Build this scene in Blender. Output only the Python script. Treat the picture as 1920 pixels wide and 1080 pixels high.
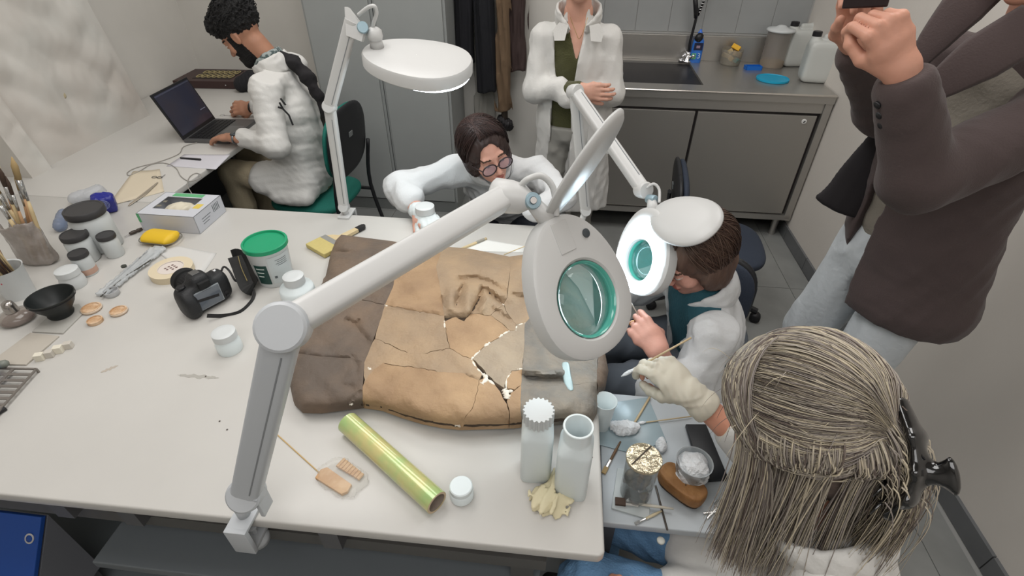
import bpy, bmesh, math, random
import numpy as np
from mathutils import Vector, Matrix, Euler
from mathutils.geometry import delaunay_2d_cdt

# ------------------------------------------------------------------ camera, world, exposure
D = bpy.data
SC = bpy.context.scene
COL = SC.collection
for o in list(D.objects):
    D.objects.remove(o)
F, H = 966.0, 1.72
YAW, PITCH, ROLL = math.radians(6.1), math.radians(37.5), math.radians(0.3)
fwd = Vector((-math.sin(YAW) * math.cos(PITCH), math.cos(YAW) * math.cos(PITCH), -math.sin(PITCH)))
R0 = Vector((math.cos(YAW), math.sin(YAW), 0))
U0 = R0.cross(fwd)
RT = R0 * math.cos(ROLL) + U0 * math.sin(ROLL)
UP = U0 * math.cos(ROLL) - R0 * math.sin(ROLL)
CAM = Vector((0, 0, H))
cd = D.cameras.new('camera')
cam = D.objects.new('camera', cd)
COL.objects.link(cam)
cam.matrix_world = Matrix(((RT.x, UP.x, -fwd.x, 0), (RT.y, UP.y, -fwd.y, 0), (RT.z, UP.z, -fwd.z, H), (0, 0, 0, 1)))
cd.sensor_width = 36
cd.lens = 36 * F / 1920
cd.clip_start = 0.02
cd.clip_end = 50
SC.camera = cam
SC.view_settings.view_transform = 'Standard'
SC.view_settings.look = 'None'
SC.view_settings.gamma = 1
SC.view_settings.use_curve_mapping = False
SC.view_settings.exposure = 0.0
w = D.worlds.new('world')
SC.world = w
w.use_nodes = True
w.node_tree.nodes['Background'].inputs[0].default_value = (0.9, 0.95, 1, 1)
w.node_tree.nodes['Background'].inputs[1].default_value = 0.4


def area(name, loc, rot, sx, sy, power, col=(1, 1, 1)):
    l = D.lights.new(name, 'AREA')
    l.shape = 'RECTANGLE'
    l.size, l.size_y, l.energy, l.color = sx, sy, power, col
    o = D.objects.new(name, l)
    COL.objects.link(o)
    o.location = loc
    o.rotation_euler = rot
    return o


LIGHT_LEVEL = 1.3
area('ceiling_panel_light', (-0.9, 1.0, 2.96), (0, 0, 0), 1.2, 1.2, 19 * LIGHT_LEVEL, (1, 0.98, 0.96))
area('ceiling_panel_light', (-0.9, 2.6, 2.96), (0, 0, 0), 1.2, 0.8, 13 * LIGHT_LEVEL, (1, 0.98, 0.96))
area('ceiling_panel_light', (0.8, 1.9, 2.96), (0, 0, 0), 0.8, 1.2, 13 * LIGHT_LEVEL, (1, 0.98, 0.96))
area('ceiling_panel_light', (0.1, -0.9, 2.96), (0, 0, 0), 2.4, 1.2, 24 * LIGHT_LEVEL, (1, 0.98, 0.97))

# ------------------------------------------------------------------ helpers


def ray(px, py):
    return fwd * F + RT * (px - 960) + UP * (540 - py)


def T(px, py, z):
    d = ray(px, py)
    return CAM + d * ((z - H) / d.z)


def Y(px, py, y):
    d = ray(px, py)
    return CAM + d * (y / d.y)


def srgb(r, g, b):
    return tuple(((c / 255) / 12.92 if c / 255 <= 0.04045 else ((c / 255 + 0.055) / 1.055) ** 2.4) for c in (r, g, b)) + (1,)


MATS = {}


def mat(name, col, rough=0.5, metal=0.0, bump=0.0, bscale=50.0, var=0.0, vscale=4.0, col2=None, trans=0.0, alpha=1.0, ior=1.45,
        emit=0.0, emitcol=None, coat=0.0, stretch=None, sheen=0.0, sss=0.0, detail=4.0, c2pos=(0.4, 0.65), aniso=None):
    if name in MATS:
        return MATS[name]
    m = D.materials.new(name)
    MATS[name] = m
    m.use_nodes = True
    nt = m.node_tree
    b = nt.nodes['Principled BSDF']
    if max(col[:3]) > 1.001:
        col = srgb(*col[:3])
    else:
        col = tuple(col[:3]) + (1,)
    b.inputs['Base Color'].default_value = col
    b.inputs['Roughness'].default_value = rough
    b.inputs['Metallic'].default_value = metal
    b.inputs['Transmission Weight'].default_value = trans
    b.inputs['Alpha'].default_value = alpha
    b.inputs['IOR'].default_value = ior
    b.inputs['Coat Weight'].default_value = coat
    b.inputs['Sheen Weight'].default_value = sheen
    if sss:
        b.inputs['Subsurface Weight'].default_value = sss
        b.inputs['Subsurface Radius'].default_value = (0.01, 0.004, 0.002)
        b.inputs['Subsurface Scale'].default_value = 0.6
    if emit:
        b.inputs['Emission Color'].default_value = (emitcol or col[:3]) + (1,) if emitcol else col
        b.inputs['Emission Strength'].default_value = emit
    tc = None
    if bump or var or col2 is not None:
        tc = nt.nodes.new('ShaderNodeTexCoord')
        mp = nt.nodes.new('ShaderNodeMapping')
        nt.links.new(tc.outputs['Object'], mp.inputs[0])
        if stretch:
            mp.inputs['Scale'].default_value = stretch
    if var or col2 is not None:
        n = nt.nodes.new('ShaderNodeTexNoise')
        n.inputs['Scale'].default_value = vscale
        n.inputs['Detail'].default_value = detail
        nt.links.new(mp.outputs[0], n.inputs[0])
        r = nt.nodes.new('ShaderNodeValToRGB')
        nt.links.new(n.outputs[0], r.inputs[0])
        if col2 is None:
            c1 = tuple(max(0, c * (1 - var)) for c in col[:3]) + (1,)
            c2 = tuple(min(1, c * (1 + var)) for c in col[:3]) + (1,)
            r.color_ramp.elements[0].position = 0.3
            r.color_ramp.elements[1].position = 0.7
        else:
            c1 = col
            c2 = srgb(*col2[:3]) if max(col2[:3]) > 1.001 else tuple(col2[:3]) + (1,)
            r.color_ramp.elements[0].position = c2pos[0]
            r.color_ramp.elements[1].position = c2pos[1]
        r.color_ramp.elements[0].color = c1
        r.color_ramp.elements[1].color = c2
        nt.links.new(r.outputs[0], b.inputs['Base Color'])
    if bump:
        n2 = nt.nodes.new('ShaderNodeTexNoise')
        n2.inputs['Scale'].default_value = bscale
        n2.inputs['Detail'].default_value = 3
        nt.links.new(mp.outputs[0], n2.inputs[0])
        bp = nt.nodes.new('ShaderNodeBump')
        bp.inputs['Strength'].default_value = bump
        bp.inputs['Distance'].default_value = 0.01
        nt.links.new(n2.outputs[0], bp.inputs['Height'])
        nt.links.new(bp.outputs[0], b.inputs['Normal'])
    return m


def link(o, parent=None):
    COL.objects.link(o)
    if parent is not None:
        o.parent = parent
    return o


def tag(o, label=None, cat=None, group=None, kind=None):
    if label:
        o['label'] = label
    if cat:
        o['category'] = cat
    if group:
        o['group'] = group
    if kind:
        o['kind'] = kind
    return o


def empty(name, loc=(0, 0, 0), rz=0.0, label=None, cat=None, group=None, rot=None):
    o = D.objects.new(name, None)
    o.empty_display_size = 0.02
    COL.objects.link(o)
    o.location = loc
    o.rotation_euler = rot if rot is not None else (0, 0, rz)
    return tag(o, label, cat, group)


def obj(name, v, f, m, parent=None, smooth=False, sharp=None, mids=None):
    me = D.meshes.new(name)
    me.from_pydata([tuple(map(float, p)) for p in v], [], [tuple(map(int, q)) for q in f])
    me.validate()
    for mm in (m if isinstance(m, (list, tuple)) else [m]):
        me.materials.append(mm)
    if mids is not None:
        for p, i in zip(me.polygons, mids):
            p.material_index = i
    if smooth or sharp:
        me.polygons.foreach_set('use_smooth', [True] * len(me.polygons))
        if sharp:
            me.set_sharp_from_angle(angle=math.radians(sharp))
    me.update()
    return link(D.objects.new(name, me), parent)


class MB:
    """collects shapes into one mesh"""

    def __init__(s):
        s.v = []
        s.f = []
        s.m = []
        s.mi = 0

    def add(s, v, f):
        n = len(s.v)
        s.v += [tuple(p) for p in v]
        s.f += [tuple(i + n for i in q) for q in f]
        s.m += [s.mi] * len(f)
        return s

    def box(s, c, h, R=None, bev=0.0):
        bm = bmesh.new()
        bmesh.ops.create_cube(bm, size=1)
        for q in bm.verts:
            q.co = Vector((q.co.x * h[0] * 2, q.co.y * h[1] * 2, q.co.z * h[2] * 2))
        if bev:
            bmesh.ops.bevel(bm, geom=bm.edges[:], offset=bev, segments=2, profile=0.6, affect='EDGES')
        c = Vector(c)
        vs = [(R @ q.co if R else q.co) + c for q in bm.verts]
        bm.verts.index_update()
        fs = [[q.index for q in g.verts] for g in bm.faces]
        bm.free()
        return s.add(vs, fs)

    def box2(s, a, b, bev=0.0):
        a = Vector(a)
        b = Vector(b)
        return s.box((a + b) / 2, [abs(x) / 2 for x in (b - a)], None, bev)

    def lathe(s, prof, c=(0, 0, 0), n=24, R=None, cap0=True, cap1=True, sx=1.0, sy=1.0):
        """prof: list of (r,z)"""
        c = Vector(c)
        v = []
        for r, z in prof:
            for i in range(n):
                a = 2 * math.pi * i / n
                p = Vector((r * math.cos(a) * sx, r * math.sin(a) * sy, z))
                v.append((R @ p if R else p) + c)
        f = []
        for k in range(len(prof) - 1):
            for i in range(n):
                j = (i + 1) % n
                f.append((k * n + i, k * n + j, (k + 1) * n + j, (k + 1) * n + i))
        if cap0:
            f.append(tuple(range(n - 1, -1, -1)))
        if cap1:
            f.append(tuple((len(prof) - 1) * n + i for i in range(n)))
        return s.add(v, f)

    def tube(s, pts, r, n=8, cap=True, flat=None, up=None, closed=False):
        """swept tube; r scalar or list; flat=(w,h) elliptical/rect cross section when n==4"""
        pts = [Vector(p) for p in pts]
        L = len(pts)
        rr = r if isinstance(r, (list, tuple)) else [r] * L
        v = []
        prev = Vector(up).normalized() if up is not None else None
        for k in range(L):
            if closed:
                t = pts[(k + 1) % L] - pts[(k - 1) % L]
            else:
                t = pts[min(k + 1, L - 1)] - pts[max(k - 1, 0)]
            if t.length < 1e-9:
                t = Vector((0, 0, 1))
            t.normalize()
            if prev is None:
                prev = Vector((0, 0, 1)) if abs(t.z) < 0.9 else Vector((1, 0, 0))
            u = (prev - t * prev.dot(t))
            if u.length < 1e-6:
                u = t.orthogonal()
            u.normalize()
            prev = u
            w_ = t.cross(u)
            for i in range(n):
                a = 2 * math.pi * (i + (0.5 if n == 4 else 0)) / n
                ca, sa = math.cos(a), math.sin(a)
                if flat:
                    k2 = 1.41421 if n == 4 else 1
                    v.append(pts[k] + (w_ * ca * flat[0] * k2 + u * sa * flat[1] * k2) * rr[k])
                else:
                    v.append(pts[k] + (u * ca + w_ * sa) * rr[k])
        f = []
        for k in range(L if closed else L - 1):
            k2 = (k + 1) % L
            for i in range(n):
                j = (i + 1) % n
                f.append((k * n + i, k * n + j, k2 * n + j, k2 * n + i))
        if cap and not closed:
            f.append(tuple(range(n - 1, -1, -1)))
            f.append(tuple((L - 1) * n + i for i in range(n)))
        return s.add(v, f)

    def prism(s, pts, z0, z1, R=None, c=(0, 0, 0)):
        n = len(pts)
        c = Vector(c)
        v = [Vector((p[0], p[1], z0)) for p in pts] + [Vector((p[0], p[1], z1)) for p in pts]
        if R:
            v = [R @ p for p in v]
        v = [p + c for p in v]
        f = [tuple(range(n - 1, -1, -1)), tuple(range(n, 2 * n))]
        f += [(i, (i + 1) % n, n + (i + 1) % n, n + i) for i in range(n)]
        return s.add(v, f)

    def build(s, name, m, parent=None, smooth=False, sharp=None):
        return obj(name, s.v, s.f, m, parent, smooth, sharp, s.m if isinstance(m, (list, tuple)) else None)


def bez(pts, n=8):
    """Catmull-Rom through points"""
    pts = [Vector(p) for p in pts]
    out = []
    for i in range(len(pts) - 1):
        p0 = pts[max(i - 1, 0)]
        p1, p2 = pts[i], pts[i + 1]
        p3 = pts[min(i + 2, len(pts) - 1)]
        for k in range(n):
            t = k / n
            out.append(0.5 * ((2 * p1) + (p2 - p0) * t + (2 * p0 - 5 * p1 + 4 * p2 - p3) * t * t + (3 * p1 - p0 - 3 * p2 + p3) * t ** 3))
    out.append(pts[-1])
    return out


def frame(x=None, z=None, y=None):
    """rotation matrix whose z column is z and x column close to x"""
    z = Vector(z).normalized()
    x = Vector(x)
    x = (x - z * x.dot(z)).normalized()
    y = z.cross(x)
    return Matrix(((x.x, y.x, z.x), (x.y, y.y, z.y), (x.z, y.z, z.z)))


def rz(a):
    return Matrix.Rotation(a, 3, 'Z')


def copy_tree(o, parent=None):
    c = o.copy()
    COL.objects.link(c)
    c.parent = parent
    for ch in list(o.children):
        copy_tree(ch, c)
    return c


def text(name, body, size, m, parent, loc, R=None, align='CENTER', ext=0.0003):
    cu = D.curves.new(name, 'FONT')
    cu.body = body
    cu.size = size
    cu.extrude = ext
    cu.align_x = align
    cu.align_y = 'CENTER'
    o = D.objects.new(name, cu)
    o.data.materials.append(m)
    COL.objects.link(o)
    dg = bpy.context.evaluated_depsgraph_get()
    me = D.meshes.new_from_object(o.evaluated_get(dg))
    D.objects.remove(o)
    o = D.objects.new(name, me)
    if not me.materials:
        me.materials.append(m)
    COL.objects.link(o)
    o.parent = parent
    M = (R.to_4x4() if R else Matrix.Identity(4))
    M.translation = Vector(loc)
    me.transform(M)
    return o


# ---- signed-distance modelling for soft shapes
class SDF:
    def __init__(s, lo, hi, vox):
        s.lo = np.array(lo, np.float32)
        s.vox = vox
        s.n = np.ceil((np.array(hi) - s.lo) / vox).astype(int) + 1
        s.f = np.full(tuple(s.n), 1.0, np.float32)
        s.ax = [s.lo[i] + vox * np.arange(s.n[i], dtype=np.float32) for i in range(3)]

    def _sub(s, lo, hi):
        sl = []
        for i in range(3):
            a = int(max(0, math.floor((lo[i] - s.lo[i]) / s.vox)))
            b = int(min(s.n[i], math.ceil((hi[i] - s.lo[i]) / s.vox) + 1))
            if b <= a:
                return None
            sl.append(slice(a, b))
        P = np.meshgrid(s.ax[0][sl[0]], s.ax[1][sl[1]], s.ax[2][sl[2]], indexing='ij', sparse=True)
        return tuple(sl), P

    def _merge(s, sl, d, k, op):
        a = s.f[sl]
        if op == 'add':
            h = np.clip(0.5 + 0.5 * (a - d) / k, 0, 1)
            s.f[sl] = a * (1 - h) + d * h - k * h * (1 - h)
        else:
            d = -d
            h = np.clip(0.5 - 0.5 * (a - d) / k, 0, 1)
            s.f[sl] = a * (1 - h) + d * h + k * h * (1 - h)

    def cap(s, a, b, ra, rb=None, side=None, k=0.015, op='add'):
        """tapered capsule; ra, rb scalar or (w, d) with w along side axis"""
        a = np.array(a, float)
        b = np.array(b, float)
        rb = ra if rb is None else rb
        ra = ra if isinstance(ra, (tuple, list)) else (ra, ra)
        rb = rb if isinstance(rb, (tuple, list)) else (rb, rb)
        m = max(ra + rb) + 2 * k + s.vox if isinstance(ra, tuple) and isinstance(rb, tuple) else max(list(ra) + list(rb)) + 2 * k + s.vox
        g = s._sub(np.minimum(a, b) - m, np.maximum(a, b) + m)
        if g is None:
            return s
        sl, P = g
        ab = b - a
        L2 = max(float(ab @ ab), 1e-12)
        X, Yy, Z = P[0] - np.float32(a[0]), P[1] - np.float32(a[1]), P[2] - np.float32(a[2])
        t = np.clip((X * np.float32(ab[0]) + Yy * np.float32(ab[1]) + Z * np.float32(ab[2])) / np.float32(L2), 0, 1)
        X = X - t * np.float32(ab[0])
        Yy = Yy - t * np.float32(ab[1])
        Z = Z - t * np.float32(ab[2])
        rw = ra[0] + (rb[0] - ra[0]) * t
        if side is None:
            d = np.sqrt(X * X + Yy * Yy + Z * Z) - rw
        else:
            rd = ra[1] + (rb[1] - ra[1]) * t
            sv = np.array(side, float)
            n = ab / math.sqrt(L2)
            if L2 > 1e-10:
                sv = sv - n * (sv @ n)
            sv /= np.linalg.norm(sv)
            S = X * np.float32(sv[0]) + Yy * np.float32(sv[1]) + Z * np.float32(sv[2])
            rest = np.maximum(X * X + Yy * Yy + Z * Z - S * S, 0)
            q = np.sqrt((S / rw) ** 2 + rest / (rd * rd))
            d = (q - 1) * np.minimum(rw, rd)
        s._merge(sl, d.astype(np.float32), k, op)
        return s

    def ell(s, c, r, R=None, k=0.015, op='add', sharpen=2.0):
        c = np.array(c, float)
        m = max(r) + 2 * k + s.vox
        g = s._sub(c - m, c + m)
        if g is None:
            return s
        sl, P = g
        X, Yy, Z = P[0] - np.float32(c[0]), P[1] - np.float32(c[1]), P[2] - np.float32(c[2])
        if R is not None:
            M = np.array(R, np.float32)
            X, Yy, Z = (M[0, 0] * X + M[1, 0] * Yy + M[2, 0] * Z, M[0, 1] * X + M[1, 1] * Yy + M[2, 1] * Z, M[0, 2] * X + M[1, 2] * Yy + M[2, 2] * Z)
        if sharpen == 2.0:
            q = np.sqrt((X / r[0]) ** 2 + (Yy / r[1]) ** 2 + (Z / r[2]) ** 2)
        else:
            q = (np.abs(X / r[0]) ** sharpen + np.abs(Yy / r[1]) ** sharpen + np.abs(Z / r[2]) ** sharpen) ** (1 / sharpen)
        s._merge(sl, ((q - 1) * min(r)).astype(np.float32), k, op)
        return s

    def fold(s, fn, lo=None, hi=None):
        """f += fn(X,Y,Z) over the whole grid near the surface"""
        P = np.meshgrid(*s.ax, indexing='ij', sparse=True)
        s.f += fn(*P).astype(np.float32)
        return s

    def cut(s, fn):
        """keep region where fn<0 (fn approx distance)"""
        P = np.meshgrid(*s.ax, indexing='ij', sparse=True)
        s.f = np.maximum(s.f, fn(*P).astype(np.float32))
        return s

    def mesh(s):
        f = s.f
        f[0] = f[-1] = 1
        f[:, 0] = f[:, -1] = 1
        f[:, :, 0] = f[:, :, -1] = 1
        f[f == 0] = 1e-6
        ins = f < 0
        c = np.zeros(tuple(np.array(f.shape) - 1), np.int8)
        for dx in (0, 1):
            for dy in (0, 1):
                for dz in (0, 1):
                    c += ins[dx:f.shape[0] - 1 + dx, dy:f.shape[1] - 1 + dy, dz:f.shape[2] - 1 + dz]
        mix = (c > 0) & (c < 8)
        idx = np.full(c.shape, -1, np.int64)
        I = np.argwhere(mix)
        idx[tuple(I.T)] = np.arange(len(I))
        acc = np.zeros((len(I), 3))
        cnt = np.zeros(len(I))
        for ax in range(3):
            o = [a for a in range(3) if a != ax]
            for u in (0, 1):
                for v in (0, 1):
                    A = I.copy()
                    A[:, o[0]] += u
                    A[:, o[1]] += v
                    B = A.copy()
                    B[:, ax] += 1
                    fa = f[tuple(A.T)]
                    fb = f[tuple(B.T)]
                    x = (fa < 0) != (fb < 0)
                    t = np.where(x, fa / np.where(x, fa - fb, 1), 0)
                    p = A.astype(float)
                    p[:, ax] += t
                    acc += p * x[:, None]
                    cnt += x
        V = acc / cnt[:, None] * s.vox + s.lo
        Q = []
        for ax in range(3):
            o = [a for a in range(3) if a != ax]
            sa = [slice(None)] * 3
            sb = [slice(None)] * 3
            sa[ax] = slice(0, -1)
            sb[ax] = slice(1, None)
            x = ins[tuple(sa)] != ins[tuple(sb)]
            E = np.argwhere(x)
            ok = (E[:, o[0]] > 0) & (E[:, o[1]] > 0) & (E[:, o[0]] < f.shape[o[0]] - 1) & (E[:, o[1]] < f.shape[o[1]] - 1)
            E = E[ok]
            neg = ins[tuple(E.T)]
            q = []
            for (u, v) in ((0, 0), (-1, 0), (-1, -1), (0, -1)):
                A = E.copy()
                A[:, o[0]] += u
                A[:, o[1]] += v
                q.append(idx[tuple(A.T)])
            q = np.stack(q, 1)
            flip = neg if ax != 1 else ~neg
            q[~flip] = q[~flip][:, ::-1]
            Q.append(q)
        return V, np.concatenate(Q)

    def build(s, name, m, parent=None, region=None, pick=None, relax=1):
        V, Q = s.mesh()
        for _ in range(relax):
            n = np.zeros(len(V))
            A = np.zeros_like(V)
            for a, b in ((0, 1), (1, 2), (2, 3), (3, 0)):
                np.add.at(A, Q[:, a], V[Q[:, b]])
                np.add.at(A, Q[:, b], V[Q[:, a]])
                np.add.at(n, Q[:, a], 1)
                np.add.at(n, Q[:, b], 1)
            V = V * 0.4 + 0.6 * A / np.maximum(n, 1)[:, None]
        me = D.meshes.new(name)
        me.vertices.add(len(V))
        me.vertices.foreach_set('co', V.astype(np.float32).ravel())
        me.loops.add(len(Q) * 4)
        me.polygons.add(len(Q))
        me.loops.foreach_set('vertex_index', Q.astype(np.int32).ravel())
        me.polygons.foreach_set('loop_start', np.arange(0, len(Q) * 4, 4, dtype=np.int32))
        me.update(calc_edges=True)
        for mm in (m if isinstance(m, (list, tuple)) else [m]):
            me.materials.append(mm)
        if region is not None:
            C = V[Q].mean(1)
            me.polygons.foreach_set('material_index', region(C).astype(np.int32))
        me.polygons.foreach_set('use_smooth', np.ones(len(Q), bool))
        me.update()
        return link(D.objects.new(name, me), parent)


def folds(amp, scale, seed=0, stretch=(1, 1, 1)):
    """wrinkle function: warped ridged sines"""
    r = np.random.RandomState(seed)
    k = [(r.normal(size=3) * np.array(stretch)) * scale for _ in range(5)]
    ph = r.uniform(0, 6.28, 10)

    def fn(X, Yy, Z):
        w1 = np.sin(X * k[0][0] * .5 + Yy * k[0][1] * .5 + Z * k[0][2] * .5 + ph[0])
        w2 = np.sin(X * k[1][0] * .6 + Yy * k[1][1] * .6 + Z * k[1][2] * .6 + ph[1])
        a = np.sin(X * k[2][0] + Yy * k[2][1] + Z * k[2][2] + 2.2 * w1 + ph[2])
        b = np.sin(X * k[3][0] * 1.6 + Yy * k[3][1] * 1.6 + Z * k[3][2] * 1.6 + 2.0 * w2 + ph[3])
        c = np.sin(X * k[4][0] * 2.3 + Yy * k[4][1] * 2.3 + Z * k[4][2] * 2.3 + 1.5 * w1 * w2 + ph[4])
        return amp * (0.55 * np.abs(a) + 0.35 * np.abs(b) + 0.2 * c - 0.4)
    return fn
# ------------------------------------------------------------------ materials
WALL = mat('wall_paint', (0.67, 0.63, 0.58), 0.75, bump=0.05, bscale=120, var=0.03, vscale=2)
WHITE_WALL = mat('back_wall_paint', (0.62, 0.60, 0.56), 0.75, var=0.03)
TABLEM = mat('white_laminate', (0.545, 0.53, 0.50), 0.32, var=0.035, vscale=3, detail=6)
FLOORM = mat('grey_floor_tile', (0.225, 0.23, 0.222), 0.4, var=0.12, vscale=6)
GROUT = mat('floor_grout', (0.30, 0.30, 0.29), 0.8)
SKIRT = mat('skirting_tile', (0.13, 0.135, 0.14), 0.35, var=0.12, vscale=9)
LOCK = mat('locker_enamel', (0.33, 0.345, 0.34), 0.42, var=0.03)
STEEL = mat('brushed_steel', (0.46, 0.445, 0.42), 0.33, 0.8, bump=0.06, bscale=30, stretch=(1, 30, 30))
STEELD = mat('steel_door', (0.40, 0.385, 0.36), 0.4, 0.75, bump=0.05, bscale=30, stretch=(20, 20, 1))
CHROME = mat('chrome', (0.7, 0.7, 0.72), 0.12, 1.0)
BLACK = mat('black_plastic', (0.012, 0.012, 0.014), 0.4)
DARK = mat('dark_rubber', (0.02, 0.022, 0.024), 0.6)
SINKB = mat('black_sink_cover', (0.011, 0.010, 0.012), 0.45)
TILEM = mat('grey_wall_tile', (0.32, 0.33, 0.33), 0.3, var=0.05, vscale=5)
TGROUT = mat('tile_grout', (0.42, 0.42, 0.41), 0.8)
LAMPW = mat('lamp_white_plastic', (0.57, 0.57, 0.56), 0.35)
LAMPG = mat('lamp_grey_enamel', (0.48, 0.50, 0.52), 0.4)
DGREY = mat('dark_grey_metal', (0.09, 0.09, 0.095), 0.45, 0.3)
PLAST = mat('white_plastic', (0.60, 0.62, 0.62), 0.35)
PAPER = mat('paper', (0.60, 0.59, 0.57), 0.8)
MILK = mat('translucent_white_plastic', (0.80, 0.87, 0.88), 0.3, alpha=.94)
CLEAR = mat('clear_plastic', (0.9, 0.93, 0.94), 0.12, alpha=0.28)
GLASS = mat('clear_glass', (0.85, 0.9, 0.9), 0.05, alpha=0.35)


def struct(o, **k):
    o['kind'] = 'structure'
    return o


# ------------------------------------------------------------------ room
def flat(name, a, b, m):
    return struct(MB().box2(a, b).build(name, m))


floor = struct(MB().box2((-2.7, -2.2, -0.06), (1.7, 3.9, -0.004)).build('floor', GROUT))
# floor tiles, square, laid along the right wall
ft = 0.60
tm = MB().box2((-ft / 2 + .0015, -ft / 2 + .0015, -0.004), (ft / 2 - .0015, ft / 2 - .0015, 0)).build('floor_tile', FLOORM, floor)
first = True
for i in range(7):
    for j in range(10):
        x = 1.28 - (i + .5) * ft
        y = 3.6 - (j + .5) * ft
        if x - ft / 2 < -2.55 or y < -2:
            continue
        o = tm if first else tm.copy()
        if not first:
            COL.objects.link(o)
        first = False
        o.location = (x, y, 0)
# strip of cut tiles beside the wall
tc = MB().box2((-0.0585, -ft / 2 + .0015, -0.004), (0.0585, ft / 2 - .0015, 0)).build('floor_tile', FLOORM, floor)
for j in range(9):
    o = tc if j == 0 else tc.copy()
    if j:
        COL.objects.link(o)
    o.location = (1.34, 3.6 - (j + .5) * ft, 0)

wall_right = struct(MB().prism([(1.405, 3.62), (1.458, -2.2), (1.65, -2.2), (1.65, 3.62)], 0, 3.0).build('wall_right', WALL))
wr = lambda y: 1.405 + (3.62 - y) * 0.0091
bb = struct(MB().box2((0, 0, 0), (0.001, 0.001, 0.001)).build('baseboard_right', SKIRT))
D.objects.remove(bb)
bb = struct(empty('baseboard_right'))
for j in range(16):
    y1 = 3.59 - j * 0.333
    m_ = MB().prism([(wr(y1) - 0.012, y1 - .002), (wr(y1 - .33) - 0.012, y1 - .331), (wr(y1 - .33) + .001, y1 - .331), (wr(y1) + .001, y1 - .002)], 0, 0.08)
    m_.build('tile', SKIRT, bb)
flat('wall_left', (-2.66, -2.2, 0), (-2.50, 3.5, 3.0), WHITE_WALL)
flat('wall_front', (-2.66, -2.3, 0), (1.65, -2.2, 3.0), WHITE_WALL)
# back wall behind desk and lockers, and behind the coats
flat('wall_back', (-2.66, 3.42, 0), (-0.02, 3.72, 3.0), WHITE_WALL)
wall_sink = flat('wall_sink', (-0.02, 3.62, 0), (1.65, 3.72, 3.0), TGROUT)
flat('ceiling', (-2.66, -2.3, 3.0), (1.7, 3.75, 3.1), WHITE_WALL)
# wall tiles above the sink
k = 0
tsx, tsz = 0.203, 0.203
tmm = MB().box((0, 0, 0), (tsx / 2 - .0015, .003, tsz / 2 - .0015), bev=.001).build('wall_tile', TILEM, wall_sink)
for i in range(7):
    for j in range(6):
        o = tmm if k == 0 else tmm.copy()
        if k:
            COL.objects.link(o)
        k += 1
        o.location = (1.395 - (i + .5) * tsx, 3.618, 1.035 + (j + .5) * tsz)
# ceiling panels (light fittings)
for (x, y, sx, sy) in ((-0.9, 1.0, 1.2, 1.2), (-0.9, 2.6, 1.2, .8), (0.8, 1.9, .8, 1.2), (0.1, -.9, 2.4, 1.2)):
    o = MB().box2((x - sx / 2 - .03, y - sy / 2 - .03, 2.975), (x + sx / 2 + .03, y + sy / 2 + .03, 2.999)).build('ceiling_light', PLAST)
    tag(o, {(-.9, 1.0): 'square ceiling panel light above the work table', (-.9, 2.6): 'oblong ceiling panel light before the lockers', (.8, 1.9): 'ceiling panel light nearest the sink', (.1, -.9): 'largest ceiling panel light, behind the camera'}[(x, y)], 'light', 'ceiling panel lights')

# ------------------------------------------------------------------ main table, desk
TZ = 0.75
DRAW = mat('drawer_dark', (0.05, 0.05, 0.055), 0.5)
FRAMEM = mat('table_steel_frame', (0.16, 0.155, 0.145), 0.45, 0.6)


def tabletop(name, pts, z0, z1, m, parent, bev=0.006):
    bm = bmesh.new()
    vs = [bm.verts.new((p[0], p[1], z1)) for p in pts]
    f = bm.faces.new(vs)
    r = bmesh.ops.extrude_face_region(bm, geom=[f])
    for q in r['geom']:
        if isinstance(q, bmesh.types.BMVert):
            q.co.z = z0
    bmesh.ops.recalc_face_normals(bm, faces=bm.faces)
    bmesh.ops.bevel(bm, geom=bm.edges[:], offset=bev, segments=3, profile=.5, affect='EDGES')
    me = D.meshes.new(name)
    bm.to_mesh(me)
    bm.free()
    me.materials.append(m)
    me.polygons.foreach_set('use_smooth', [True] * len(me.polygons))
    me.set_sharp_from_angle(angle=math.radians(50))
    return link(D.objects.new(name, me), parent)


EDGE = mat('table_edge', (0.62, 0.60, 0.62), 0.4)
table = empty('work_table', (0, 0, 0), 0, 'large white laminate work table holding the cracked clay sculpture, steel frame below', 'table')
tl = T(0, 938, TZ)
tabletop('tabletop', [(-2.35, .445), (0.115, .468), (0.125, .476), (0.112, 1.642), (-2.35, 1.642)], TZ - .028, TZ, TABLEM, table, .005)
m_ = MB()
MB().box2((-2.3, .50, .595), (.02, .53, .635)).build('rail', FRAMEM, table)
MB().box2((-2.3, 1.5, .64), (.02, 1.54, .70)).build('rail', FRAMEM, table)
for x in (-1.75, -1.02, -0.86, -0.42):
    MB().box2((x - .02, .475, .64), (x + .02, 1.54, .72)).build('cross_bar', mat('bar', (0.13, 0.13, 0.135), .4, .4), table)
for (x, y) in ((-2.2, .54), (-0.03, .54), (-2.2, 1.5), (-0.03, 1.5)):
    MB().box2((x - .025, y - .025, 0), (x + .025, y + .025, .72)).build('leg', FRAMEM, table)
MB().box2((-1.62, .66, .58), (-1.36, 1.1, .70)).build('drawer', DRAW, table)
MB().box2((-1.0, .44, .49), (.01, 1.3, .515), .003).build('shelf', mat('shelf_grey', (.13, .145, .155), .3), table)
MB().box2((-.97, .56, .516), (-.45, 1.2, .60), .006).build('drawer', DRAW, table)
MB().box2((-2.2, .5, .12), (.0, 1.5, .15)).build('shelf', mat('shelf_low', (.15, .17, .18), .4), table)

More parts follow.
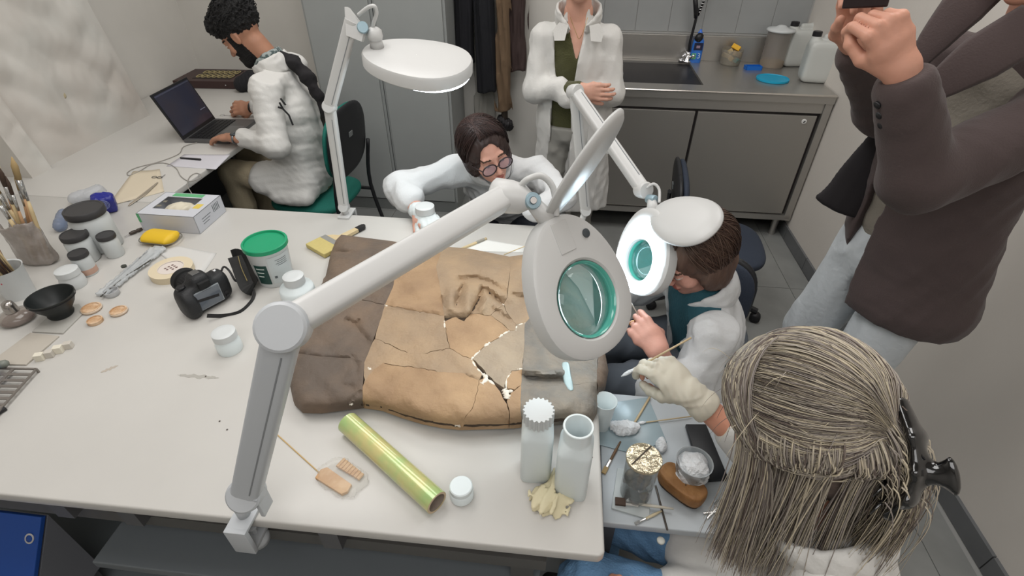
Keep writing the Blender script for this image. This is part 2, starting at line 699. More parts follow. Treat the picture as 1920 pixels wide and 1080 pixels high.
desk = empty('side_desk', (0, 0, 0), 0, 'white desk along the left wall holding the laptop', 'desk')
tabletop('tabletop', [(-2.49, 1.644), (-1.57, 1.644), (-1.555, 2.62), (-1.55, 2.62), (-1.55, 3.40), (-2.49, 3.40)], TZ - .028, TZ, TABLEM, desk, .005)
MB().box2((-2.45, 1.7, 0), (-2.40, 3.3, TZ - .03)).build('side_panel', DGREY, desk)
MB().box2((-2.4, 1.66, .0), (-1.64, 1.70, TZ - .03)).build('side_panel', DARK, desk)
MB().box2((-2.3, 1.7, .60), (-1.6, 1.72, TZ - .03)).build('rail', DGREY, desk)
MB().box2((-1.62, 3.33, 0), (-1.58, 3.37, TZ - .03)).build('leg', DGREY, desk)

# ------------------------------------------------------------------ lockers
def locker(x0, x1, y, doors, label):
    e = empty('metal_locker', ((x0 + x1) / 2, y, 0), 0, label, 'locker', 'grey metal lockers on the back wall')
    w_ = (x1 - x0)
    m_ = MB().box2((-w_ / 2, .006, 0.0), (w_ / 2, .385, 1.95))
    m_.build('body', LOCK, e)
    n = doors
    for i in range(n):
        a = -w_ / 2 + .012 + i * (w_ - .024) / n
        b = a + (w_ - .024) / n
        d = MB().box2((a + .0025, -.012, .085), (b - .0025, .004, 1.93), .003).build('door', LOCK, e)
        MB().box2((a + .03, -.02, 1.42), (a + .042, -.012, 1.50), .002).build('handle', DGREY, d)
    MB().box2((-w_ / 2, -.004, 0.0), (w_ / 2, .004, .078)).build('plinth', mat('plinth', (.20, .21, .205), .5), e)
    return e


yL = 3.02
locker(-1.485, -1.092, yL, 1, 'grey metal locker door directly behind the seated bearded man')
locker(-1.088, -0.69, yL, 1, 'grey metal locker nearest the hanging coats, door behind the closed lamp head')

# ------------------------------------------------------------------ sink unit
CZ = 0.88
yF, yB = 2.935, 3.60
xL, xR = -0.02, 1.402
su = empty('sink_unit', (0, 0, 0), 0, 'stainless steel sink cabinet with black covered basin against the tiled wall', 'sink unit')
top = MB()
sx0, sx1, sy0, sy1 = 0.02, 0.735, 3.045, 3.53
for a, b in (((xL, yF, CZ - .045), (xR, sy0, CZ)), ((xL, sy1, CZ - .045), (xR, yB, CZ)), ((xL, sy0, CZ - .045), (sx0, sy1, CZ)), ((sx1, sy0, CZ - .045), (xR, sy1, CZ))):
    top.box2(a, b)
top.build('worktop', STEEL, su)
MB().box2((sx0 - .0, sy0, CZ - .05), (sx1, sy1, CZ - .012)).build('basin_cover', SINKB, su)
MB().box2((xL, yB - .018, CZ), (xR, yB + .017, CZ + .145), .003).build('backsplash', STEEL, su)
MB().tube([(xL, yF, CZ - .004), (xR, yF, CZ - .004)], .006, 8).build('front_lip', mat('steel_lip', (.75, .72, .68), .2, 1.0), su)
MB().box2((xL, yF + .012, CZ - .10), (xR, yB, CZ - .045)).build('apron', STEEL, su)
MB().box2((xL, yF + .03, .13), (xR - .0, yB, CZ - .10)).build('body', mat('cabinet_gap', (.035, .03, .03), .5, .3), su)
for (a, b) in ((xL, 0.70), (0.715, 1.345)):
    d = MB().box2((a, yF + .012, .165), (b, yF + .032, CZ - .115), .003).build('sliding_door', STEELD, su)
    if a > .5:
        R = Matrix.Rotation(math.radians(90), 3, 'X')
        MB().lathe([(.013, -.004), (.013, .003), (.010, .004)], (1.285, yF + .010, .735), 20, R).build('lock', mat('lock_white', (.8, .8, .78), .3), d)
        MB().box((1.285, yF + .0045, .735), (.0025, .001, .006), Matrix.Rotation(.7, 3, 'Y')).build('key_slot', BLACK, d)
MB().box2((1.362, yF + .004, .13), (xR, yF + .045, CZ - .045), .003).build('corner_post', STEEL, su)
MB().box2((xL, yF + .004, .125), (xR, yF + .05, .158)).build('bottom_rail', STEEL, su)
for (x, y) in ((1.345, yF + .06), (0.05, yF + .06), (1.345, 3.5), (.05, 3.5)):
    MB().lathe([(.021, 0), (.021, .01), (.018, .03), (.022, .126)], (x, y, 0), 16).build('foot', STEEL, su, True, 40)

# dark corner cover behind table-side
# ------------------------------------------------------------------ clay sculpture in fragments
C_DARK = mat('clay_dark', (98, 87, 78), .7, bump=.35, bscale=60, col2=(126, 106, 88), vscale=9, c2pos=(.35, .8))
C_TAN = mat('clay_tan', (150, 130, 108), .75, bump=.4, bscale=70, col2=(174, 148, 118), vscale=10, c2pos=(.3, .75))
C_ORA = mat('clay_orange', (152, 124, 96), .75, bump=.35, bscale=70, col2=(178, 148, 114), vscale=11, c2pos=(.3, .75))
C_GREI = mat('clay_greige', (150, 136, 119), .8, bump=.4, bscale=80, col2=(168, 151, 129), vscale=14, c2pos=(.3, .75))
C_GREY = mat('clay_grey', (116, 112, 106), .7, bump=.45, bscale=60, col2=(146, 134, 118), vscale=16, c2pos=(.35, .75))
C_GAP = mat('clay_gap', (70, 58, 48), .9)
PLASTER = mat('plaster_fill', (222, 214, 200), .8, bump=.3, bscale=90)
OUTL = [(640, 440), (735, 452), (830, 462), (880, 466), (920, 474), (955, 481), (985, 477), (1010, 476), (1040, 488), (1085, 540), (1115, 600), (1132, 650), (1141, 695),
        (1136, 722), (1122, 734), (1120, 768), (1109, 789), (1060, 788), (978, 793), (965, 795), (900, 797), (860, 798), (830, 795), (790, 787), (750, 775), (715, 762), (680, 757),
        (650, 760), (600, 767), (565, 766), (550, 752), (543, 720), (541, 680), (546, 634), (575, 600), (600, 550), (612, 512), (620, 475), (630, 450)]
CREASE = [([(600, 470), (665, 474), (705, 484), (760, 492)], -.007, 5), ([(868, 535), (858, 560), (857, 572)], -.010, 4), ([(903, 540), (897, 565), (884, 588)], -.012, 4),
          ([(912, 543), (925, 555), (941, 568)], -.011, 4), ([(860, 524), (890, 521), (918, 529), (945, 546)], -.009, 5), ([(828, 560), (834, 576)], -.006, 3),
          ([(880, 540), (876, 575)], .009, 8), ([(912, 560), (905, 580)], .009, 7), ([(845, 545), (845, 575)], .007, 8), ([(930, 545), (960, 560)], .006, 7),
          ([(740, 570), (800, 580), (880, 583)], .006, 7), ([(925, 578), (955, 600)], -.006, 3), ([(960, 553), (1000, 560)], -.009, 5), ([(650, 600), (668, 608), (672, 602)], -.006, 4),
          ([(668, 612), (690, 640)], -.005, 5), ([(984, 694), (1020, 700), (1054, 698)], .012, 6), ([(990, 708), (1050, 712)], -.010, 6), ([(905, 504), (925, 504)], .005, 6), ([(953, 486), (962, 488)], -.007, 4),
          ([(660, 668), (672, 685), (668, 700)], -.004, 4), ([(640, 722), (660, 725)], -.004, 5), ([(655, 752), (675, 735)], -.003, 3), ([(880, 700), (900, 706)], .004, 5),
          ([(548, 660), (600, 667), (655, 672)], -.004, 3), ([(1000, 730), (1060, 760)], .004, 12)]


def segdist(P, poly, closed=False):
    poly = np.array(poly, float)
    d = np.full(len(P), 1e9)
    n = len(poly)
    for i in range(n if closed else n - 1):
        a, b = poly[i], poly[(i + 1) % n]
        ab = b - a
        t = np.clip(((P - a) @ ab) / (ab @ ab), 0, 1)
        d = np.minimum(d, np.linalg.norm(P - a - t[:, None] * ab, axis=1))
    return d


def sc_h(P):
    P = np.array(P, float)
    d = segdist(P, OUTL, True)
    hm = 0.062 + 0.022 * np.exp(-((P[:, 0] - 880) / 170) ** 2) + 0.016 * np.exp(-((P[:, 0] - 1050) / 60) ** 2)
    wd = 46 - 22 * np.clip((P[:, 0] - 990) / 60, 0, 1)
    q = np.clip(d / wd, 0, 1)
    h = 0.027 + (hm - .027) * np.sqrt(1 - (1 - q) ** 2)
    for poly, a, w_ in CREASE:
        h += 1.55 * a * np.exp(-(segdist(P, poly) / w_) ** 2)
    h += .0014 * (np.sin(P[:, 0] / 23 + P[:, 1] / 31) + np.sin(P[:, 0] / 11 - P[:, 1] / 17)) + .0012 * np.sin(P[:, 1] / 7 + np.sin(P[:, 0] / 13) * 2)
    return h


sculpture = empty('clay_sculpture', (-.23, 1.0, TZ), 0, 'large cracked clay relief with brown and grey ends lying on the white table', 'sculpture')
SB = Vector((-.23, 1.0, TZ))


NOCR = [[(752, 455), (745, 500), (736, 540), (722, 571), (710, 610), (695, 650), (683, 680), (680, 725), (680, 757)],
        [(1003, 478), (1000, 520), (1008, 560), (1004, 585), (984, 606), (983, 650), (979, 692), (977, 722), (976, 760), (978, 793)], [(830, 462), (818, 500), (826, 545), (833, 592)],
        [(955, 481), (957, 507)], [(979, 694), (1020, 697), (1060, 692), (1119, 694)], [(977, 722), (1020, 724), (1068, 721)], [(544, 660), (600, 668), (665, 672), (683, 680)], [(765, 662), (795, 663)],
        [(593, 552), (673, 560)], [(820, 697), (870, 700)], [(1119, 694), (1119, 716)]]


def hashj(p, k):
    v = math.sin(p.x * 12.9898 + p.y * 78.233 + k * 37.719) * 43758.5453
    return (v - math.floor(v)) * 2 - 1


def shard(poly, m, seed, off=0.0, name='fragment', thick=.016, inset=.9, step=5.0):
    rnd = random.Random(seed)
    P = []
    n = len(poly)
    cx = sum(p[0] for p in poly) / n
    cy = sum(p[1] for p in poly) / n
    outl = np.array(OUTL, float)
    for i in range(n):
        a, b = Vector(poly[i]), Vector(poly[(i + 1) % n])
        L = (b - a).length
        k = max(1, int(L / 6))
        mid = np.array([(a + b) / 2])
        edge = segdist(mid, OUTL, True)[0] < 3
        nrm = Vector((-(b - a).y, (b - a).x)).normalized()
        if nrm.dot(Vector((cx, cy)) - (a + b) / 2) < 0:
            nrm = -nrm
        for j in range(k):
            p = a.lerp(b, j / k)
            if not edge:
                soft = min(segdist(np.array([tuple(p)]), q)[0] for q in NOCR) < 1.0
                sh_ = Vector((round(p.x), round(p.y)))
                g = Vector((hashj(sh_, 0), hashj(sh_, 1))) * (1.2 if not soft else .5) if 0 < j else Vector((0, 0))
                p = p + g + nrm * (.06 if soft else inset * (.55 + .35 * (hashj(sh_, 2) if j else 0)))
            P.append(p)
    n = len(P)
    xs = [p.x for p in P]
    ys = [p.y for p in P]
    pts = list(P)
    y = min(ys) + 1
    row = 0
    PA = np.array([tuple(p) for p in P])
    cand = []
    while y < max(ys):
        x = min(xs) + 1 + (step / 2 if row % 2 else 0)
        while x < max(xs):
            cand.append((x + rnd.uniform(-.8, .8), y + rnd.uniform(-.8, .8)))
            x += step
        y += step * .87
        row += 1
    if cand:
        cc = np.array(cand)
        ok = segdist(cc, PA, True) > step * .5
        pts += [Vector(c) for c, o in zip(cand, ok) if o]
    V, E_, Fc, *_ = delaunay_2d_cdt(pts, [], [list(range(n))], 1, 1e-4)
    V2 = np.array([tuple(v) for v in V])
    h = sc_h(V2) + off
    top = [T(p[0], p[1], TZ + hh) - SB for p, hh in zip(V2, h)]
    bot = [p - Vector((0, 0, thick)) for p in top]
    N = len(top)
    fs = [tuple(f) for f in Fc]
    # orientation
    f0 = fs[0]
    if (top[f0[1]] - top[f0[0]]).cross(top[f0[2]] - top[f0[0]]).z < 0:
        fs = [f[::-1] for f in fs]
    cnt = {}
    for f in fs:
        for i in range(3):
            cnt[(f[i], f[(i + 1) % 3])] = 1
    side = [(b, a, a + N, b + N) for (a, b) in cnt if (b, a) not in cnt]
    o = obj(name, top + bot, fs + side, m, sculpture, sharp=45)
    return o


SH = [
    (C_DARK, [(640, 440), (735, 452), (752, 455), (745, 500), (736, 540), (722, 571), (673, 560), (593, 552), (612, 512), (620, 475), (630, 450)]),
    (C_DARK, [(593, 552), (673, 560), (722, 571), (710, 610), (695, 650), (683, 680), (665, 672), (600, 668), (544, 660), (546, 634), (575, 600)]),
    (C_DARK, [(544, 660), (600, 668), (665, 672), (683, 680), (680, 725), (680, 757), (650, 760), (600, 767), (565, 766), (550, 752), (543, 720), (541, 680)]),
    (C_ORA, [(752, 455), (830, 462), (818, 500), (826, 545), (833, 592), (775, 582), (722, 571), (736, 540), (745, 500)]),
    (C_TAN, [(830, 462), (880, 466), (920, 474), (955, 481), (957, 507), (950, 560), (944, 570), (920, 591), (882, 588), (833, 592), (826, 545), (818, 500)]),
    (C_TAN, [(955, 481), (985, 477), (1003, 478), (1000, 520), (1008, 560), (1004, 585), (984, 606), (968, 608), (952, 588), (944, 570), (950, 560), (957, 507)]),
    (C_TAN, [(944, 570), (952, 588), (968, 608), (965, 620), (955, 620), (935, 602), (920, 591)]),
    (C_TAN, [(722, 571), (775, 582), (833, 592), (834, 602), (838, 630), (843, 653), (795, 663), (765, 662), (735, 648), (703, 635), (710, 610)]),
    (C_ORA, [(834, 602), (855, 594), (870, 602), (882, 588), (920, 591), (935, 602), (955, 620), (930, 636), (905, 652), (886, 673), (868, 668), (843, 653), (838, 630)]),
    (C_TAN, [(703, 635), (735, 648), (765, 662), (795, 663), (843, 653), (868, 668), (886, 673), (895, 688), (904, 702), (898, 713), (870, 700), (820, 697), (790, 690), (740, 685), (718, 680), (700, 692), (682, 718), (683, 680), (695, 650)]),
    (C_ORA, [(682, 718), (700, 692), (718, 680), (740, 685), (790, 690), (820, 697), (870, 700), (898, 713), (894, 737), (886, 765), (871, 785), (862, 798), (830, 795), (790, 787), (750, 775), (715, 762), (680, 757), (680, 725)]),
    (C_ORA, [(898, 713), (908, 708), (924, 716), (938, 734), (947, 752), (955, 772), (954, 795), (900, 797), (862, 798), (871, 785), (886, 765), (894, 737)]),
    (C_GREI, [(965, 620), (968, 608), (984, 606), (983, 650), (979, 692), (960, 695), (950, 710), (946, 728), (930, 718), (912, 702), (897, 684), (886, 673), (905, 652), (930, 636), (955, 620)]),
    (C_ORA, [(960, 695), (979, 692), (977, 722), (965, 731), (951, 728), (950, 710)]),
    (C_ORA, [(958, 736), (977, 722), (976, 760), (978, 793), (965, 795), (954, 795), (955, 772), (950, 752)]),
    (C_GREY, [(1003, 478), (1010, 476), (1040, 488), (1085, 540), (1115, 600), (1122, 640), (1119, 694), (1060, 692), (1020, 697), (979, 694), (983, 650), (984, 606), (1004, 585), (1008, 560), (1000, 520)]),
    (C_GREY, [(979, 694), (1020, 697), (1060, 692), (1119, 694), (1119, 716), (1088, 720), (1068, 721), (1020, 724), (977, 722)]),
    (C_GREY, [(977, 722), (1020, 724), (1068, 721), (1088, 720), (1119, 716), (1120, 768), (1109, 789), (1060, 788), (978, 793), (976, 760)]),
    (C_DARK, [(1122, 640), (1132, 650), (1141, 695), (1136, 722), (1122, 734), (1119, 716), (1119, 694)]),
]
for i, (m_, poly) in enumerate(SH):
    shard(poly, m_, i, inset=.35 if i in (3, 15, 16, 17, 5) else .9)
shard([(p[0] + (840 - p[0]) * .015, p[1] + (620 - p[1]) * .02) for p in OUTL], C_GAP, 99, off=-.009, name='core', thick=.012, step=9)
for pts, r in (([(833, 602), (834, 616)], .0035), ([(955, 621), (943, 627), (936, 633)], .0045), ([(918, 643), (908, 650)], .006), ([(900, 658), (888, 669), (884, 674)], .004),
               ([(884, 674), (893, 690), (906, 702)], .0035), ([(906, 702), (912, 710), (903, 720)], .007), ([(912, 710), (927, 722)], .005), ([(958, 700), (950, 712), (949, 730)], .003),
               ([(945, 731), (951, 740), (950, 748)], .010), ([(950, 734), (962, 733)], .005), ([(985, 606), (970, 611), (968, 620)], .0035), ([(970, 693), (979, 692)], .004),
               ([(854, 797), (868, 798)], .006), ([(655, 758), (662, 757)], .005), ([(722, 572), (727, 575)], .004), ([(938, 568), (945, 572)], .003), ([(690, 690), (696, 694)], .005)):
    pp = bez([Vector((a, b, 0)) for a, b in pts], 4)
    hh = sc_h([(p.x, p.y) for p in pp]) - .0012
    MB().tube([T(p.x, p.y, TZ + z) - SB for p, z in zip(pp, hh)], [r * (.75 + .35 * math.sin(3 + 2.1 * i_)) for i_ in range(len(pp))], 6, flat=(1, .6), up=(0, 0, 1)).build('plaster_fill', PLASTER, sculpture, True)
# pale plaster patch on the grey end
pp = bez([Vector((a, b, 0)) for a, b in ((1060, 680), (1062, 700), (1067, 722), (1072, 732))], 4)
hh = sc_h([(p.x, p.y) for p in pp]) + .001
MB().tube([T(p.x, p.y, TZ + z) - SB for p, z in zip(pp, hh)], [.007, .009, .010, .010, .010, .010, .010, .010, .009, .008, .007, .005, .003], 8, flat=(1, .5), up=(0, 0, 1)).build(
    'plaster_patch', mat('patch', (170, 190, 192), .35), sculpture, True)


# ------------------------------------------------------------------ magnifier lamps
LED = mat('led_ring_glow', (1, 1, 1), .4, emit=10.0, emitcol=(.86, .96, 1))
LEDC = mat('led_ring_bright', (1, 1, 1), .4, emit=16.0, emitcol=(.70, .88, 1))
HINGE = mat('hinge_steel', (.34, .46, .52), .5, .6)
LENS = mat('green_tinted_lens', (.05, .24, .22), .03, alpha=.45, coat=.6)
LENSRIM = mat('lens_rim', (.08, .45, .36), .15, alpha=.85, coat=1)


V3_ = Vector


def superell(a, b, n=40, p=2.2, taper=0.0):
    out = []
    for i in range(n):
        t = 2 * math.pi * i / n
        c, s = math.cos(t), math.sin(t)
        x = a * math.copysign(abs(c) ** (2 / p), c)
        y = b * math.copysign(abs(s) ** (2 / p), s)
        y *= 1 - taper * (-x / a) if taper else 1
        out.append((x, y))
    return out


def ringloft(rings, closed_in=True):
    n = len(rings[0])
    v = [p for r in rings for p in r]
    f = []
    for k in range(len(rings) - 1):
        for i in range(n):
            j = (i + 1) % n
            f.append((k * n + i, k * n + j, (k + 1) * n + j, (k + 1) * n + i))
    return v, f


def lamp_head(root, hinge, tip, nrm, wid, thick, lid, lid_tip=None, lid_n=None, led=LED, lens=True, lens_r=.078, glow=True):
    """closed body outline; x axis runs hinge->tip, z = outer face normal"""
    b0 = root.location
    x = (tip - hinge)
    L = x.length
    x.normalize()
    R = frame(x, Vector(nrm) - x * Vector(nrm).dot(x))
    c = (hinge + tip) / 2 - b0
    a = L / 2

    def ring(s_, z, dx=0.0):
        return [R @ Vector((px * s_ + dx, py * s_, z)) + c for px, py in superell(a, wid, 48, 2.15, .16)]

    def lensring(rx, ry, z):
        return [R @ Vector((rx * math.cos(2 * math.pi * i / 48) + L * .10, ry * math.sin(2 * math.pi * i / 48), z)) + c for i in range(48)]
    t = thick
    if lens:
        rings = [lensring(lens_r, lens_r, -t * .35), lensring(lens_r + .002, lens_r + .002, t * .42), lensring(lens_r + .006, lens_r + .006, t * .5), ring(.93, t * .5), ring(.985, t * .42), ring(1, t * .28),
                 ring(1, -t * .32), ring(.95, -t * .46), ring(.84, -t * .5), lensring(lens_r * 1.04, lens_r * 1.04, -t * .5), lensring(lens_r, lens_r, -t * .35)]
    else:
        rings = [ring(.001, t * .53), ring(.5, t * .53), ring(.90, t * .5), ring(.975, t * .44), ring(1, t * .3), ring(1, -t * .34), ring(.95, -t * .46), ring(.84, -t * .5), ring(.4, -t * .5), ring(.001, -t * .5)]
    v, f = ringloft(rings)
    housing = obj('lamp_head', v, f, LAMPW, root, smooth=True, sharp=38)
    if lens:
        v, f = ringloft([lensring(.001, .001, t * .30), lensring(lens_r * .5, lens_r * .5, t * .27), lensring(lens_r * .98, lens_r * .98, t * .12), lensring(lens_r * .98, lens_r * .98, t * .02),
                         lensring(lens_r * .5, lens_r * .5, -t * .1), lensring(.001, .001, -t * .13)])
        obj('lens', v, f, LENS, root, smooth=True)
        v, f = ringloft([lensring(lens_r * 1.0, lens_r * 1.0, t * .46), lensring(lens_r * .93, lens_r * .93, t * .40), lensring(lens_r * .955, lens_r * .955, t * .0), lensring(lens_r, lens_r, -t * .2)])
        obj('lens_rim', v, f, LENSRIM, root, smooth=True)
    if glow:
        v, f = ringloft([lensring(lens_r * 1.1, lens_r * 1.1, -t * .5 - .001), lensring(lens_r * 1.12, lens_r * 1.12, -t * .5 - .008), ring(.80, -t * .5 - .009, L * .05), ring(.86, -t * .5 - .004, L * .05), ring(.87, -t * .44, L * .05)])
        obj('led_ring', v, f, led, root, smooth=True)
    if lid and lid_tip is not None:
        x2 = (lid_tip - hinge)
        L2 = x2.length
        x2.normalize()
        R2 = frame(x2, Vector(lid_n) - x2 * Vector(lid_n).dot(x2))
        c2 = (hinge + lid_tip) / 2 - b0

        def r2(s_, z):
            return [R2 @ Vector((px * s_, py * s_, z)) + c2 for px, py in superell(L2 / 2, lid, 44, 2.1, .12)]
        v, f = ringloft([r2(.001, .010), r2(.6, .009), r2(.93, .004), r2(1, -.003), r2(1, -.007), r2(.97, -.005), r2(.6, .004), r2(.001, .005)])
        obj('lid', v, f, LAMPW, root, smooth=True)
    return R, c


def arm(root, p, q, w_, d_, side, name='arm', m=LAMPW, slot=True, caps=True):
    b0 = root.location
    p, q = p - b0, q - b0
    x = (q - p)
    L = x.length
    x.normalize()
    R = frame(side, x)
    M = MB()
    prof = []
    for i in range(16):
        t = 2 * math.pi * (i + .5) / 16
        c, s = math.cos(t), math.sin(t)
        prof.append((w_ / 2 * math.copysign(abs(c) ** .45, c), d_ / 2 * math.copysign(abs(s) ** .45, s)))
    M.prism(prof, 0, L, R, p)
    o = M.build(name, m, root, sharp=40)
    if slot:
        G = MB()
        for sy in (-1, 1):
            G.box(p + R @ Vector((w_ * .22, sy * (d_ / 2 - .0002), L * .48)), (.0012, .0008, L * .42), R)
        G.build('groove', mat('groove', (.22, .23, .24), .6), o)
    return o, R


def knuckle(root, c, axis, r, w_, m=LAMPW, name='joint'):
    R = frame(Vector(axis).orthogonal(), axis)
    M = MB().lathe([(r * .86, -w_ / 2), (r * .97, -w_ / 2 + .003), (r, -w_ / 2 + .008), (r, w_ / 2 - .008), (r * .97, w_ / 2 - .003), (r * .86, w_ / 2)], c - root.location, 28, R)
    return M.build(name, m, root, sharp=35)


def clampbase(root, c, edge_dir, m=LAMPG):
    """C clamp on a table edge; edge_dir = outward horizontal direction"""
    e = Vector(edge_dir)
    s = Vector((-e.y, e.x, 0))
    R = Matrix(((e.x, s.x, 0), (e.y, s.y, 0), (0, 0, 1)))
    l = c - root.location
    M = MB()
    M.box(l + R @ Vector((-.005, 0, .004)), (.035, .022, .004), R, .002)
    M.box(l + R @ Vector((.034, 0, -.030)), (.005, .022, .038), R, .002)
    M.box(l + R @ Vector((.008, 0, -.066)), (.030, .018, .005), R, .002)
    M.tube([l + R @ Vector((0, 0, -.066)), l + R @ Vector((0, 0, -.035))], .006, 10)
    M.lathe([(.013, 0), (.013, .004), (.008, .005)], l + R @ Vector((0, 0, -.037)), 16)
    o = M.build('clamp', m, root, sharp=35)
    MB().lathe([(.010, -.03), (.021, -.028), (.023, -.012), (.014, 0)], l + R @ Vector((0, 0, -.067)), 18).build('clamp_knob', m, o, True)
    return o


def hose(root, pts, r=.006):
    return MB().tube(bez([p - root.location for p in pts], 8), r, 10).build('cable', LAMPW, root, True)


# lamp B: front, large
cB = Vector((-.572, .468, TZ))
lb = empty('magnifier_lamp', cB, 0, 'large white magnifying lamp in front, lid raised, clamped to the near table edge', 'lamp', 'articulated magnifying lamps')
p0 = Y(462, 925, .462)
p1 = Y(533, 612, .50)
p2 = Y(950, 368, .86)
p2b = Y(985, 368, .875)
clampbase(lb, cB + Vector((0, 0, 0)), (0, -1, 0))
MB().lathe([(.012, 0), (.012, .05)], Vector((0, 0, .0)), 14).build('post', LAMPG, lb, True)
knuckle(lb, p0, (.15, -.8, .6), .032, .036, LAMPG)
for sx_ in (-.026, .026):
    MB().box(p0 - cB + Vector((sx_, -.0, -.02)), (.004, .016, .028), None, .002).build('bracket', LAMPG, lb)
arm(lb, p0, p1, .052, .034, (1, 0, 0), 'lower_arm', LAMPG)
knuckle(lb, p1, (.25, -.75, .6), .036, .05, LAMPG)
arm(lb, p1, p2, .044, .046, (.0, -.8, .6), 'upper_arm', LAMPW, slot=False)
sp = MB()
for k in (-1,):
    d_ = (p2 - p1).normalized()
kn = Y(996, 377, .85)
ax_ = (kn - p2).normalized()
MB().tube([p2 - cB - ax_ * .030, p2 - cB - ax_ * .024, p2 - cB + ax_ * .005, p2 - cB.lerp(cB, 1) + ax_ * .030, kn - cB], [.024, .031, .032, .028, .015], 16, flat=(1, .9), up=(0, -.8, .6)).build('tilt_bracket', LAMPW, lb, sharp=50)
knuckle(lb, kn, (.35, -.8, .5), .016, .03, HINGE, 'hinge_knob')
knuckle(lb, kn + Vector((.004, -.014, .009)), (.35, -.8, .5), .007, .01, CHROME, 'hinge_bolt')
hB = Y(1030, 408, .86)
tB = Y(1128, 662, .74)
MB().tube([kn - cB, hB - cB + (tB - hB) * .06], [.014, .020], 12).build('neck', LAMPW, lb, True)
RB_, cB_ = lamp_head(lb, hB, tB, (.66, -.56, .48), .118, .046, .074, Y(1172, 208, .93), (.90, -.42, -.36), lens_r=.074)
hl_ = (tB - hB).length / 2
MB().lathe([(.009, 0), (.009, .002), (.006, .003), (.001, .003)], cB_ + RB_ @ V3_((-hl_ * .62, .052, .0235)), 18, RB_).build('switch', mat('switch_grey', (70, 76, 80), .4), lb, sharp=40)
MB().box(cB_ + RB_ @ V3_((-hl_ * .70, -.005, .0235)), (.030, .020, .0012), RB_, .001).build('hinge_plate', LAMPW, lb)
hose(lb, [Y(975, 350, .86), Y(990, 336, .86), Y(1015, 330, .87), Y(1035, 348, .87), Y(1042, 380, .86), Y(1043, 405, .85)], .006)
MB().box2(Vector((-.008, -.008, -.008)), (.008, .008, .008), .003)

# lamp A: back left, closed
cA = T(652, 400, TZ)
la = empty('magnifier_lamp', cA, 0, 'white magnifying lamp with closed oval lid, clamped beside the seated bearded man', 'lamp', 'articulated magnifying lamps')
a0 = Y(645, 388, 1.632)
a1 = Y(618, 200, 1.625)
a2 = Y(660, 38, 1.625)
clampbase(la, Vector((cA.x, 1.642, TZ)), (0, 1, 0), LAMPW)
MB().tube([Vector((0, a0.y - cA.y, 0)), a0 - cA], .011, 12).build('post', LAMPW, la, True)
knuckle(la, a0, (.1, -.9, .3), .019, .036)
arm(la, a0, a1, .036, .028, (1, 0, 0), 'lower_arm')
knuckle(la, a1, (.1, -.9, .3), .022, .034)
arm(la, a1, a2, .040, .030, (1, 0, 0), 'upper_arm')
a2b = Y(675, 48, 1.63)
MB().prism([(-.022, -.03), (.022, -.045), (.034, -.012), (-.012, .045), (-.020, .045)], -.014, .014, frame((1, 0, 0), (.1, -.95, .25)), (a2 - cA) + Vector((.004, 0, -.012))).build('tilt_bracket', LAMPW, la)
kA = Y(680, 52, 1.62)
knuckle(la, kA, (.35, -.8, .3), .017, .026, HINGE, 'hinge_knob')
hA = Y(682, 98, 1.70)
nk = Y(702, 62, 1.64)
MB().lathe([(.020, -.02), (.024, -.008), (.022, .008), (.012, .016)], nk - cA, 20).build('neck', LAMPW, la, True)
hA2 = Y(686, 98, 1.66)
tA = Y(880, 138, 1.60)
RA, cAc = lamp_head(la, hA2, tA, (-.05, -.12, 1), .135, .046, None, lens=False, lens_r=.07)
MB().tube([nk - cA, cAc + RA @ Vector((-.13, 0, .02))], [.016, .022], 14).build('neck_collar', LAMPW, la, True)
hose(la, [Y(672, 28, 1.63), Y(690, 14, 1.62), Y(702, 12, 1.62), Y(706, 25, 1.63), Y(700, 45, 1.64), Y(699, 60, 1.65)], .0055)

# lamp C: right back, lit towards the camera
cC = Vector((.068, 1.640, TZ))
lc = empty('magnifier_lamp', cC, 0, 'lit magnifying lamp with glowing ring before the woman at the right table end', 'lamp', 'articulated magnifying lamps')
c0 = Y(1098, 395, 1.635)
c1 = Y(1078, 172, 1.60)
c2 = Y(1206, 356, 1.33)
clampbase(lc, cC, (0, 1, 0), LAMPW)
MB().tube([Vector((0, 0, 0)), c0 - cC], .011, 12).build('post', LAMPW, lc, True)
knuckle(lc, c0, (.1, -.9, .3), .019, .034)
arm(lc, c0, c1, .036, .028, (1, 0, 0), 'lower_arm')
knuckle(lc, c1, (.5, -.75, .3), .022, .04)
arm(lc, c1, c2, .036, .034, (.7, .5, .3), 'upper_arm')
knuckle(lc, c2, (.4, -.8, .3), .024, .036)
kC = Y(1222, 374, 1.30)
knuckle(lc, kC, (.5, -.7, .3), .013, .03, HINGE, 'hinge_knob')
hC = Y(1226, 390, 1.27)
tC = Y(1196, 552, 1.16)
lamp_head(lc, hC, tC, (.82, .52, -.10), .105, .040, .074, Y(1342, 432, 1.09), (-.15, -.62, .76), led=LEDC, lens_r=.056)
MB().tube([kC - cC, hC - cC + (tC - hC) * .05], [.012, .018], 12).build('neck', LAMPW, lc, True)
hose(lc, [Y(1212, 352, 1.32), Y(1226, 345, 1.32), Y(1236, 356, 1.31), Y(1236, 380, 1.28)], .004)
# ------------------------------------------------------------------ things on the table
def wpx(P, px):
    """real length of px pixels at point P"""
    return px * (P - CAM).dot(fwd) / F


def on(px, py, z=TZ):
    return T(px, py, z)


def lathe_thing(name, loc, prof, m, label, cat, group=None, n=32, part=None, sharp=40, cap1=True, rz_=0, **k):
    e = empty(name, loc, rz_, label, cat, group)
    MB().lathe(prof, (0, 0, 0), n, cap1=cap1).build(part or 'body', m, e, sharp=sharp)
    return e


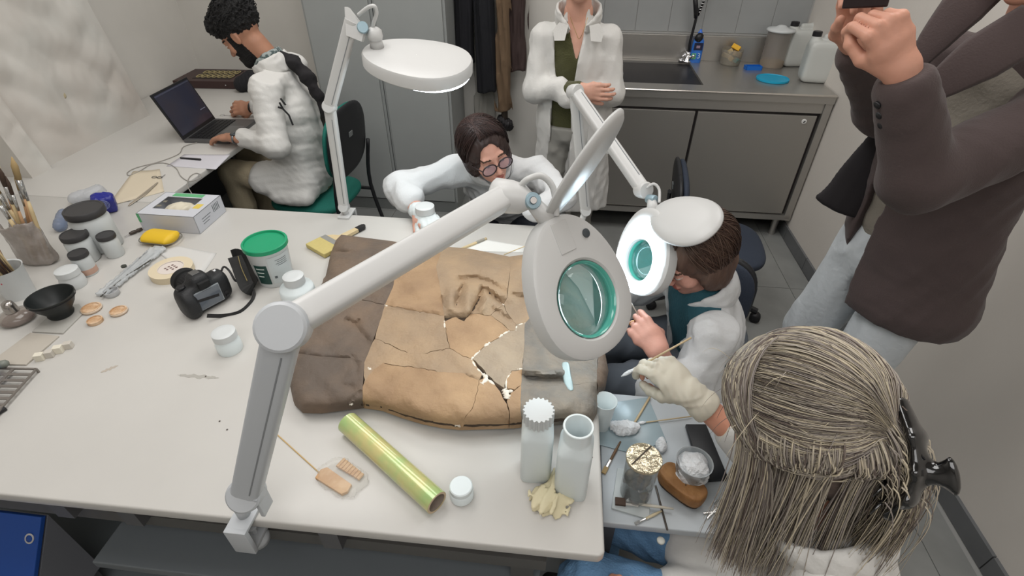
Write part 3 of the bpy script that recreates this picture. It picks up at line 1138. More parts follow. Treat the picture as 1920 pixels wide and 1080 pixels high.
def jar(px, py, tx, ty, wlid, label, group, body=.98, lidm=None, liquid=None, lidh=.016, name='jar'):
    b = on(px, py)
    h = Y(tx, ty, b.y).z - TZ
    r = wpx(Vector((b.x, b.y, TZ + h)), wlid) / 2
    e = empty(name, b, 0, label, 'jar', group)
    rb = r * body
    hb = h - lidh
    MB().lathe([(rb * .9, 0), (rb, .006), (rb, hb * .86), (rb * .9, hb * .95), (rb * .86, hb)], (0, 0, 0), 32).build('body', JARM, e, sharp=50)
    MB().lathe([(r * .97, hb - .002), (r, hb + .001), (r, h - .003), (r * .96, h), (r * .86, h), (r * .84, h - .0015)], (0, 0, 0), 36).build('lid', lidm or LIDM, e, sharp=40)
    if liquid:
        MB().lathe([(rb * .91, .002), (rb * 1.01, .007), (rb * 1.01, hb * .38)], (0, 0, 0), 32).build('contents', liquid, e, sharp=50)
    return e


JARM = mat('jar_plastic', (196, 200, 200), .35)
LIDM = mat('jar_lid_black', (56, 55, 56), .5)
jar(196, 462, 158, 390, 67, 'largest white jar with wide black screw lid', 'white jars with black lids', 1.0, lidh=.022)
jar(166, 487, 129, 437, 45, 'medium white jar with black lid, beside the bag of brushes', 'white jars with black lids')
jar(168, 512, 142, 473, 33, 'small jar with black lid and pinkish contents at its bottom', 'white jars with black lids', liquid=mat('pink_liquid', (196, 160, 142), .5), lidh=.012)
jar(218, 478, 192, 439, 32, 'small white jar with black lid in front of the largest jar', 'white jars with black lids', lidh=.012)

# bucket
b = on(519, 522)
h = Y(490, 451, b.y).z - TZ
r = wpx(b + Vector((0, 0, h)), 41)
bk = empty('plastic_bucket', b, 0, 'white plastic tub with green lid and printed label', 'bucket')
r0 = r * .80
MB().lathe([(r0 * .96, 0), (r0, .004), (r * .93, h * .9), (r * .95, h - .012)], (0, 0, 0), 40).build('body', PLAST, bk, sharp=40)
MB().lathe([(r * .94, h - .016), (r, h - .014), (r, h - .002), (r * .97, h), (r * .90, h), (r * .88, h - .006), (r * .3, h - .0055), (.0005, h - .006)], (0, 0, 0), 40).build('lid', mat('green_lid', (30, 148, 104), .4), bk, sharp=40)


def wrap(m, name, a0, a1, z0, z1, parent, off=.0006, n=14, r_at=None):
    v = []
    for i in range(n + 1):
        a = a0 + (a1 - a0) * i / n
        for z in (z0, z1):
            rr = r_at(z) + off
            v.append((rr * math.cos(a), rr * math.sin(a), z))
    f = [(2 * i, 2 * i + 2, 2 * i + 3, 2 * i + 1) for i in range(n)]
    return obj(name, v, f, m, parent, smooth=True)


rat = lambda z: r0 + (r * .93 - r0) * (z / (h * .9))
wrap(mat('label_dark_green', (24, 62, 56), .5), 'label_panel', math.radians(-112), math.radians(-72), h * .12, h * .62, bk, r_at=rat)
wrap(mat('label_print', (196, 202, 202), .5), 'label_panel', math.radians(-66), math.radians(8), h * .12, h * .80, bk, r_at=rat)
PRN = mat('print_grey', (90, 96, 98), .6)
for k in range(4):
    wrap(PRN, 'print_line', math.radians(-45 + 6 * (k % 2)), math.radians(-8), h * (.70 - .045 * k), h * (.712 - .045 * k), bk, .0010, r_at=rat)
wrap(PRN, 'print_line', math.radians(-58), math.radians(-50), h * .26, h * .32, bk, .001, r_at=rat)
for k in range(3):
    wrap(mat('label_white', (210, 220, 215), .5), 'print_line', math.radians(-106), math.radians(-80 - 4 * k), h * (.52 - .10 * k), h * (.545 - .10 * k), bk, .001, r_at=rat)


def squat_bottle(px, py, tx, ty, wneck, wbody, label, name='plastic_bottle', m=None):
    b = on(px, py)
    h = Y(tx, ty, b.y).z - TZ
    rn = wpx(b + Vector((0, 0, h)), wneck) / 2
    rb = wpx(b, wbody) / 2
    e = empty(name, b, 0, label, 'bottle')
    m = m or MILK
    MB().lathe([(rb * .95, 0), (rb, .006), (rb, h * .42), (rb * .93, h * .53), (rn * 1.02, h * .66), (rn, h * .70)], (0, 0, 0), 32).build('body', m, e, sharp=60)
    MB().lathe([(rn * 1.04, h * .68), (rn * 1.08, h * .69), (rn * 1.06, h * .98), (rn * .98, h), (rn * .5, h), (.0005, h)], (0, 0, 0), 32).build('cap', PLAST, e, sharp=50)
    return e


squat_bottle(562, 558, 545, 516, 36, 62, 'translucent white round bottle beside the green-lidded tub')
squat_bottle(433, 655, 422, 622, 40, 44, 'small translucent white pot standing alone in front of the camera', 'plastic_pot')
squat_bottle(800, 422, 803, 386, 34, 42, 'small white bottle by the bespectacled woman, partly behind the lamp arm')
# low pot right of the green tube
b = on(866, 930)
lathe_thing('plastic_pot', b, [(.020, 0), (.024, .003), (.0245, .020), (.022, .024), (.023, .026), (.023, .036), (.021, .038), (.012, .038)], MILK,
            'round white translucent pot right of the green tube', 'pot')

# square bottles
def sq(r, p=5, n=32):
    return superell(r, r, n, p)


def square_bottle(px, py, tx, ty, wb, label, cap, rot):
    b = on(px, py)
    h = Y(tx, ty, b.y).z - TZ
    r = wpx(b + Vector((0, 0, h * .6)), wb) / 2 * 1.08
    e = empty('square_bottle', b, rot, label, 'bottle', 'square translucent bottles at the table corner')
    rn = r * .80
    rings = [[(x * s, y * s, z) for x, y in sq(r, 5)] for s, z in ((.93, 0), (1, .004), (1, h * .66), (.97, h * .74))]
    rings += [[(x, y, z) for x, y in sq(rr, 2.0)] for rr, z in ((rn * 1.03, h * .80), (rn, h * .84), (rn, h * .93 if cap else h - .003))]
    if not cap:
        rings += [[(x, y, z) for x, y in sq(rr, 2.0)] for rr, z in ((rn * 1.08, h - .002), (rn * 1.05, h), (rn * .92, h), (rn * .88, h - .004), (rn * .88, h * .8), (rn * .87, h * .55), (.001, h * .55))]
    v, f = ringloft(rings)
    obj('body', v, f, MILK, e, sharp=50, smooth=True)
    rl = [[(x * s, y * s, z) for x, y in sq(r * .965, 5)] for s, z in ((.9, .002), (1, .005), (1, h * .50), (.02, h * .50))]
    v, f = ringloft(rl)
    obj('contents', v, f, mat('milky_liquid', (200, 206, 204), .4), e, sharp=50, smooth=True)
    if cap:
        n = 20 * 4
        prof = []
        for i in range(n):
            a = 2 * math.pi * i / n
            prof.append(((rn * (1.18 if (i % 4) < 2 else 1.05)) * math.cos(a), (rn * (1.18 if (i % 4) < 2 else 1.05)) * math.sin(a)))
        MB().prism(prof, h * .86, h).build('serrated_cap', PLAST, e)
    return e


square_bottle(1004, 882, 1006, 768, 56, 'square translucent bottle with white serrated screw cap at the table corner', True, .05)
square_bottle(1070, 912, 1079, 798, 60, 'open square translucent bottle without cap at the table corner', False, -.1)

# camera
b = on(392, 572)
cm = empty('camera_body', b, math.radians(60), 'black reflex camera lying lens-side left beside the green-lidded tub', 'camera')
CAMM = mat('camera_black', (30, 31, 33), .5, bump=.2, bscale=300)
CAMR = mat('camera_rubber', (22, 22, 23), .75)
cm.name = 'reflex_camera'
S = SDF((-.08, -.06, -.01), (.09, .075, .13), .0022)
S.ell((0, 0, .046), (.066, .031, .045), k=.008, sharpen=4.5)
S.ell((-.050, -.012, .040), (.020, .034, .042), k=.01, sharpen=3)
S.ell((0.0, .0, .094), (.026, .028, .022), k=.012, sharpen=3)
S.ell((0.056, .004, .05), (.016, .026, .038), k=.008, sharpen=3.5)
S.build('body', CAMM, cm)
Rl = Matrix.Rotation(math.radians(-90), 3, 'X')
o = MB().lathe([(.030, .02), (.034, .03), (.036, .045), (.036, .075), (.033, .078), (.033, .09), (.038, .092), (.038, .112), (.034, .114), (.032, .108), (.005, .106)], (0, 0, .045), 36, Rl).build('lens_barrel', CAMR, cm, sharp=35)
M = MB()
for k in range(30):
    a = 2 * math.pi * k / 30
    M.box(Vector((.0365 * math.cos(a), .06, .045 + .0365 * math.sin(a))), (.0012, .012, .0008), Matrix.Rotation(-a, 3, 'Y'))
o2 = M.build('focus_ring_ribs', BLACK, o)
o2['kind'] = 'stuff'
SCR = mat('camera_screen', (98, 104, 112), .12, coat=.6)
MB().box((-.004, -.032, .046), (.040, .002, .030), None, .001).build('screen_frame', mat('screen_frame', (150, 156, 160), .3, .3), cm)
MB().box((-.004, -.0345, .046), (.037, .001, .027)).build('screen', SCR, cm)
MB().box((-.004, -.0357, .046), (.030, .0002, .0045), Matrix.Rotation(.2, 3, 'Y')).build('screen_reflection_bar', BLACK, cm)
MB().lathe([(.011, 0), (.012, .003), (.012, .010), (.010, .012), (.002, .012)], (-.048, 0, .086), 24).build('mode_dial', BLACK, cm, sharp=35)
MB().lathe([(.006, 0), (.006, .008), (.004, .010)], (.052, .006, .086), 16).build('shutter_button', CHROME, cm, True)
MB().box((0, -.034, .092), (.016, .006, .010), None, .003).build('viewfinder', CAMR, cm)
MB().box((.0, 0.004, .1165), (.011, .012, .0015), None, .001).build('hot_shoe', mat('shoe', (130, 130, 130), .3, .8), cm)
for z in (.02, .034):
    MB().lathe([(.005, 0), (.0045, .002)], (.048, -.030, z), 12, Matrix.Rotation(math.radians(90), 3, 'X')).build('button', BLACK, cm)
Rz = rz(math.radians(-60))
loc = lambda p: Rz @ (p - b)
strap = [T(388, 592, TZ + .02), T(420, 592, TZ + .004), T(450, 585, TZ + .003), T(470, 567, TZ + .004), T(477, 550, TZ + .01), T(474, 540, TZ + .02)]
MB().tube([loc(p) for p in bez(strap, 6)], .006, 4, flat=(.22, 1), up=(0, 0, 1)).build('strap', BLACK, cm)
ws = [T(474, 542, TZ + .02), T(462, 535, TZ + .04), T(448, 500, TZ + .06), T(440, 482, TZ + .05)]
STR = mat('strap_black', (28, 28, 28), .7)
MB().tube([loc(p) for p in bez(ws, 6)], .020, 4, flat=(.10, 1), up=(.6, .3, .7)).build('shoulder_strap', STR, cm)
ws2 = [T(436, 480, TZ + .05), T(447, 478, TZ + .045), T(466, 498, TZ + .03), T(478, 535, TZ + .02)]
MB().tube([loc(p) for p in bez(ws2, 6)], .019, 4, flat=(.10, 1), up=(.6, .3, .7)).build('shoulder_strap', STR, cm)
MB().tube([loc(p) + Vector((0, 0, .003)) for p in bez([T(447, 482, TZ + .062), T(453, 503, TZ + .068), T(464, 528, TZ + .052)], 6)], .0012, 6).build('strap_stitching', mat('ochre_piping', (140, 125, 80), .6), cm)
MB().tube([loc(p) for p in bez([T(415, 508, TZ + .08), T(420, 500, TZ + .08), T(430, 508, TZ + .075), T(440, 525, TZ + .05), T(446, 528, TZ + .04)], 6)], .003, 6).build('strap', BLACK, cm)

# glove box
fl, fr, br = on(270, 432), on(376, 439), on(410, 396)
xa = (fr - fl)
ya = (br - fr)
w_, d_ = xa.length, ya.length
hb = Y(357, 407, fr.y).z - TZ
hb = max(.05, min(hb, .09))
ang = math.atan2(xa.y, xa.x)
gb = empty('glove_box', fl, ang, 'open white and green cardboard box of disposable gloves', 'box')
CARD = mat('card_white', (196, 198, 204), .6)
CARDG = mat('card_green', (96, 172, 120), .6)
t_ = .0015
MB().box2((0, 0, 0), (w_, t_, hb)).box2((0, d_ - t_, 0), (w_, d_, hb)).box2((0, 0, 0), (t_, d_, hb)).box2((w_ - t_, 0, 0), (w_, d_, hb)).box2((0, 0, 0), (w_, d_, t_)).build('walls', CARD, gb)
m_ = MB()
for a, bb_ in (((0, 0), (w_, d_ * .26)), ((0, d_ * .80), (w_, d_)), ((0, d_ * .26), (w_ * .14, d_ * .8)), ((w_ * .78, d_ * .26), (w_, d_ * .8))):
    m_.box2((a[0], a[1], hb - t_), (bb_[0], bb_[1], hb))
m_.build('top_panel', CARD, gb)
MB().box2((w_ * .20, d_ * .83, hb), (w_ * .75, d_ * .97, hb + .0004)).build('green_band', CARDG, gb)
MB().box2((-.0004, 0, hb * .5), (w_ * .045, -.0004, hb)).build('green_band', CARDG, gb)
MB().box2((w_ * .80, d_ * .35, hb), (w_ * .92, d_ * .55, hb + .0004)).build('yellow_mark', mat('card_yellow', (214, 190, 90), .6), gb)
for k in range(5):
    MB().box2((w_, d_ * (.62 + .05 * k), hb * .45), (w_ + .0004, d_ * (.64 + .05 * k), hb * .85)).build('barcode_bar', PRN, gb)
for k in range(3):
    MB().box2((w_, d_ * .2, hb * (.3 + .14 * k)), (w_ + .0004, d_ * (.42 + .05 * k), hb * (.33 + .14 * k))).build('print_line', PRN, gb)
for k in range(2):
    MB().box2((w_ * (.16 + .02 * k), d_ * (.34 + .2 * k), hb), (w_ * .24, d_ * (.42 + .2 * k), hb + .0004)).build('printed_hand', mat('card_grey_print', (120, 116, 104), .6), gb)
S = SDF((w_ * .12, d_ * .22, .02), (w_ * .8, d_ * .84, hb + .03), .004)
S.ell((w_ * .46, d_ * .53, hb * .55), (w_ * .30, d_ * .25, hb * .42), k=.01)
S.fold(folds(.007, 90, 4))
S.build('gloves', mat('glove_latex', (214, 206, 186), .6), gb)

# yellow case
S = SDF((-.08, -.05, -.005), (.08, .05, .04), .0025)
S.cap((-.035, 0, .016), (.035, 0, .016), (.026, .016), side=(0, 1, 0), k=.004)
b = on(304, 452)
yc = empty('spectacle_case', b, math.radians(-4), 'yellow rounded hard case lying in front of the glove box', 'case')
S.build('body', mat('yellow_case', (222, 182, 40), .5, bump=.1, bscale=200), yc)
MB().tube([(.055 * math.cos(a) if False else (.035 * (1 if math.cos(a) > 0 else -1) + .0262 * math.cos(a)), .0262 * math.sin(a), .012) for a in [2 * math.pi * (k + .5) / 32 for k in range(32)]], .0013, 6, closed=True).build('seam', mat('grey_seam', (110, 108, 100), .6), yc)
yc.scale = (1.16, 1.5, 1.1)

# screwdriver
p, q = on(234, 446), on(268, 432)
e = empty('screwdriver', p, 0, 'small screwdriver with dark handle left of the yellow case', 'tool')
v = q - p
MB().tube([(0, 0, .004), v * .32 + Vector((0, 0, .005))], .0015, 8).build('shaft', CHROME, e)
MB().tube([v * k + Vector((0, 0, .007)) for k in (.3, .36, .5, .62, .68, .8, 1.0)], [.004, .0055, .0065, .0065, .005, .0065, .005], 10).build('handle', mat('handle_dark', (60, 50, 42), .4), e, True)

# tape roll
b = on(325, 512)
tr = empty('tape_roll', b, .3, 'roll of cream masking tape lying flat with printed core', 'tape')
R1 = wpx(b, 37)
MB().lathe([(R1 * .60, 0), (R1, 0), (R1, .022), (R1 * .60, .022), (R1 * .60, 0)], (0, 0, 0), 44, cap0=False, cap1=False).build('tape', mat('masking_tape', (214, 200, 172), .55), tr, sharp=30)
MB().lathe([(.0005, .020), (R1 * .59, .020), (R1 * .60, .0225), (R1 * .575, .0225), (R1 * .57, .0205)], (0, 0, 0), 44, cap0=False, cap1=False).build('core_disc', mat('core_white', (214, 204, 196), .6), tr, sharp=30)
for i in range(-3, 4):
    for j in range(-1, 3):
        if (i + j) % 2 == 0 and i * i + (j * 1.5) ** 2 < 10:
            MB().box((i * R1 * .13, j * R1 * .13, .0203), (R1 * .05, R1 * .05, .0002)).build('printed_check', mat('print_brown', (112, 88, 84), .6), tr)

# paper under the tape
def sheet(name, corners, z, m, label, cat, curl=.002):
    P = [on(x, y, z) for x, y in corners]
    e = P[0]
    n = 8
    v = []
    for i in range(n + 1):
        for j in range(n + 1):
            a = P[0].lerp(P[1], i / n)
            c = P[3].lerp(P[2], i / n)
            p = a.lerp(c, j / n) - e
            p.z += curl * (math.sin(i * .9 + j * .7) * .3 + ((i / n - .5) ** 2 + (j / n - .5) ** 2) * 1.2)
            v.append(p)
    lo = min(p.z for p in v)
    for p in v:
        p.z -= lo - .0004
    f = [(i * (n + 1) + j, (i + 1) * (n + 1) + j, (i + 1) * (n + 1) + j + 1, i * (n + 1) + j + 1) for i in range(n) for j in range(n)]
    o = obj(name, v, f, m, smooth=True)
    o.location = e
    sm = o.modifiers.new('t', 'SOLIDIFY')
    sm.thickness = .0005
    sm.offset = 1
    return tag(o, label, cat)


sheet('paper_sheet', [(290, 470), (330, 461), (406, 475), (372, 528)], TZ, PAPER, 'blank white sheet of paper under the tape roll', 'paper', .001)
sheet('paper_sheet', [(250, 322), (300, 318), (308, 360), (200, 388)], TZ, mat('kraft_paper', (206, 194, 172), .8), 'beige paper sheet under the long wooden tweezers', 'paper')
sheet('paper_sheet', [(312, 312), (345, 290), (432, 290), (405, 318)], TZ, mat('note_paper', (200, 198, 204), .8), 'handwritten note sheet on the desk with pen on top', 'paper', .001)
sheet('paper_sheet', [(850, 470), (905, 448), (985, 462), (984, 474)], TZ, mat('white_paper_bright', (222, 222, 218), .8), 'white paper sheet lying behind the clay sculpture', 'paper', .001)


def stick(name, a, b, r, m, label, cat, z=TZ, dz=(0, 0), n=8, group=None):
    p, q = on(*a, z), on(*b, z)
    e = tag(MB().tube([(0, 0, r + dz[0]), q - p + Vector((0, 0, r + dz[1]))], r, n).build(name, m, None), label, cat, group)
    e.location = p
    return e


# pen, little spectacles, tweezers
e = tag(MB().tube([(0, 0, .005), (on(377, 301) - on(339, 298)) * .8 + Vector((0, 0, .005)), on(377, 301) - on(339, 298) + Vector((0, 0, .005))], [.0035, .0048, .0048], 10).build('pen', BLACK), 'black pen lying on the note sheet', 'pen')
e.location = on(339, 298)
WOODL = mat('pale_wood', (206, 186, 146), .6, bump=.1, bscale=90)
tw = empty('wooden_tweezers', on(244, 384), 0, 'long pale tweezers lying open on the beige paper', 'tweezers')
v = on(296, 344) - on(244, 384)
MB().tube([(0, 0, .003), v + Vector((0, 0, .004))], .003, 6, flat=(1.3, .5)).build('blade', mat('tweezer_steel', (170, 160, 145), .35, .5), tw)
MB().tube([Vector((.004, -.012, .003)) + Vector((0, 0, 0)), v * .5 + Vector((.014, -.012, .004)), v + Vector((0, 0, .004))], .003, 6, flat=(1.3, .5)).build('blade', mat('tweezer_steel', (170, 160, 145), .35, .5), tw)
sc = empty('folded_spectacles', on(295, 334), 0, 'tiny wire spectacles on the desk by the cable', 'spectacles')
for dx in (-.012, .012):
    MB().tube([(dx + .010 * math.cos(a), .008 * math.sin(a), .004) for a in [2 * math.pi * k / 16 for k in range(16)]], .0012, 6, closed=True).build('rim', DGREY, sc)
MB().tube([(.02, .0, .004), (.016, .03, .003)], .001, 6).build('temple', DGREY, sc)

# blue package and bags
b = on(205, 398)
bp = empty('blue_package', b, math.radians(35), 'dark blue plastic packet with silver print behind the largest jar', 'package')
BLU = mat('blue_foil', (38, 42, 130), .3, bump=.3, bscale=60)
S = SDF((-.05, -.04, -.005), (.05, .04, .09), .003)
S.ell((0, 0, .040), (.036, .026, .038), Euler((.3, .1, 0)).to_matrix(), k=.006, sharpen=5)
S.fold(folds(.002, 110, 3))
S.build('body', BLU, bp)
for k in range(4):
    MB().tube([(.006 * k * 0 + (.020 - .004 * k) * math.cos(a), -.033, .046 + (.018 - .004 * k) * math.sin(a)) for a in [2 * math.pi * j / 20 for j in range(20)]], .0008, 5, closed=True).build('emblem_ring', mat('silver_print', (140, 150, 190), .4), bp)


def bag(name, pts, r, label, cat, m=None, seed=0, amp=.006, z=TZ):
    P = [Vector(p) for p in pts]
    c = sum(P, Vector()) / len(P)
    c.z = z
    lo = [min(p[i] for p in P) - r * 1.4 for i in range(3)]
    hi = [max(p[i] for p in P) + r * 1.4 for i in range(3)]
    S = SDF(np.array(lo) - np.array(c), np.array(hi) - np.array(c), .0045)
    for i in range(len(P) - 1):
        S.cap(P[i] - c, P[i + 1] - c, r, k=r * .7)
    S.fold(folds(amp, 75, seed))
    S.cut(lambda X, Y_, Z: (z + .0005 - c.z) - Z + 0 * X + 0 * Y_)
    o = S.build(name, m or CLEAR, None)
    o.location = c
    return tag(o, label, cat)


bag('plastic_bag', [T(142, 372, TZ + .02), T(185, 358, TZ + .02)], .026, 'crumpled clear plastic bag behind the largest jar', 'bag', mat('bag_film', (190, 194, 200), .3, alpha=.45), 1)
bag('plastic_bag', [T(120, 402, TZ + .02), T(112, 425, TZ + .015)], .022, 'crumpled bluish clear bag left of the largest jar', 'bag', mat('bag_film_blue', (120, 134, 160), .3, alpha=.6), 2)

# long clear sleeve with tools
tb = empty('tool_sleeve', on(245, 512), 0, 'clear plastic sleeve of metal tools beside the tape roll', 'sleeve')
b0 = on(245, 512)
S = SDF((-.16, -.13, 0), (.16, .14, .05), .004)
A, B = on(192, 556) - b0, on(300, 470) - b0
S.cap(A + Vector((0, 0, .008)), B + Vector((0, 0, .010)), (.020, .008), (.030, .010), side=(-(B - A).y, (B - A).x, 0), k=.01)
S.fold(folds(.004, 70, 8))
S.cut(lambda X, Y_, Z: .0006 - Z + 0 * X + 0 * Y_)
S.build('sleeve', mat('sleeve_film', (206, 210, 212), .25, alpha=.55), tb)
for k, (a_, c_) in enumerate((((192, 562), (292, 482)), ((204, 545), (280, 478)), ((215, 540), (286, 494)))):
    MB().tube([on(*a_) - b0 + Vector((0, 0, .012)), on(*c_) - b0 + Vector((0, 0, .014))], .0022, 6).build('tool', mat('tool_dark', (70, 68, 62), .4, .4), tb)
MB().lathe([(.008, 0), (.008, .005), (.003, .006)], on(237, 508) - b0 + Vector((0, 0, .016)), 16).build('snap', mat('snap_dark', (84, 86, 80), .4, .5), tb)

# flat bristle brush
b0 = on(606, 468)
fb = empty('flat_brush', b0, 0, 'wide flat brush with blond bristles and black-tipped handle behind the sculpture', 'brush')
ax = (on(685, 428) - b0)
La = ax.length
ax.normalize()
R = frame(ax, (0, 0, 1))
wb = wpx(b0, 50) / 2 * 1.15
MB().box(R @ Vector((.0, 0, .010)), (.030, wb, .008), R, .003).build('bristles', mat('bristle', (196, 180, 116), .8, bump=.5, bscale=60, stretch=(1, 1, 1)), fb)
MB().box(R @ Vector((.038, 0, .010)), (.011, wb * .96, .0085), R, .002).build('ferrule', mat('ferrule', (176, 176, 172), .35, .6), fb)
MB().prism([(.049, -wb * .85), (.066, -wb * .62), (.078, -.012), (La * .80, -.010), (La * .80, .010), (.078, .012), (.066, wb * .62), (.049, wb * .85)], .005, .016, R).build('handle', WOODL, fb, sharp=30)
MB().prism([(La * .80, -.0105), (La * .96, -.010), (La, -.004), (La, .004), (La * .96, .010), (La * .80, .0105)], .0045, .0165, R).build('handle_tip', BLACK, fb)
# small brush & stick behind sculpture
e = empty('small_brush', on(862, 470), 0, 'small brush handle with printed band behind the sculpture', 'brush')
v = on(912, 449) - on(862, 470)
MB().tube([(0, 0, .004), v + Vector((0, 0, .004))], .005, 8).build('handle', WOODL, e, True)
MB().tube([v * .62 + Vector((0, 0, .0042)), v * .92 + Vector((0, 0, .0042))], .0054, 8).build('printed_band', mat('band_grey', (150, 146, 134), .5), e)
stick('wooden_stick', (945, 478), (988, 461), .0016, WOODL, 'thin wooden stick on the paper behind the sculpture', 'stick')

# green tube
p, q = on(656, 805), on(821, 955)
d = (q - p)
L = d.length
d.normalize()
rr = .0245
gt = empty('cardboard_tube', p, 0, 'green and gold metallic cardboard tube lying diagonally on the table', 'tube')
R = frame((0, 0, 1), d)
GRN = mat('green_foil', (168, 196, 128), .22, .12, col2=(206, 196, 134), vscale=14, coat=.6)
MB().lathe([(rr * .84, L), (rr, L), (rr, 0), (rr * .84, 0), (rr * .84, L)], (0, 0, rr), 36, R, False, False).build('wrap', GRN, gt, sharp=40)
MB().lathe([(rr * .80, L + .0005), (rr * .985, L + .0005), (rr * .985, L - .004)], (0, 0, rr), 36, R, False, False).build('rim', mat('card_rim', (200, 178, 150), .7), gt, sharp=40)
MB().lathe([(rr * .83, L - .0005), (rr * .83, .001), (.0005, .06)], (0, 0, rr), 36, R, False, False).build('inner_wall', mat('card_inner', (150, 136, 124), .8), gt)

# reed comb in clear wrapper with stick
b0 = on(643, 898)
rc = empty('reed_comb', b0, 0, 'small wooden reed comb in a clear wrapper left of the green tube', 'comb')
REED = mat('reed', (190, 148, 104), .6, col2=(206, 170, 128), vscale=30)
u = (on(690, 915) - on(612, 868)).normalized()
R = frame(u, (0, 0, 1))
S2 = on(604, 880) - b0
MB().prism([(-.040, -.020), (.034, -.020), (.040, -.010), (.036, .006), (-.036, .010), (-.044, .0)], .001, .009, R, Vector((-.010, -.006, 0))).build('back_board', REED, rc, sharp=30)
for k in range(8):
    MB().tube([Vector(R @ Vector((-.026 + k * .0082, .012, .007))), Vector(R @ Vector((-.026 + k * .0082, .034 - .001 * k, .007)))], .0042, 8).build('reed', REED, rc, sharp=40)
S = SDF((-.08, -.07, 0), (.08, .08, .03), .003)
S.ell((0, 0, .008), (.056, .036, .012), R, k=.004, sharpen=3)
S.fold(folds(.003, 120, 12))
S.cut(lambda X, Y_, Z: .0004 - Z + 0 * X + 0 * Y_)
S.build('wrapper', mat('wrapper_film', (224, 222, 214), .15, alpha=.18), rc)
stick('bamboo_stick', (516, 812), (600, 888), .0013, mat('bamboo', (196, 164, 110), .6), 'thin bamboo stick pointing to the reed comb', 'stick')

# crumpled glove
b0 = on(1030, 935)
S = SDF((-.06, -.06, 0), (.06, .07, .06), .0028)
S.ell((-.005, -.005, .010), (.034, .030, .016), k=.01)
S.ell((.008, .030, .018), (.010, .024, .012), k=.01)
S.ell((.030, -.004, .010), (.016, .012, .010), k=.008)
S.ell((-.012, -.026, .008), (.022, .014, .009), k=.008)
S.ell((.012, -.026, .008), (.020, .012, .009), k=.008)
S.fold(folds(.010, 75, 21))
S.cut(lambda X, Y_, Z: .0004 - Z + 0 * X + 0 * Y_)
o = tag(S.build('latex_glove', mat('latex', (214, 204, 170), .55), relax=0), 'crumpled cream latex glove in front of the square bottles', 'glove')
o.location = b0

# black bowl, burner, plates
b = on(118, 592)
h = Y(84, 563, b.y).z - TZ
h = max(h, .066)
rr = wpx(b + Vector((0, 0, h)), 39)
bw = empty('rubber_bowl', b, 0, 'black rubber mixing bowl standing on the grey glass plate', 'bowl')
MB().lathe([(rr * .50, .004), (rr * .52, .001), (rr * .56, .006), (rr * .52, .014), (rr * .80, h * .55), (rr * .96, h * .88), (rr, h), (rr * .95, h), (rr * .88, h * .85), (rr * .6, h * .4), (rr * .3, .014), (.001, .012)], (0, 0, .006), 40).build('shell', mat('black_rubber', (26, 30, 30), .45), bw, sharp=60)
MB().lathe([(rr * .97, h * .85), (rr * 1.0, h * .87), (rr * .985, h * .9)], (0, 0, .006), 40, None, False, False).build('rim_band', BLACK, bw, True)


def plate(corners, label, z=TZ, t=.005, m=None, name='glass_plate'):
    P = [on(x, y, z) for x, y in corners]
    c = sum(P, Vector()) / len(P)
    c.z = z
    o = tabletop(name, [(p - c)[:2] for p in P], 0, t, m, None, .0008)
    o.location = c
    return tag(o, label, 'plate')


PLG = mat('plate_grey', (172, 170, 164), .3)
PLG2 = mat('plate_taupe', (184, 177, 166), .3)
plate([(61, 624), (119, 627), (160, 586), (150, 572), (112, 577)], 'grey square plate under the black rubber bowl', m=PLG)
plate([(-20, 684), (50, 686), (112, 632), (58, 626)], 'taupe flat plate between black bowl and metal rack', m=PLG2)
b = on(36, 600)
sb = empty('spirit_burner', b, .4, 'low glass spirit burner with metal cap left of the black bowl', 'burner')
MB().lathe([(.030, 0), (.040, .004), (.043, .012), (.040, .022), (.024, .030), (.012, .034)], (0, 0, 0), 32, sx=1.05).build('bowl', mat('burner_glass', (150, 140, 130), .12, alpha=.6, coat=.6), sb, sharp=60)
MB().lathe([(.012, .032), (.017, .034), (.016, .05), (.013, .062), (.008, .066), (.001, .067)], (0, 0, 0), 20).build('cap', mat('burner_cap', (170, 165, 160), .2, .9), sb, sharp=40)
MB().lathe([(.034, .003), (.038, .006), (.034, .010)], (0, 0, 0), 28).build('fluid', mat('purple_fluid', (110, 84, 90), .3), sb)

# cork discs
CORK = mat('cork_wood', (188, 150, 112), .7, bump=.3, bscale=120, col2=(214, 186, 156), vscale=40)
for px, py, w_, lab, ring in ((173, 581, 32, 'round wooden lid ring, leftmost of three beside the black bowl', 1), (180, 604, 26, 'small oval wooden disc, nearest the camera of three', 0), (224, 586, 28, 'round wooden disc with pale rim, rightmost of three', 1)):
    b = on(px, py)
    r = wpx(b, w_) / 2
    e = empty('wooden_disc', b, 0, lab, 'disc', 'small wooden discs')
    MB().lathe([(r * .95, 0), (r, .003), (r, .010), (r * .85, .011), (r * .82, .008), (.001, .008)], (0, 0, 0), 24).build('disc', CORK, e, sharp=40)
    if ring:
        MB().lathe([(r * 1.01, .002), (r * 1.08, .004), (r * 1.06, .009), (r * 1.01, .009)], (0, 0, 0), 24, None, False, False).build('rim', mat('pale_rim', (210, 190, 168), .6), e, True)

# row of white cubes
for px, py, w_, lab in ((78, 674, 14, 'small bright white cube, first of four from the metal rack'), (96, 668, 13, 'small greyish clear cube between two white ones'), (113, 660, 14, 'small bright white cube with clear cubes either side'), (131, 652, 13, 'small clear cube, last of four away from the metal rack')):
    b = on(px, py)
    s_ = wpx(b, w_) / 2
    o = MB().box((0, 0, s_), (s_, s_ * .8, s_), rz(.35), .001).build('sample_cube', mat('cube_white', (222, 216, 200), .5) if 'bright' in lab else mat('cube_clear', (198, 192, 182), .4), None)
    o.location = b
    tag(o, lab, 'cube', 'small sample cubes in a row')

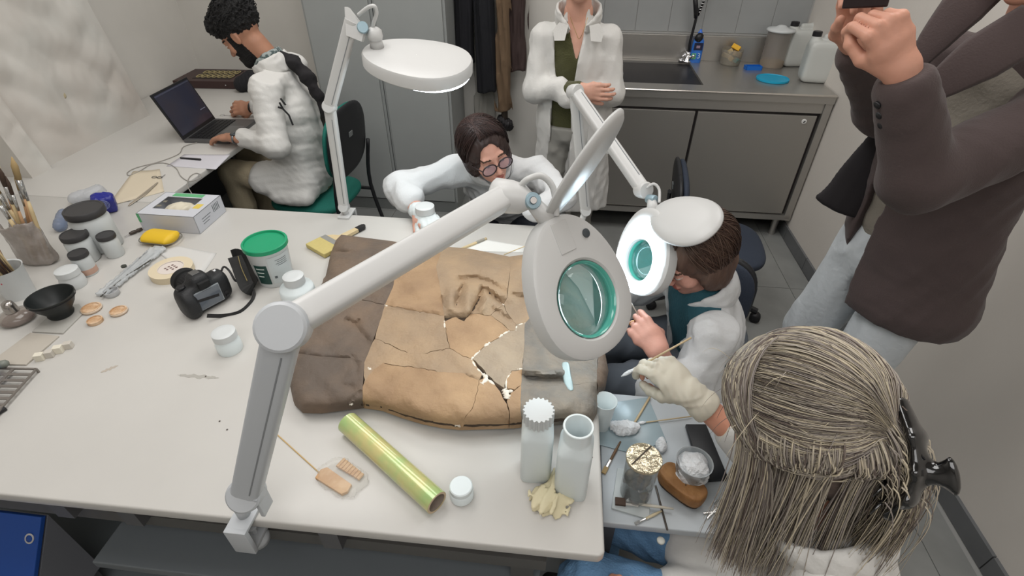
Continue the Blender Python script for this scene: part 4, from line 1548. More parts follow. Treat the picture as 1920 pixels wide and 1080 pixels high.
# metal rack: bars and openings
P = [on(-26, 690, TZ + .012), on(68, 692, TZ + .012), on(-20, 790, TZ + .012), on(-150, 790, TZ + .012)]
P = [Vector(p) for p in P]
RK = mat('rack_metal', (128, 122, 116), .45, .4)
c = P[1].copy()
c.z = TZ
rk = empty('metal_rack', c, 0, 'grey slotted metal rack at the left edge of the table', 'rack')
L_ = [p - c for p in P]
MB().tube([L_[0], L_[1]], .003, 4).build('frame_bar', RK, rk)
MB().tube([L_[1], L_[2]], .003, 4).build('frame_bar', RK, rk)
mid0 = L_[0].lerp(L_[1], .55)
mid1 = L_[3].lerp(L_[2], .55)
MB().tube([mid0, mid1], .003, 4, flat=(1.4, .5)).build('frame_bar', RK, rk)
MB().tube([L_[0], L_[3]], .003, 4).build('frame_bar', RK, rk)
for k in range(1, 9):
    a, b_ = L_[0].lerp(L_[3], k / 8.5), L_[1].lerp(L_[2], k / 8.5)
    MB().tube([a, b_], .003, 4, flat=(1.2, .4)).build('slat', RK, rk)
for p in (L_[0], L_[1], L_[2], L_[3]):
    MB().tube([Vector((p.x, p.y, 0)), Vector((p.x, p.y, .012))], .003, 8).build('foot', RK, rk)
b = on(-8, 705)
e = empty('blue_tool_grip', b + Vector((0, 0, .0125)), .5, 'blue tool with grey end lying across the metal rack', 'tool')
MB().box((-.015, -.005, .010), (.030, .014, .009), None, .004).build('grip', mat('blue_plastic', (28, 96, 178), .4), e)
MB().lathe([(.010, 0), (.010, .02), (.006, .025)], (.008, .012, .010), 14, Matrix.Rotation(math.radians(90), 3, 'Y')).build('collar', mat('grey_collar', (120, 124, 116), .4), e, True)
stick('marker_pen', (-30, 795), (13, 768), .006, BLACK, 'black marker end at the left picture edge', 'pen', n=12)

# brushes in bag and cup
bb0 = on(78, 492)
bg = empty('brush_bag', bb0, 0, 'open grey plastic bag standing upright full of brushes', 'bag')
h = .155
upv = Vector((0, 0, 1))
S = SDF((-.09, -.07, -.005), (.09, .09, .2), .004)
S.cap((0, 0, .02), (-.004, .004, .145), (.062, .030), (.056, .036), side=(.93, .1, 0), k=.01)
S.fold(folds(.005, 60, 31, (1, 1, .4)))
S.cap((-.004, .004, .13), (-.006, .006, .22), (.048, .028), (.056, .036), side=(.93, .1, 0), k=.006, op='sub')
S.cut(lambda X, Y_, Z: np.maximum(Z - .15 - .01 * np.sin(X * 60), .0005 - Z) + 0 * Y_)
S.build('bag_film', mat('bag_grey', (150, 140, 132), .25, alpha=.72, coat=.3, col2=(176, 168, 162), vscale=25), bg)
HAND = [mat('handle_beech', (190, 150, 112), .45), mat('handle_pale', (206, 184, 142), .5), mat('handle_brown', (120, 92, 66), .45)]
FER = mat('ferrule_bright', (190, 190, 188), .2, .8)
BRI = [mat('bristle_tan', (170, 146, 104), .8), mat('bristle_dark', (74, 58, 48), .8), mat('bristle_white', (214, 206, 184), .8)]


def loosebrush(base, tip, r, hm, bm_, lab, grp, k1=.62, k2=.80, flat=1.0):
    e = empty('paint_brush', base, 0, lab, 'brush', grp)
    v = tip - base
    MB().tube([v * k for k in (0, .2, k1 * .8, k1)], [r * .6, r * .9, r * 1.1, r * .9], 8).build('handle', hm, e, True)
    MB().tube([v * k1, v * k2], [r, r * 1.25 * flat], 8).build('ferrule', FER, e, True)
    MB().tube([v * k2, v * (k2 + (1 - k2) * .6), v], [r * 1.2 * flat, r * 1.35 * flat, r * .3], 8).build('bristles', bm_, e, True)
    return e


rnd = random.Random(5)
for i, (tx, ty, zt) in enumerate(((2, 262, .31), (22, 300, .28), (-12, 290, .33), (-30, 330, .30), (10, 330, .26), (-20, 355, .28), (30, 320, .24), (-5, 310, .30))):
    base = bb0 + Vector((rnd.uniform(-.035, .035), rnd.uniform(-.012, .012), .012))
    tip = Y(tx, ty, base.y + rnd.uniform(-.02, .03))
    if tip.z > TZ + .36:
        tip.z = TZ + .36
    loosebrush(base, tip, .0040 + .0015 * (i % 2), HAND[i % 2], BRI[i % 3], ['tallest tan-bristled brush in the grey plastic bag', 'dark-bristled brush leaning right in the grey plastic bag', 'white-bristled brush standing in the grey plastic bag', 'wide tan brush leaning left in the grey plastic bag', 'dark-bristled short brush near the front of the grey bag', 'white-bristled brush leaning far left in the grey bag', 'rightmost tan-bristled brush in the grey plastic bag', 'slim dark-bristled brush in the middle of the grey bag'][i], 'brushes in the grey bag', flat=1.6 if i % 3 == 0 else 1.0)
cp0 = on(40, 552)
cp = empty('plastic_cup', cp0, 0, 'white plastic cup full of thin wooden tools at the left edge', 'cup')
rr = .046
MB().lathe([(rr * .8, 0), (rr, .095), (rr * 1.04, .098), (rr * .96, .096), (rr * .76, .004)], (0, 0, 0), 36, cap1=True).build('body', PLAST, cp, sharp=50)
MB().box(Vector((.018, -.039, .07)), (.0015, .0006, .003), rz(.4)).build('red_mark', mat('red_mark', (190, 60, 80), .6), cp)
for i in range(16):
    a = rnd.uniform(0, 6.28)
    rb_ = rnd.uniform(.0, .022)
    base = cp0 + Vector((rb_ * math.cos(a), rb_ * math.sin(a), .008))
    lean = Vector((rnd.uniform(-.055, .01), rnd.uniform(-.025, .03), rnd.uniform(.15, .20)))
    e = tag(MB().tube([(0, 0, 0), lean * .6, lean], [.0024, .0028, .0018], 6).build('modelling_tool', [HAND[1], HAND[1], HAND[2], mat('dark_stick', (60, 44, 38), .5)][i % 4], None, True), 'thin wooden modelling stick standing in the white cup', 'tool', 'wooden tools in the white cup')
    e.location = base
b = on(126, 518)
squat_bottle(142, 535, 124, 505, 36, 40, 'small plain white pot between jars and black bowl', 'plastic_pot', m=PLAST)
# salt-like pot standing near tool sleeve
lathe_thing('glass_dish', on(212, 553), [(.018, 0), (.020, .003), (.021, .018), (.019, .018), (.018, .004)], mat('dish_glass', (200, 202, 204), .1, alpha=.5), 'small clear glass dish near the wooden discs', 'dish')

# desk cable
cpts = [(398, 262), (372, 268), (345, 276), (335, 290), (300, 304), (258, 315), (240, 324), (243, 330), (262, 322), (285, 309), (310, 307), (330, 316), (340, 332), (356, 341), (374, 336), (378, 330), (368, 326), (356, 333), (354, 348), (362, 364)]
P = [on(x, y) + Vector((0, 0, .003)) for x, y in cpts]
c = P[0].copy()
c.z = TZ
for p in P[-2:]:
    p.x -= .005
o = MB().tube([p - c for p in bez(P, 6)], .0018, 6).build('cable', mat('cable_grey', (150, 146, 140), .5), None, True)
o.location = c
tag(o, 'thin grey cable looping across the desk from the laptop', 'cable')

# scattered stains as thin paint smears
STN = mat('grey_smear', (168, 165, 158), .7)
for lab, px, py, a_, b_, rot, m_ in (('grey rubbed smear on the table in front of the clay sculpture', 372, 706, .050, .0055, .02, STN), ('faint brown smear on the table left of the grey one', 205, 692, .018, .005, .8, mat('brown_smear', (178, 168, 156), .7))):
    pts = [(a_ * math.cos(2 * math.pi * k / 40) * (1 + .12 * math.sin(k * 2.3)), b_ * math.sin(2 * math.pi * k / 40) * (1 + .5 * math.sin(k * 1.7))) for k in range(40)]
    o = MB().prism(pts, 0.0002, .0005).build('table_stain', m_)
    o.location = on(px, py)
    o.rotation_euler = (0, 0, rot)
    tag(o, lab, 'stain')
# crumbs of clay
for k, (px, py) in enumerate(((412, 790), (426, 806), (386, 706), (464, 768), (1110, 858), (1100, 890))):
    o = MB().lathe([(.0012, 0), (.0022, .001), (.001, .0025)], (0, 0, 0), 7).build('clay_crumb', mat('crumb', (96, 90, 84), .9))
    o.location = on(px, py)
    tag(o, 'tiny dark crumb of clay on the white table', 'crumb', 'clay crumbs')
V = Vector
# ------------------------------------------------------------------ low side table and what stands on it
LZ = 0.68
q1, q2 = T(1345, 790, LZ), T(1385, 960, LZ)
lt = empty('low_table', (0, 0, 0), 0, 'low light grey side table of tools at the right end of the work table', 'table')
ya_, yb_ = T(1250, 992, LZ).y, T(1200, 742, LZ).y
LTM = mat('side_table_grey', (178, 184, 188), .4)
tabletop('tabletop', [(.132, ya_), (.47, ya_), (.47, yb_), (.132, yb_)], LZ - .02, LZ, LTM, lt, .003)
for x in (.15, .45):
    for y in (ya_ + .02, yb_ - .02):
        MB().box2((x - .012, y - .012, 0), (x + .012, y + .012, LZ - .02)).build('leg', DGREY, lt)
# glass plates
plate([(1112, 832), (1120, 760), (1215, 746), (1250, 830), (1180, 850)], 'grey-blue glass sheet under the loose cotton and swabs', LZ, .003, mat('sheet_blue', (150, 166, 172), .2), 'glass_sheet')
plate([(1146, 955), (1157, 880), (1222, 890), (1216, 976)], 'pale square tile under the foil-topped jar', LZ, .006, mat('tile_pale', (176, 182, 182), .3), 'ceramic_tile')
# foil lidded jar
b = T(1190, 925, LZ + .006)
h = Y(1196, 857, b.y).z - b.z
r = wpx(b + Vector((0, 0, h)), 34)
e = empty('glass_jar', b, 0, 'glass jar of dark pieces with crumpled metal foil lid', 'jar')
MB().lathe([(r * .82, 0), (r * .88, .005), (r * .94, h * .9), (r * .90, h * .95)], (0, 0, 0), 36).build('body', mat('jar_glass', (150, 158, 158), .08, alpha=.5, coat=.6), e, sharp=50)
MB().lathe([(r * .97, h * .955), (r, h * .96), (r, h - .002), (r * .97, h), (.001, h + .0005)], (0, 0, 0), 40).build('foil_lid', mat('foil', (200, 190, 165), .28, .9, bump=.8, bscale=45, col2=(120, 112, 98), vscale=60, c2pos=(.5, .75)), e, sharp=40)
MB().tube([(-r * .7, -r * .5, h + .001), (r * .45, r * .8, h + .001)], .0016, 6).build('foil_crease', mat('crease_dark', (80, 74, 66), .5), e)
S = SDF((-.04, -.04, 0), (.04, .04, h * .8), .003)
rnd = random.Random(3)
for k in range(16):
    S.ell((rnd.uniform(-.6, .6) * r, rnd.uniform(-.6, .6) * r, rnd.uniform(.1, .55) * h), (.012, .010, .009), k=.003)
S.cut(lambda X, Y_, Z: np.sqrt(X * X + Y_ * Y_) - r * .84 + 0 * Z)
S.build('contents', mat('jar_pieces', (84, 74, 64), .5, col2=(150, 136, 118), vscale=60), e)
# cotton cup
b = T(1288, 905, LZ)
h = Y(1305, 866, b.y).z - LZ
r = wpx(b + Vector((0, 0, h)), 34)
e = empty('cotton_cup', b, 0, 'clear plastic cup packed with white cotton wool', 'cup')
MB().lathe([(r * .72, 0), (r * .76, .004), (r * .97, h), (r, h + .001), (r * .93, h), (r * .72, .006)], (0, 0, 0), 36).build('body', mat('cup_clear', (186, 192, 194), .15, alpha=.55), e, sharp=50)
S = SDF((-r * 1.1, -r * 1.1, 0), (r * 1.1, r * 1.1, h + .03), .003)
S.ell((0, 0, h * .62), (r * .86, r * .86, h * .46), k=.01, sharpen=3)
S.fold(folds(.005, 110, 41))
S.build('cotton', mat('cotton', (226, 228, 230), .95, bump=.6, bscale=150), e)


def cotton(px, py, sx, sy, label, seed, z=LZ + .003):
    b = T(px, py, z)
    S = SDF((-.06, -.05, 0), (.06, .05, .04), .0026)
    S.ell((0, 0, .008), (sx, sy, .014), k=.01)
    S.ell((sx * .5, sy * .3, .008), (sx * .6, sy * .6, .010), k=.01)
    S.fold(folds(.004, 70, seed))
    S.cut(lambda X, Y_, Z: .0003 - Z + 0 * X + 0 * Y_)
    o = tag(S.build('cotton_puff', MATS['cotton'], relax=0), label, 'cotton')
    o.location = b


cotton(1168, 806, .036, .022, 'larger loose tuft of cotton wool on the glass sheet', 51)
cotton(1238, 838, .012, .020, 'small tuft of cotton wool behind the cork brush', 52, LZ)
# white cup behind sculpture corner
b = T(1127, 800, LZ)
h = Y(1132, 752, b.y).z - LZ
e = empty('plastic_cup', b, 0, 'empty white plastic cup beside the grey corner of the sculpture', 'cup')
MB().lathe([(.018, 0), (.019, .003), (.026, h), (.028, h + .001), (.0275, h + .003), (.0245, h), (.017, .004)], (0, 0, 0), 32).build('body', MILK, e, sharp=50)
# cork brush
p, q = T(1238, 893, LZ), T(1312, 950, LZ)
b = (p + q) / 2
d = (q - p)
e = empty('scrubbing_brush', b, math.atan2(d.y, d.x), 'brown wooden rounded brush block lying beside the cotton cup', 'brush')
S = SDF((-.09, -.04, 0), (.09, .04, .06), .0025)
hl = d.length / 2
S.ell((0, 0, .026), (hl * 1.08, .029, .026), k=.004, sharpen=3.2)
S.cut(lambda X, Y_, Z: np.maximum(.012 - Z, Z - .042) + 0 * X + 0 * Y_)
S.build('block', mat('brush_wood', (140, 98, 56), .6, bump=.3, bscale=90, col2=(160, 116, 70), vscale=30), e)
S = SDF((-.09, -.04, 0), (.09, .04, .02), .0025)
S.ell((0, 0, .008), (hl * 1.0, .025, .016), k=.004, sharpen=3.2)
S.cut(lambda X, Y_, Z: .0005 - Z + 0 * X + 0 * Y_)
S.build('bristles', mat('dark_bristles', (66, 50, 38), .8), e)
for k in range(3):
    MB().box((-.004 + .006 * k, .004 - .004 * k, .0425), (.0008, .005, .0003), rz(.3 * k)).build('stamped_mark', BLACK, e)
# phone
pc = [(1284, 800), (1322, 800), (1364, 902), (1316, 906)]
P = [T(x, y, LZ) for x, y in pc]
c = sum(P, Vector()) / 4
o = tabletop('tablet_case', [(p - c)[:2] for p in P], 0, .011, mat('case_black', (24, 26, 30), .4), None, .002)
o.location = c
tag(o, 'black tablet or notebook under the cotton cup', 'tablet')


def swab(a, b_, label, cot=True, z=LZ + .003, rr=.0016, lift=0.0):
    p, q = T(*a, z), T(*b_, z)
    e = empty('cotton_swab', p, 0, label, 'swab', None)
    v = q - p
    MB().tube([v * .08 + Vector((0, 0, .003)), v + Vector((0, 0, .003 + lift))], rr, 8).build('stick', mat('swab_wood', (196, 176, 140), .6), e, True)
    if cot:
        MB().lathe([(.0012, -.005), (.0038, .001), (.0042, .008), (.0025, .014), (.0012, .018)], v.normalized() * .002 + Vector((0, 0, .003)), 10, frame((0, 0, 1), v)).build('cotton_tip', MATS['cotton'], e, True)
    return e


swab((1197, 795), (1297, 782), 'cotton swab lying level on the low table by the glass sheet')
swab((1186, 800), (1218, 746), 'thick pale wooden stick leaning out of the cotton tuft', False, rr=.003)


def tinybrush(head, tail, label, w_, bm_, hm, z=LZ):
    p, q = T(*head, z), T(*tail, z)
    e = empty('small_brush', p, 0, label, 'brush')
    v = q - p
    up = Vector((0, 0, .004))
    MB().tube([up * 0 + Vector((0, 0, .003)), v * .18 + Vector((0, 0, .004))], w_, 4, flat=(1, .4), up=(0, 0, 1)).build('bristles', bm_, e)
    MB().tube([v * .18 + up, v * .40 + up], w_ * .8, 6, flat=(1, .6), up=(0, 0, 1)).build('ferrule', FER, e)
    MB().tube([v * .40 + up, v * .7 + up, v + up], [.0028, .0034, .002], 8).build('handle', hm, e, True)
    return e


tinybrush((1131, 889), (1163, 830), 'slim brush with metal ferrule lying left of the foil jar', .005, BRI[0], HAND[2])
tinybrush((1153, 941), (1262, 956), 'flat brown-bristled brush lying on the pale tile', .008, BRI[1], mat('pale_handle', (210, 204, 190), .3), LZ + .007)
tinybrush((1190, 984), (1240, 960), 'short cream-handled knife lying on the tile edge', .003, FER, mat('cream_handle', (206, 192, 160), .4))
stick('steel_spatula', (1229, 912), (1251, 995), .0022, mat('spatula_dark', (84, 78, 72), .35, .6), 'thin dark steel spatula pointing down past the cork brush', 'spatula', LZ)
e = empty('scissors', T(1336, 962, LZ), .5, 'small steel scissors right of the cork brush', 'scissors')
for s_ in (-1, 1):
    MB().tube([(-.02, .006 * s_, .003), (.014, -.004 * s_, .004)], .0016, 6, flat=(1.6, .6)).build('blade', FER, e)
    MB().tube([(.024 + .010 * math.cos(a), -.010 * s_ + .008 * math.sin(a), .004) for a in [2 * math.pi * k / 18 for k in range(18)]], .0016, 6, closed=True).build('handle_ring', FER, e)

# ------------------------------------------------------------------ under the table at bottom left
BLU2 = mat('blue_binder_board', (26, 72, 150), .5)
c = Y(20, 1020, .53)
e = empty('blue_binder', (c.x, .53, 0), 0, 'blue box file with metal finger ring below the table edge, bottom left', 'box')
tlc, trc = Y(-40, 955, .53), Y(82, 968, .53)
zt = trc.z
dv = V((0, -.66, -.75)).normalized()
Rb = frame((1, 0, 0), V((0, -.75, .66)))
xr = trc.x - c.x
MB().box(V((xr - .17, 0, zt)) + dv * .18, (.17, .18, .006), Matrix(((1, 0, 0), (0, dv.y, .75), (0, dv.z, -.66))), .002).build('cover', BLU2, e)
rg = T(50, 995, zt - .035)
rg = Y(50, 995, .53 + dv.y * .05)
MB().lathe([(.0125, 0), (.0125, .003), (.0085, .0035), (.008, 0)], V((rg.x - c.x, 0, zt)) + dv * .052 + V((0, -.75, .66)) * .006, 24, frame((1, 0, 0), (0, -.75, .66)), False, False).build('finger_ring', CHROME, e, sharp=40)
MB().prism([(0, 0), (dv.y * .36, dv.z * .36), (0, dv.z * .36)], 0, .34, Matrix(((0, 0, 1), (1, 0, 0), (0, 1, 0))), V((xr - .34, .008, zt - .008))).build('side_board', mat('grey_board', (112, 114, 120), .5), e)
MB().box2((xr - .33, -.2, 0), (xr - .01, .0, zt - .28)).build('stand_board', DGREY, e)

# ------------------------------------------------------------------ left wall: wrapped panels
WRAP = mat('plastic_wrap', (206, 204, 198), .3, bump=.25, bscale=7, col2=(196, 188, 180), vscale=3, c2pos=(.35, .75), coat=.25)
WRAPY = mat('yellowed_wrap', (196, 176, 130), .4)


def wrapped(name, x0, x1, y0, y1, z1, label, seed, amp=.018, skew=0.0):
    n, m = 60, 70
    rnd = np.random.RandomState(seed)
    e = empty(name, ((x0 + x1) / 2, (y0 + y1) / 2, TZ), 0, label, 'panel', 'plastic-wrapped panels on the desk')
    fo = folds(amp, 9, seed, (1, 1, .3))
    fo2 = folds(amp * .22, 30, seed + 1, (1, 1, .5))
    u, v = np.meshgrid(np.linspace(0, 1, n), np.linspace(0, 1, m), indexing='ij')
    YY = y0 + (y1 - y0) * u
    ZZ = (z1 - TZ) * v
    YY = YY + skew * v
    edge = np.minimum(1, np.minimum(u, 1 - u) * 12) * np.minimum(1, v * 8)
    XX = x1 + (fo(YY * 1.0, ZZ * 1.0, ZZ * .5) + fo2(YY, ZZ, YY + ZZ)) * edge
    c = Vector(((x0 + x1) / 2, (y0 + y1) / 2, TZ))
    vs = [(XX[i, j] - c.x, YY[i, j] - c.y, ZZ[i, j]) for i in range(n) for j in range(m)]
    N = len(vs)
    vs += [(x0 - c.x, YY[i, j] - c.y, ZZ[i, j]) for i in range(n) for j in range(m)]
    f = [(i * m + j, (i + 1) * m + j, (i + 1) * m + j + 1, i * m + j + 1) for i in range(n - 1) for j in range(m - 1)]
    f += [(j + 1, j, N + j, N + j + 1)[::1] for j in range(m - 1)]
    k = (n - 1) * m
    f += [(k + j, k + j + 1, N + k + j + 1, N + k + j) for j in range(m - 1)]
    f += [(i * m, (i + 1) * m, N + (i + 1) * m, N + i * m) for i in range(n - 1)]
    f += [(i * m + m - 1, N + i * m + m - 1, N + (i + 1) * m + m - 1, (i + 1) * m + m - 1) for i in range(n - 1)]
    obj('wrapping', vs, f, WRAP, e, smooth=True, sharp=60)
    return e


pa, pb_ = T(85, 311, TZ), T(287, 216, TZ)
wp = wrapped('wrapped_panel', -2.46, (pa.x + pb_.x) / 2, pa.y, pb_.y, 1.75, 'tall plastic-wrapped panel leaning on the left wall, nearer the laptop', 3, .022, -.14)
for px, py, s_ in ((115, 170, .035), (190, 235, .05), (170, 262, .04), (255, 195, .03)):
    p = Vector((pa.x + .012, 0, 0))
    d_ = ray(px, py)
    pt = CAM + d_ * (p.x / d_.x)
    o = MB().lathe([(1, -.02), (1, .004), (.8, .008), (.001, .009)], pt - wp.location, 20, frame((0, 1, 0), (1, 0, 0)) @ Matrix.Diagonal((s_ * .5, s_, .35)), sx=1, sy=1).build('adhesive_stain', mat('stain_yellow', (192, 180, 150), .4), wp, True)
pc_ = T(40, 312, TZ)
wrapped('wrapped_panel', -2.48, pa.x + .05, T(-90, 330, TZ).y + .02, pa.y - .02, 1.6, 'plastic-wrapped panel at the left picture edge behind the brushes', 9, .02, -.10)

# ------------------------------------------------------------------ desk things
# laptop: hinge line, base, screen
h0, h1 = on(346, 268), on(404, 228)
hv = (h1 - h0)
W_ = .335
ang = math.atan2(hv.y, hv.x)
perp = Vector((hv.y, -hv.x, 0)).normalized()
lp = empty('laptop', h0, ang, 'open black laptop in front of the bearded man', 'laptop')
LAPM = mat('laptop_grey', (98, 98, 98), .4, .4)
W_ = max(.30, min(.36, hv.length))
MB().box2((0, -.225, 0), (W_, 0, .016), .003).build('base', LAPM, lp)
MB().box2((.02, -.125, .016), (W_ - .02, -.012, .0168)).build('keyboard_well', BLACK, lp)
kb = MB()
for r_ in range(5):
    for c_ in range(14):
        kb.box2((.024 + c_ * (W_ - .048) / 14, -.122 + r_ * .0215, .0168), (.024 + (c_ + .86) * (W_ - .048) / 14, -.122 + r_ * .0215 + .018, .0185))
kk = kb.build('keys', mat('key_black', (30, 30, 32), .5), lp)
kk['kind'] = 'stuff'
MB().box2((W_ * .34, -.21, .016), (W_ * .66, -.135, .0164)).build('touchpad', mat('touchpad', (112, 112, 112), .3, .3), lp)
Rs = Matrix.Rotation(math.radians(18), 3, 'X')
tlp, = [Y(283, 196, h0.y)]
sc_ = MB()
R_ = Matrix.Rotation(math.radians(-20), 3, 'X')
sh = .225
MB().box(R_ @ Vector((W_ / 2, 0, sh / 2)) + Vector((0, 0, .012)), (W_ / 2, .004, sh / 2), R_, .003).build('lid', BLACK, lp)
MB().box(R_ @ Vector((W_ / 2, -.0045, sh / 2 + .004)) + Vector((0, 0, .012)), (W_ / 2 - .010, .0004, sh / 2 - .014), R_).build('screen', mat('laptop_screen', (30, 30, 42), .15, col2=(44, 34, 34), vscale=6, emit=.35, emitcol=(.03, .032, .05)), lp)
MB().box(R_ @ Vector((W_ / 2, -.0052, sh - .016)) + Vector((0, 0, .012)), (W_ / 2 - .012, .0004, .003), R_).build('title_bar', mat('title_bar', (70, 72, 88), .4), lp)
MB().box(R_ @ Vector((W_ * .86, -.0052, sh * .32)) + Vector((0, 0, .012)), (.022, .0004, .0018), R_).build('cursor_line', mat('cursor_line', (130, 132, 150), .4), lp)

b = on(398, 160)
e = empty('wooden_case', b, math.radians(4), 'dark brown wooden case with ornate pale top behind the laptop', 'case')
MB().box2((-.20, -.07, 0), (.19, .20, .045), .004).build('body', mat('case_brown', (62, 44, 42), .5), e)
MB().box2((-.10, -.02, .045), (.14, .17, .047)).build('panel', mat('case_dark_panel', (40, 32, 30), .5), e)
rnd = random.Random(8)
for k in range(14):
    cx_, cy_ = -.08 + (k % 7) * .034, .03 + (k // 7) * .085
    MB().tube([(cx_ + .013 * math.cos(a), cy_ + .03 * math.sin(a) + rnd.uniform(-.003, .003), .048) for a in [2 * math.pi * j / 12 for j in range(12)]], .0035, 5, closed=True).build('ornament', mat('ornament_gold', (160, 146, 104), .5), e)
MB().lathe([(.004, 0), (.004, .004)], (.13, -.071, .024), 10, Matrix.Rotation(math.radians(90), 3, 'X')).build('catch', CHROME, e)
bag('cloth_bag', [T(455, 158, TZ + .04), T(475, 150, TZ + .06), T(500, 150, TZ + .05)], .05, 'black cloth bag on the desk behind the man', 'bag', mat('bag_black', (28, 28, 32), .8), 14)
e = empty('key_ring', on(417, 217), 0, 'small ring of keys by the far hand of the bearded man', 'keys')
MB().tube([(.012 * math.cos(a), .012 * math.sin(a), .003) for a in [2 * math.pi * k / 16 for k in range(16)]], .0012, 6, closed=True).build('ring', CHROME, e)
MB().box2((.01, -.004, 0), (.045, .004, .003), .001).build('key', CHROME, e)

# ------------------------------------------------------------------ sink top things
def onc(px, py, back=.04):
    p = T(px, py, CZ)
    p.y = min(p.y, yB - .018 - back)
    return p


b = onc(1283, 108)
f = empty('kitchen_faucet', b, 0, 'tall chrome spring faucet with black grips behind the sink', 'faucet')
MB().lathe([(.030, 0), (.030, .006), (.022, .01), (.020, .05), (.016, .06)], (0, 0, 0), 20).build('base', CHROME, f, True)
MB().tube([(0, 0, .05), (-.004, 0, .12), (.003, 0, .22), (.006, 0, .30)], .008, 10).build('stem', BLACK, f, True)
MB().lathe([(.010, 0), (.022, .01), (.024, .03), (.016, .05), (.001, .055)], (.03, -.01, .12), 16, Matrix.Rotation(.5, 3, 'Y')).build('valve', BLACK, f, True)
MB().tube([(0, 0, .03), (.02, -.03, .035), (.03, -.04, .05)], .008, 8).build('lever', CHROME, f, True)
MB().lathe([(.016, 0), (.018, .012), (.012, .02)], (-.04, -.012, .0), 16).build('side_knob', CHROME, f, True)
MB().tube([(-.04, -.012, .02), (-.02, 0, .05)], .006, 8).build('side_pipe', CHROME, f, True)
MB().tube([(-.035, -.02, .38), (-.012, -.02, .30), (-.002, -.01, .25)], [.014, .014, .010], 12).build('spray_grip', BLACK, f, True)
P = []
for k in range(160):
    a = k * .9
    t = k / 159
    cx_ = .012 + .075 * t
    P.append((cx_ + .011 * math.cos(a), .011 * math.sin(a), .27 + .34 * t))
MB().tube(P, .0028, 5).build('spring', CHROME, f, True)
MB().tube([(.012, 0, .26), (.09, 0, .62)], .006, 8).build('hose', BLACK, f, True)
MB().tube(bez([(.09, 0, .62), (.05, 0, .70), (-.03, -.01, .62), (-.04, -.02, .50), (-.035, -.02, .38)], 6), .006, 8).build('hose', BLACK, f, True)
MB().tube([(.050, 0, .40), (.06, -.01, .44)], .017, 12).build('clip', BLACK, f, True)

b = onc(1298, 110)
h = Y(1304, 55, b.y).z - CZ
e = empty('detergent_bottle', b, 0, 'blue detergent bottle beside the faucet', 'bottle')
BD = mat('bottle_blue', (52, 116, 206), .35)
rr = .034
rings = [[(x * s * 1.0, y * s * .7, z) for x, y in superell(rr, rr, 28, 3)] for s, z in ((.95, 0), (1, .005), (1, h * .5), (.92, h * .66), (.6, h * .78), (.3, h * .83), (.3, h * .86))]
v, fc = ringloft(rings)
obj('body', v, fc + [tuple(range(27, -1, -1))], BD, e, smooth=True, sharp=50)
MB().lathe([(.014, h * .84), (.014, h * .92), (.008, h * .94), (.007, h), (.001, h)], (0, 0, 0), 16).build('cap', mat('cap_blue', (66, 120, 220), .35), e, True)
MB().box2((-.026, -.0255, h * .40), (.026, -.0235, h * .62)).build('label_panel', mat('label_navy', (24, 30, 60), .5), e)
MB().box2((-.012, -.026, h * .46), (.010, -.0255, h * .54)).build('label_picture', mat('label_pink', (150, 130, 150), .5), e)
MB().box2((-.030, -.0255, h * .12), (-.004, -.0235, h * .30)).build('label_panel', mat('label_green', (110, 190, 130), .5), e)
text('label_figure', '3', .045, mat('label_pale', (190, 214, 236), .5), e, (.012, -.0262, h * .22), Matrix.Rotation(math.radians(90), 3, 'X'))

b = onc(1364, 116, .07)
e = empty('sponge_bowl', b, 0, 'clear plastic bowl holding yellow and brown sponges on the counter', 'bowl')
MB().lathe([(.055, 0), (.058, .004), (.064, .09), (.062, .09), (.055, .006)], (0, 0, 0), 28).build('body', mat('bowl_clear', (170, 164, 150), .1, alpha=.4, coat=.4), e, sharp=50)
for k, (x, y, z, m_, r_) in enumerate(((-.03, .0, .05, (196, 176, 140), .2), (.0, -.02, .035, (214, 176, 96), 1.0), (.018, .01, .095, (232, 180, 62), -.6), (.03, .0, .06, (176, 150, 110), .4), (.03, -.028, .028, (60, 150, 150), .9), (-.01, .02, .07, (186, 164, 120), 1.4))):
    o = MB().box((0, 0, 0), (.026, .014, .012), Euler((.5 * k, .3, r_)).to_matrix(), .004).build('sponge', mat('sponge_%d' % m_[0], m_, .9, bump=.6, bscale=120), None)
    o.location = b + Vector((x, y, z))
    tag(o, ['pale brown sponge upright at the left of the sponge bowl', 'yellow ochre sponge low in front of the sponge bowl', 'bright orange-yellow sponge sticking out on top of the bowl', 'brown sponge at the right of the sponge bowl', 'turquoise sponge low at the right of the bowl', 'beige sponge at the back of the bowl'][k], 'sponge', 'sponges in the clear bowl')

b = onc(1436, 116, .085)
h = Y(1446, 50, b.y).z - CZ
e = empty('plastic_canister', b, 0, 'tall clear canister with white domed lid on the counter', 'canister')
rr = wpx(b, 42) / 2
MB().lathe([(rr * .95, 0), (rr, .005), (rr, h * .90), (rr * 1.05, h * .92)], (0, 0, 0), 32).build('body', mat('canister_grey', (176, 168, 160), .25, alpha=.55), e, sharp=50)
MB().lathe([(rr * .93, .003), (rr * .96, .006), (rr * .96, h * .15)], (0, 0, 0), 28).build('contents', mat('sand_contents', (170, 144, 104), .8), e, sharp=50)
MB().lathe([(rr * 1.16, h * .90), (rr * 1.18, h * .93), (rr * 1.1, h * .96), (rr * .5, h * .99), (rr * .3, h * 1.04), (.001, h * 1.05)], (0, 0, 0), 32).build('lid', PLAST, e, True)


